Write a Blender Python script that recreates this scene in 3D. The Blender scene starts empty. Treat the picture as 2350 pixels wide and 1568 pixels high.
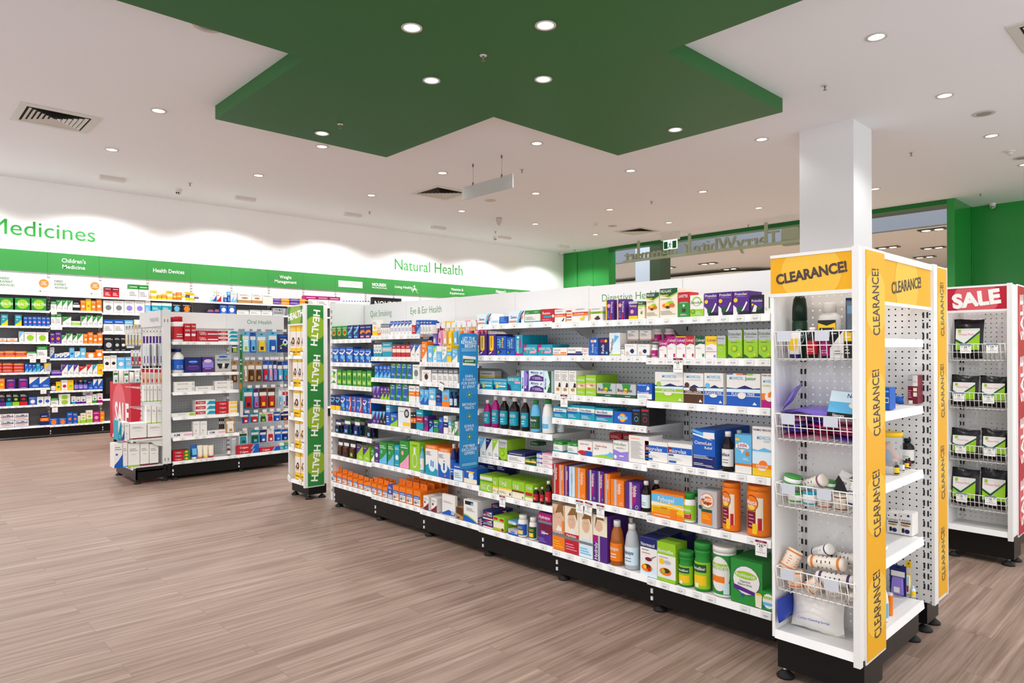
import bpy, math, random
from mathutils import Vector, Matrix
random.seed(7)
S = bpy.context.scene
COL = S.collection
# ------------------------------------------------------------------ camera
IMG_W, IMG_H = 2350, 1568
V2 = Vector
VPL, VPR = V2((-304.7, 810.9)), V2((2840.1, 797.2))       # vanishing points of the two floor directions
E1 = (VPR - VPL).normalized(); E2 = V2((-E1.y, E1.x))
PP = VPL + E1 * ((1175 - VPL.x) / E1.x)
FOC = math.sqrt((VPR - PP).dot(E1) * (PP - VPL).dot(E1))
YAW = math.atan((PP - VPL).dot(E1) / FOC)
CF = Vector((math.sin(YAW), math.cos(YAW), 0)); CR = Vector((math.cos(YAW), -math.sin(YAW), 0)); CZ = Vector((0, 0, 1))
EYE = 1.3
def ray(x, y):
    d = V2((x, y)) - PP
    return CF + CR * (d.dot(E1) / FOC) - CZ * (d.dot(E2) / FOC)
def onx(x, y, X):
    r = ray(x, y); return Vector((0, 0, EYE)) + r * (X / r.x)
def ony(x, y, Y):
    r = ray(x, y); return Vector((0, 0, EYE)) + r * (Y / r.y)
def onz(x, y, Z):
    r = ray(x, y); return Vector((0, 0, EYE)) + r * ((Z - EYE) / r.z)
cam = bpy.data.objects.new('camera', bpy.data.cameras.new('camera')); COL.objects.link(cam)
right = CR * E1.x - CZ * E2.x; up = -(CR * E1.y - CZ * E2.y)
back = right.cross(up)
cam.matrix_world = Matrix(((right.x, up.x, back.x, 0), (right.y, up.y, back.y, 0), (right.z, up.z, back.z, EYE), (0, 0, 0, 1)))
cam.data.sensor_width = 36; cam.data.lens = FOC * 36 / IMG_W
cam.data.shift_y = (PP.y - IMG_H / 2) / IMG_W
cam.data.clip_start = 0.05
S.camera = cam
# ------------------------------------------------------------------ view, world
S.view_settings.view_transform = 'Standard'; S.view_settings.look = 'None'
S.view_settings.gamma = 1; S.view_settings.use_curve_mapping = False
S.view_settings.exposure = 0.5
S.cycles.max_bounces = 9; S.cycles.diffuse_bounces = 8; S.cycles.glossy_bounces = 2
S.cycles.transmission_bounces = 4; S.cycles.transparent_max_bounces = 8
S.cycles.caustics_reflective = False; S.cycles.caustics_refractive = False
S.cycles.sample_clamp_indirect = 4
W = bpy.data.worlds.new('world'); S.world = W; W.use_nodes = True
W.node_tree.nodes['Background'].inputs[0].default_value = (0.97, 0.985, 1.0, 1)
W.node_tree.nodes['Background'].inputs[1].default_value = 1.35
# ------------------------------------------------------------------ lamps
ZC, ZB = 3.945, 3.80            # ceiling, underside of the dropped cross
GX = (0.37, 2.33, 4.28, 6.23, 8.2, 10.18, 12.13); GY = (0.1, 2.09, 4.1, 6.13, 8.1, 10.07)
def lamp(x, y, z, power, size=2.3, blend=0.5, r=0.06, tilt=None, col=(1, 0.975, 0.95)):
    l = bpy.data.lights.new('downlight_lamp', 'SPOT'); l.energy = power; l.spot_size = size; l.spot_blend = blend
    l.shadow_soft_size = r; l.color = col
    o = bpy.data.objects.new('downlight_lamp', l); COL.objects.link(o); o.location = (x, y, z)
    if tilt: o.rotation_euler = tilt
    return o
def in_cross(x, y):
    return (0.58 < x < 7.03 and 3.28 < y < 5.455) or (2.73 < x < 4.885 and 1.13 < y < 7.53)
CROSS = [(3.07, 4.37), (3.8, 3.64), (3.8, 5.1), (4.54, 4.38), (3.8, 7.19), (6.68, 4.37), (3.8, 1.55), (0.94, 4.37)]
GRID = [(x, y) for x in GX for y in GY if not in_cross(x, y) and (x, y) != (2.33, 6.13)]
P_DOWN = 51
for x, y in CROSS: lamp(x, y, ZB - 0.03, P_DOWN)
for x, y in GRID: lamp(x, y, ZC - 0.03, P_DOWN * (1.5 if y > 8 else 1.0))
WASH = [(x, 11.68) for x in (-1.35, 0.68, 2.705, 4.73, 6.81, 8.87, 10.79, 12.8)]
for x, y in WASH: lamp(x, y, ZC - 0.07, 105, size=2.56, blend=0.35, col=(1, 0.985, 0.975))
# shopping-centre lamps beyond the shopfront
for x, y in ((18, 4), (18, 8), (18, 12), (22, 6), (22, 11), (15.6, 5.5), (15.6, 9.5)):
    lamp(x, y, 3.2, 430, size=2.7, col=(0.95, 0.97, 1))
lamp(14.25, 11.9, 3.9, 0.01)
# ------------------------------------------------------------------ materials
def lin(h):
    h = h.lstrip('#'); c = [int(h[i:i + 2], 16) / 255 for i in (0, 2, 4)]
    return tuple(v / 12.92 if v <= 0.04045 else ((v + 0.055) / 1.055) ** 2.4 for v in c) + (1,)
_M = {}
def mat(h, rough=0.45, metal=0.0, emit=0.0, spec=0.25):
    k = (h, rough, metal, emit, spec)
    if k in _M: return _M[k]
    m = bpy.data.materials.new('surface'); m.use_nodes = True
    b = m.node_tree.nodes['Principled BSDF']
    b.inputs['Base Color'].default_value = lin(h); b.inputs['Roughness'].default_value = rough
    b.inputs['Metallic'].default_value = metal; b.inputs['Specular IOR Level'].default_value = spec
    if emit:
        b.inputs['Emission Color'].default_value = lin(h); b.inputs['Emission Strength'].default_value = emit
        m.cycles.emission_sampling = 'NONE'
    _M[k] = m; return m
def node_mat(name):
    m = bpy.data.materials.new(name); m.use_nodes = True
    nt = m.node_tree
    return m, nt, nt.nodes['Principled BSDF'], nt.nodes['Material Output']
def N(nt, t, **kw):
    n = nt.nodes.new(t)
    for k, v in kw.items(): setattr(n, k, v)
    return n
def math_node(nt, op, a, b=None):
    n = N(nt, 'ShaderNodeMath', operation=op)
    for i, v in enumerate((a, b)):
        if v is None: continue
        if isinstance(v, (int, float)): n.inputs[i].default_value = v
        else: nt.links.new(v, n.inputs[i])
    return n.outputs[0]
def pegboard(col, pitch=0.0285, r=0.0036):
    k = ('peg', col, pitch, r)
    if k in _M: return _M[k]
    m, nt, b, out = node_mat('pegboard')
    b.inputs['Base Color'].default_value = lin(col); b.inputs['Roughness'].default_value = 0.5
    tc = N(nt, 'ShaderNodeTexCoord'); sp = N(nt, 'ShaderNodeSeparateXYZ'); nt.links.new(tc.outputs['Object'], sp.inputs[0])
    d = []
    for ax in ('X', 'Z'):
        f = math_node(nt, 'FRACT', math_node(nt, 'DIVIDE', math_node(nt, 'ADD', sp.outputs[ax], 50.0), pitch))
        e = math_node(nt, 'SUBTRACT', f, 0.5); d.append(math_node(nt, 'MULTIPLY', e, e))
    hole = math_node(nt, 'LESS_THAN', math_node(nt, 'ADD', d[0], d[1]), (r / pitch) ** 2)
    tr = N(nt, 'ShaderNodeBsdfTransparent'); mx = N(nt, 'ShaderNodeMixShader')
    nt.links.new(hole, mx.inputs[0]); nt.links.new(b.outputs[0], mx.inputs[1]); nt.links.new(tr.outputs[0], mx.inputs[2])
    nt.links.new(mx.outputs[0], out.inputs[0])
    _M[k] = m; return m
def clear(col='#e8eef2', alpha=0.35, rough=0.12):
    k = ('clear', col, alpha)
    if k in _M: return _M[k]
    m, nt, b, out = node_mat('clear_plastic')
    b.inputs['Base Color'].default_value = lin(col); b.inputs['Roughness'].default_value = rough
    b.inputs['Alpha'].default_value = alpha
    _M[k] = m; return m
def floor_mat():
    m, nt, b, out = node_mat('timber_look_planks')
    L = nt.links.new
    tc = N(nt, 'ShaderNodeTexCoord')
    br = N(nt, 'ShaderNodeTexBrick'); br.offset = 0.37; br.offset_frequency = 2; br.squash = 1
    for k, v in (('Scale', 1.0), ('Mortar Size', 0.0012), ('Mortar Smooth', 0.3), ('Bias', 0.0), ('Brick Width', 1.22), ('Row Height', 0.152)):
        br.inputs[k].default_value = v
    br.inputs['Color1'].default_value = (0, 0, 0, 1); br.inputs['Color2'].default_value = (1, 1, 1, 1); br.inputs['Mortar'].default_value = (0.5, 0.5, 0.5, 1)
    L(tc.outputs['Object'], br.inputs['Vector'])
    # each plank shifts its grain
    sh = N(nt, 'ShaderNodeVectorMath', operation='MULTIPLY_ADD')
    L(br.outputs['Color'], sh.inputs[0]); sh.inputs[1].default_value = (7.3, 3.1, 0); L(tc.outputs['Object'], sh.inputs[2])
    def grain(sc, detail, dist, rough=0.6):
        mp = N(nt, 'ShaderNodeMapping'); mp.inputs['Scale'].default_value = sc; L(sh.outputs[0], mp.inputs[0])
        n = N(nt, 'ShaderNodeTexNoise'); n.inputs['Scale'].default_value = 1; n.inputs['Detail'].default_value = detail
        n.inputs['Distortion'].default_value = dist; n.inputs['Roughness'].default_value = rough; L(mp.outputs[0], n.inputs['Vector']); return n.outputs['Fac']
    g1 = grain((1.1, 34, 1), 6, 0.7); g2 = grain((3.0, 120, 1), 3, 0.4); g3 = grain((0.7, 7, 1), 4, 1.0)
    s = math_node(nt, 'ADD', math_node(nt, 'MULTIPLY', g1, 0.55), math_node(nt, 'ADD', math_node(nt, 'MULTIPLY', g2, 0.22), math_node(nt, 'MULTIPLY', g3, 0.35)))
    sepc = N(nt, 'ShaderNodeSeparateColor'); L(br.outputs['Color'], sepc.inputs[0])
    s = math_node(nt, 'ADD', s, math_node(nt, 'MULTIPLY', math_node(nt, 'SUBTRACT', sepc.outputs[0], 0.5), 0.035))
    cr = N(nt, 'ShaderNodeValToRGB'); L(s, cr.inputs[0])
    e = cr.color_ramp.elements
    e[0].position = 0.36; e[0].color = lin('#675245'); e[1].position = 0.74; e[1].color = lin('#a58f81')
    for p, c in ((0.49, '#776154'), (0.56, '#867063'), (0.64, '#937d70')):
        x = cr.color_ramp.elements.new(p); x.color = lin(c)
    mx = N(nt, 'ShaderNodeMix', data_type='RGBA'); L(br.outputs['Fac'], mx.inputs['Factor']); L(cr.outputs[0], mx.inputs['A']); mx.inputs['B'].default_value = lin('#6b594d')
    L(mx.outputs['Result'], b.inputs['Base Color'])
    b.inputs['Roughness'].default_value = 0.5; b.inputs['Specular IOR Level'].default_value = 0.35
    bp = N(nt, 'ShaderNodeBump'); bp.inputs['Strength'].default_value = 0.12; bp.inputs['Distance'].default_value = 0.002
    L(g1, bp.inputs['Height']); L(bp.outputs[0], b.inputs['Normal'])
    return m
WHITE = mat('#e2e1df', 0.4); OFFW = mat('#d6d5d3', 0.4); BLACK = mat('#131212', 0.3); CHROME = mat('#c9c9cb', 0.25, 0.9)
RUB = mat('#161616', 0.6); TXT = mat('#4a4a4c', 0.6); GREEN = mat('#1f7a33', 0.35); WIRE = mat('#e6e5e2', 0.35)
PAL = dict(W=('#e6e3de', 'white'), K=('#1c1b1e', 'black'), G=('#2c8a38', 'green'), g=('#93c42a', 'lime'), B=('#1a57b4', 'blue'), b=('#62b3de', 'sky-blue'),
           N=('#1d2463', 'navy'), T=('#1596ae', 'teal'), P=('#52287f', 'purple'), M=('#a9126f', 'magenta'), p=('#e79ab6', 'pink'), R=('#bb1f2c', 'red'),
           O=('#ea7a1c', 'orange'), Y=('#efc21c', 'yellow'), S=('#b6b9bd', 'silver'), s=('#77797d', 'grey'), C=('#eadfc8', 'cream'), k=('#b08551', 'kraft'),
           D=('#1d5230', 'deep-green'), n=('#4f2d1b', 'brown'), V=('#8f7bd0', 'lavender'), m=('#74182f', 'maroon'), A=('#c9701a', 'amber'), c=('#d9e0e4', 'clear'),
           u=('#d9b395', 'skin'), l=('#d3e6ef', 'pale blue'), x=('#1c100c', 'dark brown'), h=('#8a6238', 'fair'))
def pm(c, rough=0.42): return mat(PAL[c][0], rough)
# ------------------------------------------------------------------ mesh building
_T = {}
def glyphs(s, bold=0.0, res=2):
    k = (s, bold, res)
    if k not in _T:
        cu = bpy.data.curves.new('txt', 'FONT'); cu.body = s; cu.resolution_u = res; cu.offset = bold; cu.fill_mode = 'FRONT'
        o = bpy.data.objects.new('txt', cu)
        me = o.to_mesh()
        vs = [(v.co.x, v.co.y) for v in me.vertices]; fs = [tuple(p.vertices) for p in me.polygons]
        o.to_mesh_clear(); bpy.data.objects.remove(o); bpy.data.curves.remove(cu)
        xs = [v[0] for v in vs] or [0]; x0, x1 = min(xs), max(xs)
        _T[k] = ([(x - x0, y) for x, y in vs], fs, max(x1 - x0, 1e-6))
    return _T[k]
CAP = 0.70       # cap height of the built-in face, per unit size
class MB:
    def __init__(s): s.v = []; s.f = []; s.m = []; s.mats = []; s.smooth = []
    def mi(s, m):
        if m not in s.mats: s.mats.append(m)
        return s.mats.index(m)
    def poly(s, pts, m, sm=False):
        b = len(s.v); s.v += [tuple(p) for p in pts]; s.f.append(tuple(range(b, b + len(pts)))); s.m.append(s.mi(m)); s.smooth.append(sm)
    def box(s, x0, x1, y0, y1, z0, z1, m, front=None, side=None, top=None):
        b = len(s.v)
        s.v += [(x0, y0, z0), (x1, y0, z0), (x1, y1, z0), (x0, y1, z0), (x0, y0, z1), (x1, y0, z1), (x1, y1, z1), (x0, y1, z1)]
        for f, mm in (((0, 1, 5, 4), front), ((1, 2, 6, 5), side), ((2, 3, 7, 6), None), ((3, 0, 4, 7), side), ((4, 5, 6, 7), top), ((3, 2, 1, 0), None)):
            s.f.append(tuple(b + i for i in f)); s.m.append(s.mi(mm or m)); s.smooth.append(False)
        return s
    def hexa(s, p, m):
        b = len(s.v); s.v += [tuple(q) for q in p]
        for f in ((0, 1, 5, 4), (1, 2, 6, 5), (2, 3, 7, 6), (3, 0, 4, 7), (4, 5, 6, 7), (3, 2, 1, 0)):
            s.f.append(tuple(b + i for i in f)); s.m.append(s.mi(m)); s.smooth.append(False)
        return s
    def lathe(s, prof, m, n=20, cx=0, cy=0, sx=1, sy=1, a0=0, a1=None, smooth=True):
        full = a1 is None; a1 = a0 + 2 * math.pi if full else a1
        k = n if full else n + 1; b = len(s.v)
        for r, z in prof:
            for i in range(k):
                a = a0 + (a1 - a0) * i / n; s.v.append((cx + r * sx * math.cos(a), cy + r * sy * math.sin(a), z))
        for j in range(len(prof) - 1):
            mm = m[j] if isinstance(m, list) else m
            for i in range(n):
                i2 = (i + 1) % k
                s.f.append((b + j * k + i, b + j * k + i2, b + (j + 1) * k + i2, b + (j + 1) * k + i)); s.m.append(s.mi(mm)); s.smooth.append(smooth)
        if full:
            for j, rev in ((0, True), (len(prof) - 1, False)):
                if prof[j][0] > 1e-5:
                    ids = [b + j * k + i for i in range(k)]; mm = (m[0] if j == 0 else m[-1]) if isinstance(m, list) else m
                    s.f.append(tuple(ids[::-1] if rev else ids)); s.m.append(s.mi(mm)); s.smooth.append(False)
        return s
    def tube(s, p, q, r, m, n=6):
        p, q = Vector(p), Vector(q); d = (q - p).normalized()
        a = d.orthogonal().normalized(); c = d.cross(a); b = len(s.v)
        for e in (p, q):
            for i in range(n):
                t = 2 * math.pi * i / n; s.v.append(tuple(e + (a * math.cos(t) + c * math.sin(t)) * r))
        for i in range(n):
            j = (i + 1) % n; s.f.append((b + i, b + j, b + n + j, b + n + i)); s.m.append(s.mi(m)); s.smooth.append(True)
        s.f.append(tuple(b + i for i in range(n))[::-1]); s.m.append(s.mi(m)); s.smooth.append(False)
        s.f.append(tuple(b + n + i for i in range(n))); s.m.append(s.mi(m)); s.smooth.append(False)
        return s
    def path(s, pts, r, m, n=6):
        for a, b in zip(pts, pts[1:]): s.tube(a, b, r, m, n)
        return s
    def grid(s, fn, nx, ny, m):
        b = len(s.v)
        for j in range(ny + 1):
            for i in range(nx + 1): s.v.append(tuple(fn(i, j)))
        for j in range(ny):
            for i in range(nx):
                k = b + j * (nx + 1) + i; s.f.append((k, k + 1, k + nx + 2, k + nx + 1)); s.m.append(s.mi(m)); s.smooth.append(True)
        return s
    def disc(s, x, z, rx, rz, y, m, n=24):
        s.poly([(x + rx * math.cos(2 * math.pi * i / n), y, z + rz * math.sin(2 * math.pi * i / n)) for i in range(n)], m); return s
    def text(s, t, x, z, h, y, m, width=None, rot=0, bold=0.012, align='c', res=2, sq=None):
        """t centred at (x, z) on the plane y, cap height h; shrunk to width when given (sq: forced to it)."""
        vs, fs, w0 = glyphs(t, bold, res)
        k = h / CAP; kx = k
        if sq: kx = sq / w0
        elif width and w0 * k > width: kx = width / w0
        ox = {'c': -w0 * kx / 2, 'l': 0, 'r': -w0 * kx}[align]
        ca, sa = math.cos(rot), math.sin(rot); b = len(s.v); mi = s.mi(m)
        for vx, vy in vs:
            px, pz = ox + vx * kx, vy * k - h / 2
            s.v.append((x + px * ca - pz * sa, y, z + px * sa + pz * ca))
        for f in fs: s.f.append(tuple(b + i for i in f)); s.m.append(mi); s.smooth.append(False)
        return s
    def bend(s, fn, start=0):
        for i in range(start, len(s.v)): s.v[i] = tuple(fn(*s.v[i]))
        return s
    def mesh(s, name):
        me = bpy.data.meshes.new(name); me.from_pydata(s.v, [], s.f)
        for m in s.mats: me.materials.append(m)
        me.polygons.foreach_set('material_index', s.m); me.polygons.foreach_set('use_smooth', s.smooth)
        me.update(); return me
    def build(s, name, parent=None, loc=None, rotz=None):
        o = bpy.data.objects.new(name, s.mesh(name)); COL.objects.link(o)
        if parent: o.parent = parent
        if loc is not None: o.location = loc
        if rotz is not None: o.rotation_euler = (0, 0, rotz)
        return o
def tag(o, label=None, cat=None, group=None, kind=None):
    if label: o['label'] = label
    if cat: o['category'] = cat
    if group: o['group'] = group
    if kind: o['kind'] = kind
    return o
def empty(name, loc=(0, 0, 0), rotz=0):
    o = bpy.data.objects.new(name, None); COL.objects.link(o); o.location = loc; o.rotation_euler = (0, 0, rotz); o.empty_display_size = 0.05
    return o
def struct(name, mb, **kw):
    return tag(mb.build(name, **kw), kind='structure')
def copy_tree(o, loc, rotz=None):
    c = o.copy(); COL.objects.link(c); c.location = loc
    if rotz is not None: c.rotation_euler = (0, 0, rotz)
    for ch in o.children:
        d = ch.copy(); COL.objects.link(d); d.parent = c
        for g in ch.children:
            e = g.copy(); COL.objects.link(e); e.parent = d
    return c
class Fr:
    """A vertical working plane: 'X' faces -X (fixture facing the aisle), 'Y' faces -Y. s runs along it as seen from the front, d into it."""
    def __init__(s, kind, c): s.kind = kind; s.c = c; s.rot = -math.pi / 2 if kind == 'X' else 0.0
    def w(s, a, d, z): return Vector((s.c + d, -a, z)) if s.kind == 'X' else Vector((a, s.c + d, z))
    def px(s, x, y, d=0.0):
        if s.kind == 'X':
            p = onx(x, y, s.c + d); return -p.y, p.z
        p = ony(x, y, s.c + d); return p.x, p.z
ORD = 'first second third fourth fifth sixth seventh eighth ninth tenth eleventh twelfth thirteenth fourteenth fifteenth sixteenth seventeenth eighteenth nineteenth twentieth'.split()
PENDING = []      # (object, description, place, landmark, s, depth row)
def pend(o, desc, place, mark, s, row=0): PENDING.append((o, desc, place, mark, s, row))
def flush_labels():
    by = {}
    for e in PENDING: by.setdefault((e[1], e[2]), []).append(e)
    for (desc, place), l in by.items():
        rows = sorted({e[5] for e in l})
        for r in rows:
            g = sorted((e for e in l if e[5] == r), key=lambda e: e[4])
            for i, e in enumerate(g):
                t = desc
                if len(g) > 1: t += ', ' + ORD[min(i, 19)] + ' from ' + e[3]
                if r: t += ', ' + ('second', 'third', 'fourth', 'fifth')[min(r, 4) - 1] + ' row'
                e[0]['label'] = t + ', ' + place
                if len(e[0]['label'].replace(',', '').split()) > 16: print('LONG', e[0]['label'])
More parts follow.
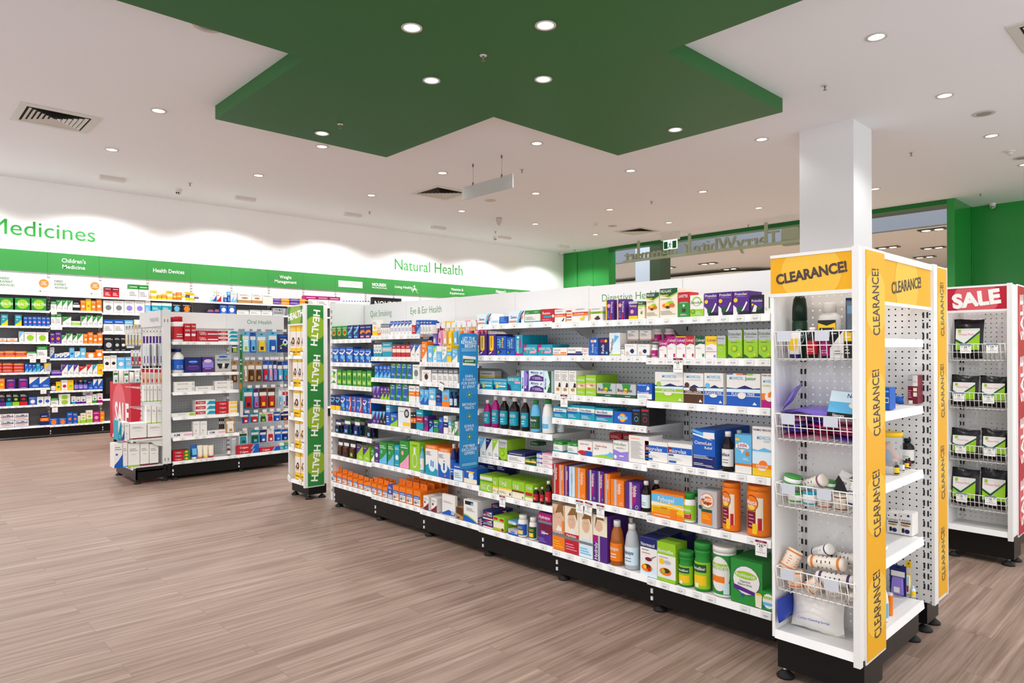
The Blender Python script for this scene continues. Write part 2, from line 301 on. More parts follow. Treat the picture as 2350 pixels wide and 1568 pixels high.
# ------------------------------------------------------------------ packaging
# description | base colour | printed layers, front face coordinates 0..1
#  b z0 z1 c (band right round)  r x0 z0 x1 z1 c   c x z rad c (rad in widths)   e x z rx rz c   p c x,z ...   t text x z h w c [rot]   n x0 x1 z0 z1 rows c
DES = {
 'zantac': 'white carton with blue curve and orange flame|W|r 0 0 1 1 l;r 0 .62 1 .78 W;p N .58,0 .72,.35 .78,.7 .95,1 1,1 .86,.6 .8,.3 .82,0;p b .5,0 .62,.4 .66,.75 .8,1 .86,1 .74,.6 .7,.3 .66,0;t Zantac .34 .5 .2 .5 N;r .04 .06 .5 .2 O;e .86 .5 .05 .22 O',
 'slimblue': 'low pale blue carton|l|b 0 .3 W;n .1 .9 .4 .8 2 B',
 'bluesq': 'plain blue carton|B|n .1 .8 .2 .7 3 b;r .08 .75 .6 .85 b',
 'generic': 'white carton with green top band|W|b .68 1 G;b 0 .1 T;n .06 .7 .2 .5 3 s;n 0.61 0.89 0.80 0.90 1 W;n 0.05 0.27 0.73 0.83 1 W',
 'rennie': 'deep red carton with white wordmark|R|t Rennie .4 .68 .22 .6 W;r .2 .3 .75 .46 T;p W .78,.42 .88,.56 .98,.42 .88,.28;n .1 .7 .08 .22 2 p',
 'comb': 'white carton with orange band and black bird|W|b .42 .66 O;b .58 .66 R;t Combantrin .45 .56 .13 .7 W;t PHARMACY_MEDICINE .45 .86 .07 .6 s;p K .6,.1 .75,.14 .88,.34 .92,.3 .84,.08',
 'combw': 'wide white carton with orange band and yellow duckling|W|r 0 0 .12 1 W;r 0 .1 .24 .2 O;r 0 .3 .24 .4 R;r 0 .5 .24 .6 O;r 0 .72 .24 .82 R;r .28 .42 1 .66 O;r .28 .58 1 .66 R;t Combantrin .6 .57 .13 .5 W;t PHARMACY_MEDICINE .65 .86 .07 .4 s;e .74 .17 .1 .1 Y;e .82 .32 .04 .07 Y',
 'combg': 'white carton with lime band and chocolate squares|W|b .5 .68 g;t Combantrin .5 .6 .12 .8 D;t PHARMACY_MEDICINE .5 .85 .06 .6 s;e .62 .16 .22 .1 n;r .55 .2 .75 .34 n;r .05 .1 .1 .9 O',
 'vermox': 'dark purple carton with yellow edge|P|r 0 0 .14 1 Y;t Vermox .78 .62 .24 .6 W -90;c .4 .7 .2 p;p R .6,.02 .74,.02 .74,.3 .6,.3;n .2 .5 .1 .45 4 V',
 'vermoxs': 'small dark purple carton with pink emblem|P|b 0 .18 Y;b .86 1 S;t Vermox .5 .75 .13 .8 W;c .4 .42 .2 p;r .6 .62 1 .68 R',
 'nulax': 'cream laxative carton with fruit picture|C|p D 0,.82 .5,.72 1,.86 1,1 0,1;p g 0,.78 .55,.68 1,.82 1,.86 .5,.72 0,.82;t NU-LAX .36 .91 .1 .6 W;r .05 .76 .5 .79 Y;n .06 .7 .62 .68 2 s;e .3 .42 .16 .07 O;e .5 .46 .2 .09 Y;e .7 .42 .16 .07 A;e .46 .36 .12 .05 n;e .62 .52 .16 .05 g;n .06 .9 .1 .25 3 s',
 'aloe': 'small cream carton with aloe leaf|C|b .8 1 D;b .7 .8 g;t NU-LAX .4 .9 .1 .6 W;p G .4,.3 .5,.5 .55,.35 .75,.5 .62,.25;n .1 .7 .58 .64 2 s',
 'laxettes': 'red carton with green panel|R|r 0 0 1 .52 G;e .5 .52 .5 .12 G;t LAXETTES .46 .84 .11 .8 W;e .5 .46 .09 .05 W;r .36 .2 .66 .34 n;n .2 .8 .06 .14 2 W;n .15 .85 .56 .6 1 W',
 'senokot': 'white and lime carton with leaf ring|W|r 0 0 1 .34 g;e .5 .7 .34 .22 g;e .5 .68 .26 .17 W;t Senokot .5 .66 .13 .9 D;c .22 .24 .15 G;c .22 .24 .1 g;n .45 .9 .08 .24 3 W',
 'prune': 'purple carton with plum picture|P|p W 0,0 .3,0 .2,.3 0,.42;t Prunelax .5 .88 .11 .86 W;c .16 .62 .13 Y;n .2 .9 .74 .8 2 V;e .45 .2 .22 .16 D;p W .5,.1 .75,.42 .85,.56 .92,.5 .7,.2;r .4 0 1 .14 K',
 'prunek': 'black pouch with purple front panel|K|r .03 .3 .92 .8 P;p W .1,.12 .4,.1 .5,.4 .3,.5;t Prunelax .5 .7 .12 .85 W;e .65 .3 .2 .1 D;c .15 .5 .08 Y',
 'whiteside': 'white carton shown side on|W|r 0.67 0.23 0.83 0.77 G;n .2 .4 .15 .3 3 s',
 'nexium': 'dark purple carton, yellow capsule panel|P|r 0 0 1 1 K;r .05 0 .95 1 P;r .2 .32 .7 .92 Y;e .45 .3 .25 .09 Y;t Nexium .44 .62 .2 .5 N -90;p W .1,.06 .4,.1 .5,.2 .2,.12',
 'mepral': 'blue carton with green wordmark|B|r 0 .3 1 .34 N;r .3 .4 .42 .8 g;t Mepral .65 .65 .2 .5 Y -90;e .3 .2 .2 .08 N;c .2 .18 .07 g;n .1 .5 .5 .9 3 b',
 'gavup': 'upright teal carton with magenta foot|T|p M 0,0 1,0 1,.14 .3,.08 0,.25;t GAVISCON .35 .42 .26 .65 W 90;p M .55,.35 .75,.4 .75,.85 .6,.8;e .4 .88 .16 .06 l',
 'gavdual': 'teal carton with magenta swoosh|T|p M 0,.25 .1,.4 .3,1 0,1;t GAVISCON .45 .62 .24 .8 W;p p .45,.2 .85,.2 .85,.42 .5,.42;c .3 .34 .06 O;e .88 .4 .07 .16 p',
 'gav': 'teal carton with white wordmark|T|t GAVISCON .5 .62 .22 .86 W;p N 0,0 .18,0 .1,.4 0,.5;c .3 .32 .1 Y;r .4 .28 .9 .4 l;b .86 1 b',
 'gavbig': 'large teal carton with pink strip|T|t GAVISCON .42 .8 .2 .8 W;r .55 .52 .98 .66 p;p N 0,0 .3,0 .2,.4 0,.5;n .4 .9 .14 .4 4 b',
 'mylv': 'upright white and purple carton|l|r .38 0 1 1 P;p V .38,.1 .8,.3 .9,.8 .6,1 .38,1;t Mylanta .18 .4 .24 .7 N 90;c .6 .2 .1 W',
 'myl': 'pale teal carton with purple curve|l|r 0 .62 1 1 l;p P 0,0 1,0 1,.4 .5,.62 .1,.4;t Mylanta .4 .8 .22 .6 N;t go .86 .8 .2 .2 N;n .4 .9 .14 .4 2 W;c .3 .28 .06 V',
 'mylg': 'upright teal and dark green carton|l|p D .4,0 1,0 1,1 .5,1 .8,.5;t Mylanta .18 .4 .24 .7 N 90;c .7 .3 .1 g',
 'trava': 'low white carton with orange print|W|b 0 .12 A;t TravaCalm .3 .68 .2 .5 s;r .55 .2 .95 .4 O;n .05 .5 .2 .45 2 s',
 'travb': 'low white carton with navy foot|W|b 0 .26 N;t TravaCalm .3 .68 .2 .5 s;r .55 .3 .95 .48 N',
 'pinkslim': 'slim white and pink carton|W|b .4 .5 M;b .9 1 p;e .4 .2 .1 .1 R',
 'kwellb': 'bright blue carton with three fruit discs|B|r 0 0 1 1 B;c .3 .82 .12 Y;c .5 .82 .12 p;c .7 .82 .12 l;t Kwells .4 .42 .2 .5 W 90;n .6 .9 .1 .5 4 b',
 'kwelln': 'navy carton with three red discs|N|c .28 .82 .12 R;c .5 .82 .12 R;c .72 .82 .12 Y;t Kwells .4 .36 .28 .5 W 90;c .8 .14 .1 b',
 'travelan': 'white and pale blue carton with slanting name|W|p l .3,0 1,.3 1,1 .3,1;p b .4,.5 .9,.85 .5,.9;t Travelan .2 .4 .24 .7 N 80;b 0 .05 g',
 'seab': 'white hang carton with hand picture|W|e .22 .2 .14 .14 u;r .16 .2 .28 .36 u;c .62 .38 .15 N;r .45 .3 .62 .48 N;n 0.10 0.74 0.80 0.88 1 b;b 0 .05 b',
 'seab2': 'white hang carton with black slot|W|r .36 .82 .7 .87 K;b .02 .12 O;n .1 .7 .4 .7 3 s',
 'ginger': 'white carton with ginger photograph|W|n .1 .9 .55 .85 5 s;n 0.18 0.82 0.90 0.95 1 s;p K .6,.3 .75,.5 .95,.45 .95,.3;e .4 .12 .35 .11 C;e .55 .2 .25 .07 k',
 'mintec': 'lime carton with hand picture|g|r 0 .36 1 .62 u;e .4 .46 .3 .07 C;e .6 .5 .2 .05 k;t mintec .5 .82 .15 .85 W;n .1 .9 .12 .22 2 W',
 'busc': 'silver and green carton with sun emblem|S|b 0 .22 D;p G .3,1 .36,.6 .45,.42 .6,.42 .7,.6 .75,1;r .02 .25 .3 .42 u;c .5 .52 .1 Y;t Buscopan .45 .55 .24 .85 K;n 0.46 0.74 0.07 0.17 1 W',
 'donna': 'blue carton with white gut emblem|B|r 0 0 1 .34 W;t Donnatab .42 .42 .16 .8 W;c .75 .7 .1 W;p W .62,.5 .7,.8 .78,.98 .74,.7;t PHARMACY_MEDICINE .35 .9 .07 .6 W;n .1 .8 .08 .24 2 b',
 'imod': 'teal carton with white wave and wordmark|T|r 0 .55 1 .82 W;p T .5,.9 .7,.8 .85,.95;t Imodium .42 .68 .18 .75 N;r 0 .4 .8 .5 B;n .1 .7 .1 .34 3 l',
 'imodp': 'teal carton with purple stripe|T|r 0 .55 1 .84 W;r 0 .36 .95 .52 P;t Imodium .4 .7 .2 .6 N;n .1 .7 .1 .28 2 l',
 'degas': 'bright blue carton with orange sun|B|c .5 .5 .2 O;e .5 .5 .15 .28 Y;r .24 .38 .78 .62 b;t De-Gas .5 .5 .2 .5 W',
 'blackb': 'small black carton with blue ring|K|r .06 .82 .9 .92 B;c .5 .35 .26 b;c .5 .35 .2 K;n .2 .8 .62 .7 2 s',
 'blackr': 'small black carton with red ring|K|r .06 .82 .9 .92 R;c .5 .35 .26 R;c .5 .35 .2 K;n .2 .8 .62 .7 2 s',
 'gastro': 'white carton with red name and blue corner|W|p B .2,0 1,0 1,.32 .5,.34;e .3 .18 .3 .16 R;t Gastro-Stop .45 .8 .11 .8 R;r .7 .42 .9 .6 R',
 'gastrop': 'wide white carton with green hills|W|p g 0,.06 .5,.22 1,.12 1,.02 0,.02;p b .5,.2 1,.4 1,.1;t Gastro-Stop .42 .76 .14 .7 R;t PLUS .2 .56 .12 .25 N;c .88 .3 .08 b',
 'dulp': 'white and lavender carton|W|p V 0,0 1,0 1,.5 .5,.42 0,.55;t DulcoEase .45 .84 .13 .8 G;c .14 .16 .1 W;r .4 .2 .7 .26 W;n .2 .8 .6 .68 2 s',
 'textbox': 'plain white carton of fine print|W|n .1 .75 .15 .8 12 s;r .1 .88 .55 .9 O',
 'hydR': 'tall slim red carton|R|r .3 0 .5 1 S;t Hydralyte .7 .68 .3 .4 W -90',
 'hydO': 'tall orange carton, silver stripe|O|r .28 0 .46 1 S;t Hydralyte .68 .66 .26 .4 W -90;c .8 .1 .1 W;c .8 .1 .08 O',
 'hydP': 'tall purple carton, silver stripe|P|r .3 0 .48 1 S;r .5 0 1 1 P;p M .5,.1 .75,.3 .75,.8 .5,.9;t Hydralyte .68 .68 .26 .42 W -90;c .8 .1 .1 W;c .8 .1 .08 P',
 'hydb': 'tall pale blue carton|l|r .3 0 .44 1 b;r .6 0 .7 1 S;t Hydralyte .5 .6 .26 .4 b -90',
 'kidO': 'tall carton of smiling child, orange foot|u|r 0 0 1 .42 O;r 0 .3 1 .38 s;e .5 .66 .3 .17 u;p h .25,.8 .5,1 .9,1 .95,.75 .75,.85;p W .3,.42 .5,.55 .8,.5 .8,.42;c .42 .72 .022 n;c .6 .72 .022 n;e .52 .63 .08 .012 p;r .84 .44 1 .66 O;t Hydralyte .5 .4 .05 .9 W;n .1 .9 .06 .22 3 Y',
 'kidR': 'tall carton of smiling child, red foot|C|r 0 0 1 .42 R;r 0 .28 1 .34 s;e .5 .68 .28 .16 u;p h .2,.8 .5,.98 .9,.98 .9,.72 .75,.84;p W .3,.42 .5,.55 .8,.5 .8,.42;c .42 .73 .022 n;c .6 .73 .022 n;e .52 .63 .08 .012 p;t Hydralyte .5 .38 .05 .9 W;n .1 .9 .06 .22 3 p',
 'kidB': 'tall carton of smiling child, pale blue foot|C|r 0 0 1 .4 l;r 0 .28 1 .34 s;e .5 .7 .28 .16 u;p h .2,.82 .5,1 .9,1 .9,.74 .75,.86;p W .3,.4 .5,.53 .8,.48 .8,.4;c .42 .75 .022 n;c .6 .75 .022 n;e .52 .65 .08 .012 p;t Hydralyte .5 .37 .05 .9 W;n .1 .9 .06 .22 3 b',
 'kidP': 'tall purple carton of resting child|P|r 0 .55 1 1 C;e .4 .76 .3 .12 u;p h .1,.7 .2,.95 .7,.98 .8,.9 .3,.9;e .4 .7 .1 .01 p;r .36 0 .5 .55 S;t Hydralyte .2 .26 .22 .46 W 90;p M 0,.4 .34,.4 .34,.55 0,.55',
 'uralb': 'large lime carton with white label|g|r 0 .72 1 .9 W;r 0 .6 1 .66 G;n .1 .6 .12 .45 4 W;c .75 .25 .16 W;c .78 .25 .12 g',
 'ural': 'lime carton with yellow foot|g|r 0 0 1 .4 C;r 0 .36 1 .44 Y;t Ural .36 .7 .3 .5 W;p D .8,.08 .88,.26 .96,.08;n .06 .6 .1 .26 2 s',
 'uralr': 'lime carton with dark red stripe|g|r 0 0 1 .34 C;r 0 .36 .95 .46 m;t Ural .3 .7 .3 .45 W;p D .8,.06 .86,.2 .92,.06;c .9 .4 .05 R',
 'uralrn': 'narrow lime carton with red label|g|r .05 .3 .95 .5 R;t Ural .5 .78 .18 .8 W;r 0 0 1 .2 C',
 'lact': 'navy carton with red stars|N|b 0 .14 W;b .14 .24 R;t LACTEEZE .5 .5 .24 .9 W;p R .1,.8 .5,.7 .6,.9;p W .4,.75 .9,.7 .9,.9',
 'lactg': 'lime carton with red ribbon corners|g|r .03 .2 .97 .62 C;r .05 .76 .4 .92 R;r .6 .72 .95 .9 R;t LACTEEZE .5 .66 .1 .8 W;c .85 .14 .1 m;b 0 .05 O',
 'hydbox': 'purple tray carton with clear bottles|P|r 0 .74 1 1 M;r 0 .66 1 .74 s;t Hydralyte .45 .86 .1 .8 W;r .12 .34 .5 .64 m;r .58 .34 .96 .64 m;r .2 .3 .5 .42 V;n 0.27 0.73 0.31 0.41 1 W;n .05 .6 .05 .2 3 V',
 'norm': 'white carton with navy top and spoon picture|l|r 0 0 1 .74 W;r 0 0 1 .25 l;b .74 1 N;t Normacol .45 .82 .09 .8 W;n .1 .5 .66 .7 1 N;n .1 .6 .58 .62 1 R;e .5 .45 .2 .05 m;p s .65,.46 .95,.56 .95,.58 .65,.5;e .4 .22 .32 .1 O;e .45 .26 .2 .06 n;e .3 .24 .1 .05 Y;e .55 .2 .1 .05 R',
 'normf': 'lime-topped carton with spoon picture|g|r 0 .08 1 .68 W;b .7 1 g;t Normafibe .45 .78 .09 .85 W;c .24 .5 .14 Y;e .55 .5 .2 .05 S;e .45 .25 .32 .1 O;e .5 .28 .2 .06 n;e .34 .26 .1 .05 g;n .1 .6 .6 .64 1 V;b 0 .08 g',
 'normd': 'navy carton lying at the back|N|r .5 .2 .95 .6 s;t Normacol .7 .5 .2 .4 W',
 'pronbox': 'large green carton with white disc label|G|c .5 .54 .44 P;c .5 .545 .42 W;e .48 .66 .36 .09 g;t ProNourish .48 .66 .08 .62 W;t Digestive .46 .52 .05 .4 s;t Balance_Drink .46 .45 .05 .45 s;p P .1,.42 .95,.3 .95,.22 .1,.32;r .34 .16 .42 .24 B;p C .8,.02 .98,0 1,.3 .78,.32;e .89 .31 .1 .03 Y',
 'pronsm': 'small green carton with pale label|G|e .5 .5 .48 .4 W;r .1 .6 1 .74 g;r .06 .26 .9 .42 b;r .06 .1 .2 .22 B;t ProNourish .55 .67 .07 .8 W',
 'movL': 'white sachet carton with lime foot|W|r 0 0 1 .3 g;r 0 .34 1 .44 g;r 0 .44 1 .54 l;p N 0,.55 .3,.53 .55,.62 .8,.54 1,.56 1,.52 0,.51;t MOVICOL .52 .86 .09 .72 b;t LEMON-LIME .5 .39 .07 .7 W;c .14 .59 .08 g;e .48 .27 .14 .06 C;p W .84,.05 .9,.14 .98,.05;n .2 .9 .7 .74 1 S',
 'movC': 'white sachet carton with brown foot|W|r 0 0 1 .3 n;r 0 .32 1 .42 n;r 0 .42 1 .54 l;p N 0,.55 .3,.53 .55,.62 .8,.54 1,.56 1,.52 0,.51;t MOVICOL .52 .88 .09 .72 b;t CHOCOLATE .5 .37 .07 .8 W;c .18 .6 .12 n;e .5 .46 .2 .07 n;p W .78,.05 .86,.14 .96,.05;n .2 .9 .76 .8 1 S',
 'movF': 'white sachet carton with blue foot|W|r 0 0 1 .3 B;r 0 .32 1 .42 B;r 0 .42 1 .54 l;p N 0,.55 .3,.53 .55,.62 .8,.54 1,.56 1,.52 0,.51;t MOVICOL .52 .88 .09 .72 b;t FLAVOUR_FREE .5 .37 .07 .85 W;c .18 .6 .12 b;e .5 .28 .2 .06 W;p W .78,.05 .86,.14 .96,.05;n .2 .9 .76 .8 1 S',
 'movJ': 'wide white sachet carton with rainbow top|W|r 0 0 1 .3 B;r 0 .32 1 .42 B;r 0 .42 1 .56 l;p N 0,.56 .3,.54 .55,.64 .8,.55 1,.57 1,.53 0,.52;t MOVICOL .3 .86 .09 .42 b;t Junior .72 .86 .1 .36 G;t FLAVOUR_FREE .5 .37 .08 .7 W;e .46 .32 .12 .1 W;p W .78,.05 .84,.14 .92,.05;r 0 .97 .2 1 B;r .3 .97 .5 1 O;r .5 .97 .62 1 P;r .62 .97 .8 1 g',
 'movR': 'white and pink sachet carton|W|r 0 0 1 .22 M;r 0 .22 1 .42 O;c .6 .32 .35 W;p O .5,.3 .7,.3 .8,.5 .5,.42;t MOVICOL .55 .78 .08 .8 b;t PHARMACY_MEDICINE .5 .95 .04 .9 N;n .1 .8 .62 .68 2 g',
 'colM': 'white carton with magenta cap panel|W|p M 0,1 1,1 1,.6 .5,.68 0,.58;t Coloxyl .5 .82 .14 .9 W;n .1 .6 .4 .5 2 p;r .72 .04 .92 .2 M;c .8 .62 .1 W',
 'colY2': 'white carton with magenta panel and yellow lid edge|W|p M 0,.96 1,.96 1,.6 .5,.68 0,.58;b .96 1 Y;t Coloxyl .5 .82 .13 .9 W;n .1 .6 .4 .5 2 p;r .72 .04 .92 .18 M',
 'colR': 'white carton with red cap panel|W|p R 0,1 1,1 1,.6 .5,.66 0,.56;t Coloxyl .45 .82 .13 .85 W;n .1 .6 .42 .5 2 s;r .72 .06 .92 .2 R',
 'colG': 'white carton with green cap panel|W|p D 0,1 1,1 1,.62 .5,.66 0,.56;t Coloxyl .5 .82 .13 .9 W;n .1 .6 .42 .5 2 s;r .72 .06 .92 .2 G',
 'colY': 'white carton with yellow cap panel|W|p Y 0,1 1,1 1,.58 .5,.66 0,.56;t Coloxyl .5 .82 .13 .85 N;n .1 .7 .38 .5 3 V;r .72 .04 .92 .14 V;r .02 .28 .96 .31 O',
 'dulS': 'small grey and lime carton|g|r 0 .62 1 1 S;t Dulcolax .45 .88 .07 .8 N;c .4 .4 .24 W;c .4 .4 .21 g;n .1 .8 .56 .6 2 D',
 'dul': 'tall lime carton with grey top|g|p S 0,1 1,1 1,.6 .7,.66 .4,.6 0,.66;t Dulcolax .48 .86 .1 .9 D;n .1 .85 .72 .78 2 s;n .2 .8 .54 .58 2 D;c .46 .34 .22 D;c .46 .34 .2 g;e .46 .34 .1 .03 Y;c .8 .14 .09 Y;p D 0,.16 .4,.02 1,.06 1,.02 0,.02',
 'micro': 'white enema carton with blue band|W|r 0 .5 1 .8 B;p m 0,.5 .22,.5 .12,.8 0,.8;t microlax .42 .64 .2 .72 W;p l .4,.4 .7,.5 1,.42 1,.36 .6,.44;r .03 .38 .24 .46 B;r .04 .06 .35 .16 B;n .04 .6 .2 .32 2 S',
 'osmo': 'large blue carton with rippled sea top|B|r 0 0 1 .32 N;r 0 .32 1 .5 B;p b 0,1 .6,.9 .3,.96 1,.82 1,.78 .2,.9 0,.94;p l 0,.9 .5,.84 .9,.74 .4,.8 0,.86;r .48 .78 .98 .94 W;t OsmoLax .48 .66 .09 .92 W;t Relief .72 .54 .07 .4 l;n .05 .9 .24 .34 3 l;n .05 .6 .06 .14 2 W;n .6 .95 .04 .1 2 W',
 'parach': 'sky-blue carton with white cloud|b|r 0 0 1 .2 W;b .2 .26 A;e .45 .7 .42 .1 W;p W .35,.6 .45,.5 .55,.62;t Little .45 .74 .09 .6 M;t Parachoc .45 .65 .05 .65 N;c .75 .52 .12 A;r .03 .84 .3 .9 Y;n .5 .9 .34 .42 3 W',
 'movliq': 'tall white carton with orange foot|W|r 0 0 1 .16 Y;r 0 .16 1 .24 O;r 0 .24 1 .52 l;c .5 .22 .28 W;e .55 .24 .22 .08 O;r 0 .16 1 .24 O;t ORANGE .5 .2 .05 .6 W;p b 0,.54 .3,.52 .6,.58 1,.53 1,.5 0,.5;t MOVICOL .6 .78 .07 .7 b;t LIQUID .74 .71 .03 .36 b;t PHARMACY_MEDICINE .5 .94 .04 .9 N',
 'fybo': 'blue and wheat-field carton|Y|r 0 .6 1 .92 b;b .92 1 O;r 0 .0 1 .18 O;p C 0,.6 1,.5 1,.42 .6,.5 0,.44;t Fybogel .46 .74 .18 .5 W;r .3 .36 .5 .42 A;n .05 .95 .2 .4 4 A;p O .62,.08 .76,.08 .78,.4 .6,.4;n .1 .6 .06 .12 1 W',
 'metab': 'silver carton with orange disc label|S|c .5 .72 .36 O;c .5 .72 .32 W;e .5 .72 .3 .12 O;t Meta .48 .76 .13 .7 W;t align .5 .66 .09 .4 K;p O .2,.08 .75,.06 .75,.46 .2,.46;r .2 .4 .75 .48 D;c .15 .52 .1 D;n .25 .7 .2 .34 3 Y',
 'nic1': 'green fruit-gum carton|G|r 0 0 1 .3 D;c .5 .5 .36 g;e .5 .5 .3 .14 R;n 0.09 0.91 0.79 0.89 1 W',
 'nicb': 'navy carton with blue swirl|N|p b 0,.3 .6,.5 1,.9 .8,.95 .3,.6 0,.5;n 0.09 0.91 0.77 0.86 1 W;r .1 .08 .7 .2 b;n .1 .8 .26 .34 2 b',
 'nico': 'navy carton with orange swirl|N|p O 0,.3 .6,.45 1,.4 .8,.6 .3,.6 0,.5;n 0.09 0.91 0.77 0.86 1 W;r .1 .08 .7 .2 p',
 'nicB': 'blue carton with white swirl|B|p W 0,.6 .5,.5 1,.75 1,.85 .5,.62 0,.7;e .55 .35 .34 .14 b;n 0.09 0.91 0.79 0.89 1 W;c .8 .14 .12 Y',
 'nicg': 'bright green carton|G|r .1 .1 .9 .86 g;e .5 .5 .36 .16 G;n 0.18 0.82 0.71 0.81 1 W;n .2 .8 .16 .28 2 W',
 'nicw': 'white carton with green leaves|W|p G 0,.1 .5,.3 .9,.1;p g .1,.5 .6,.8 .8,.4;p G .2,.9 .9,.8 .5,.6',
 'nicy': 'navy carton with yellow foot|N|b 0 .3 Y;p b 0,.6 .5,.5 1,.75 1,.85 .5,.62 0,.7;n 0.09 0.91 0.79 0.89 1 W',
 'nicr': 'blue and red carton with white arc|B|p R .55,0 1,0 1,1 .7,1 .8,.5;p W .5,.1 .62,.12 .85,.5 .7,.95 .62,.95 .74,.5;n 0.13 0.67 0.70 0.82 1 W;c .3 .3 .15 b',
 'ear': 'orange flap-topped carton|O|r .06 .04 .94 .64 W;r .06 .46 .94 .66 B;n 0.18 0.82 0.50 0.62 1 W;e .3 .2 .2 .1 s;e .65 .24 .2 .08 S;n .1 .9 .34 .42 2 s',
 'eyeB': 'white carton with blue ring swirl|W|p B 0,.6 1,.8 1,1 0,1;e .5 .36 .3 .12 B;e .5 .36 .2 .08 W;n 0.14 0.86 0.81 0.91 1 W',
 'lumin': 'white dry-eye carton, dark round eye|W|c .5 .4 .2 n;c .5 .4 .1 K;n .2 .8 .65 .8 2 s',
 'syst': 'green and blue carton with yellow arc|G|p B 0,0 .5,0 1,.5 1,1 .5,1;p Y .1,.8 .5,.9 .9,.85 .6,.97;t Systane .5 .78 .1 .9 W;n .2 .8 .2 .34 2 W',
 'duo': 'white duo carton with orange top|W|b .88 1 O;t DUO_PACK .5 .94 .06 .6 W;p T 0,0 1,0 1,.2 .4,.4 0,.3;e .55 .34 .28 .22 l;r .44 .3 .52 .5 B;r .6 .28 .68 .48 B;n .06 .5 .66 .8 4 N',
 'duod': 'white duo carton with navy wave|W|b .88 1 O;t DUO_PACK .5 .94 .06 .6 W;p B 0,0 1,0 1,.3 .5,.6 .2,.4 0,.5;e .5 .36 .28 .2 l;r .44 .26 .56 .5 N;n .06 .5 .66 .8 4 N;c .6 .08 .06 O',
 'eyewhite': 'white carton with dark goggle emblem|W|c .7 .7 .2 K;c .7 .7 .12 S;e .4 .36 .26 .16 l;r .4 .08 .95 .26 Y;n 0.12 0.48 0.74 0.86 1 b',
 'limebig': 'deep pale lime carton, white bottle outline|g|e .5 .35 .24 .26 W;r .42 .5 .58 .8 W;e .5 .35 .2 .22 g;n 0.23 0.77 0.85 0.91 1 D',
 'tray': 'brown cardboard tray of leaflets|k|p n 0,.5 1,.3 1,1 0,1;r .1 .06 .5 .2 D',
 'bigw': 'tall white carton with blue and lime swoosh|W|p B 0,0 1,0 .7,.12 .3,.24 0,.28;p g 0,.28 .3,.24 .7,.12 1,0 1,.05 .7,.18 .3,.3 0,.34;r .1 .78 .7 .95 K;e .62 .84 .1 .06 b;n .2 .8 .5 .66 3 s',
 'leafl': 'white leaflet carton with blue wave|W|p B 0,.1 .5,.3 1,.2 1,.05 0,.02;r .7 .1 .95 .28 S;n .1 .8 .6 .7 2 s',
 'bluebig': 'large blue carton with beach photograph|B|r 0 0 1 .3 C;c .55 .5 .2 l;r .2 .7 .8 .8 Y',
 'HEALTH': 'green box with lime disc lettered HEALTH|G|c .5 .5 .4 g;t HEALTH .5 .5 .22 .96 W',
 'woman': 'yellow carton with woman portrait|Y|r 0 .24 1 .78 W;e .52 .46 .26 .13 n;p n .2,.3 .1,.42 .3,.5;e .5 .47 .13 .06 u;p u .2,.3 .8,.3 .7,.36 .3,.36;n .2 .8 .82 .92 2 W;n 0.14 0.86 0.08 0.16 1 n',
 'colg': 'red carton with white name and silver foil|R|r .5 0 1 1 R;r .52 .3 1 .5 l;t Colgate .26 .7 .26 .42 W;t WHITE .3 .35 .26 .36 W',
 'colgv': 'upright red carton with pale stripe|R|r .1 .3 .9 .44 l;t Colgate .5 .86 .08 .8 W;t WHITE .5 .62 .1 .8 W',
 'colt': 'red and teal toothpaste carton|W|r 0 .2 .5 .8 R;t Colgate .26 .52 .3 .4 W;p T .55,.1 1,.1 1,.7 .7,.8;r .5 .8 1 1 l',
 'coly': 'red and gold toothpaste carton|R|r .6 0 1 1 C;r .65 .3 1 .7 Y;t Colgate .32 .5 .36 .5 W',
 'colb': 'red and blue toothpaste carton|R|p B .62,0 1,0 1,1 .75,1;p b .62,0 .7,0 .82,1 .75,1;t Colgate .32 .5 .46 .56 W',
 'colgreen': 'red and green toothpaste carton|R|p G .55,0 1,0 1,1 .7,1;e .78 .5 .1 .3 Y;t Colgate .28 .5 .4 .5 W',
 'sens': 'white toothpaste carton with grey name|W|t SENSODYNE .4 .55 .26 .6 s;e .92 .5 .05 .3 s;e .92 .5 .035 .2 W',
 'sensg': 'white toothpaste carton with green tip|W|t SENSODYNE .42 .55 .26 .5 s;e .86 .5 .13 .4 g',
 'whitebx': 'white carton with pale print|W|n .1 .9 .75 .85 2 b;e .4 .34 .12 .08 S;n .1 .6 .1 .22 2 S',
 'aim': 'white toothpaste carton with navy capitals|W|t AIM .24 .5 .55 .4 N;p R .55,.3 .62,.5 .55,.7 .66,.5;p p .6,.3 1,.3 1,.6 .6,.6',
 'whitestrip': 'dark blue whitening carton|N|r .04 .1 .96 .9 N;e .5 .7 .3 .12 B;n 0.27 0.73 0.67 0.77 1 W;e .5 .3 .4 .16 P;n .2 .8 .4 .46 1 V',
 'whitestripp': 'purple whitening carton|P|r 0 .3 1 .7 V;e .5 .74 .36 .1 W;n 0.23 0.77 0.70 0.78 1 N;n .2 .8 .2 .26 1 W',
 'brill': 'silver-green carton with dark emblem|S|e .5 .9 .3 .06 B;t BRILLIANCE .5 .72 .12 .8 D;p K .1,.5 .9,.5 .75,.2 .6,.2 .55,.45 .45,.45 .4,.2 .25,.2;r .45 .3 .6 .5 W;b 0 .05 O',
 'oralb': 'blue toothbrush carton with green arc|N|e .5 .9 .4 .06 B;e .7 .55 .24 .16 l;c .7 .55 .12 N;p g .1,.3 .5,.5 .9,.3 .5,.4;n 0.23 0.77 0.70 0.78 1 W;p W .2,.2 .4,.2 .3,.32',
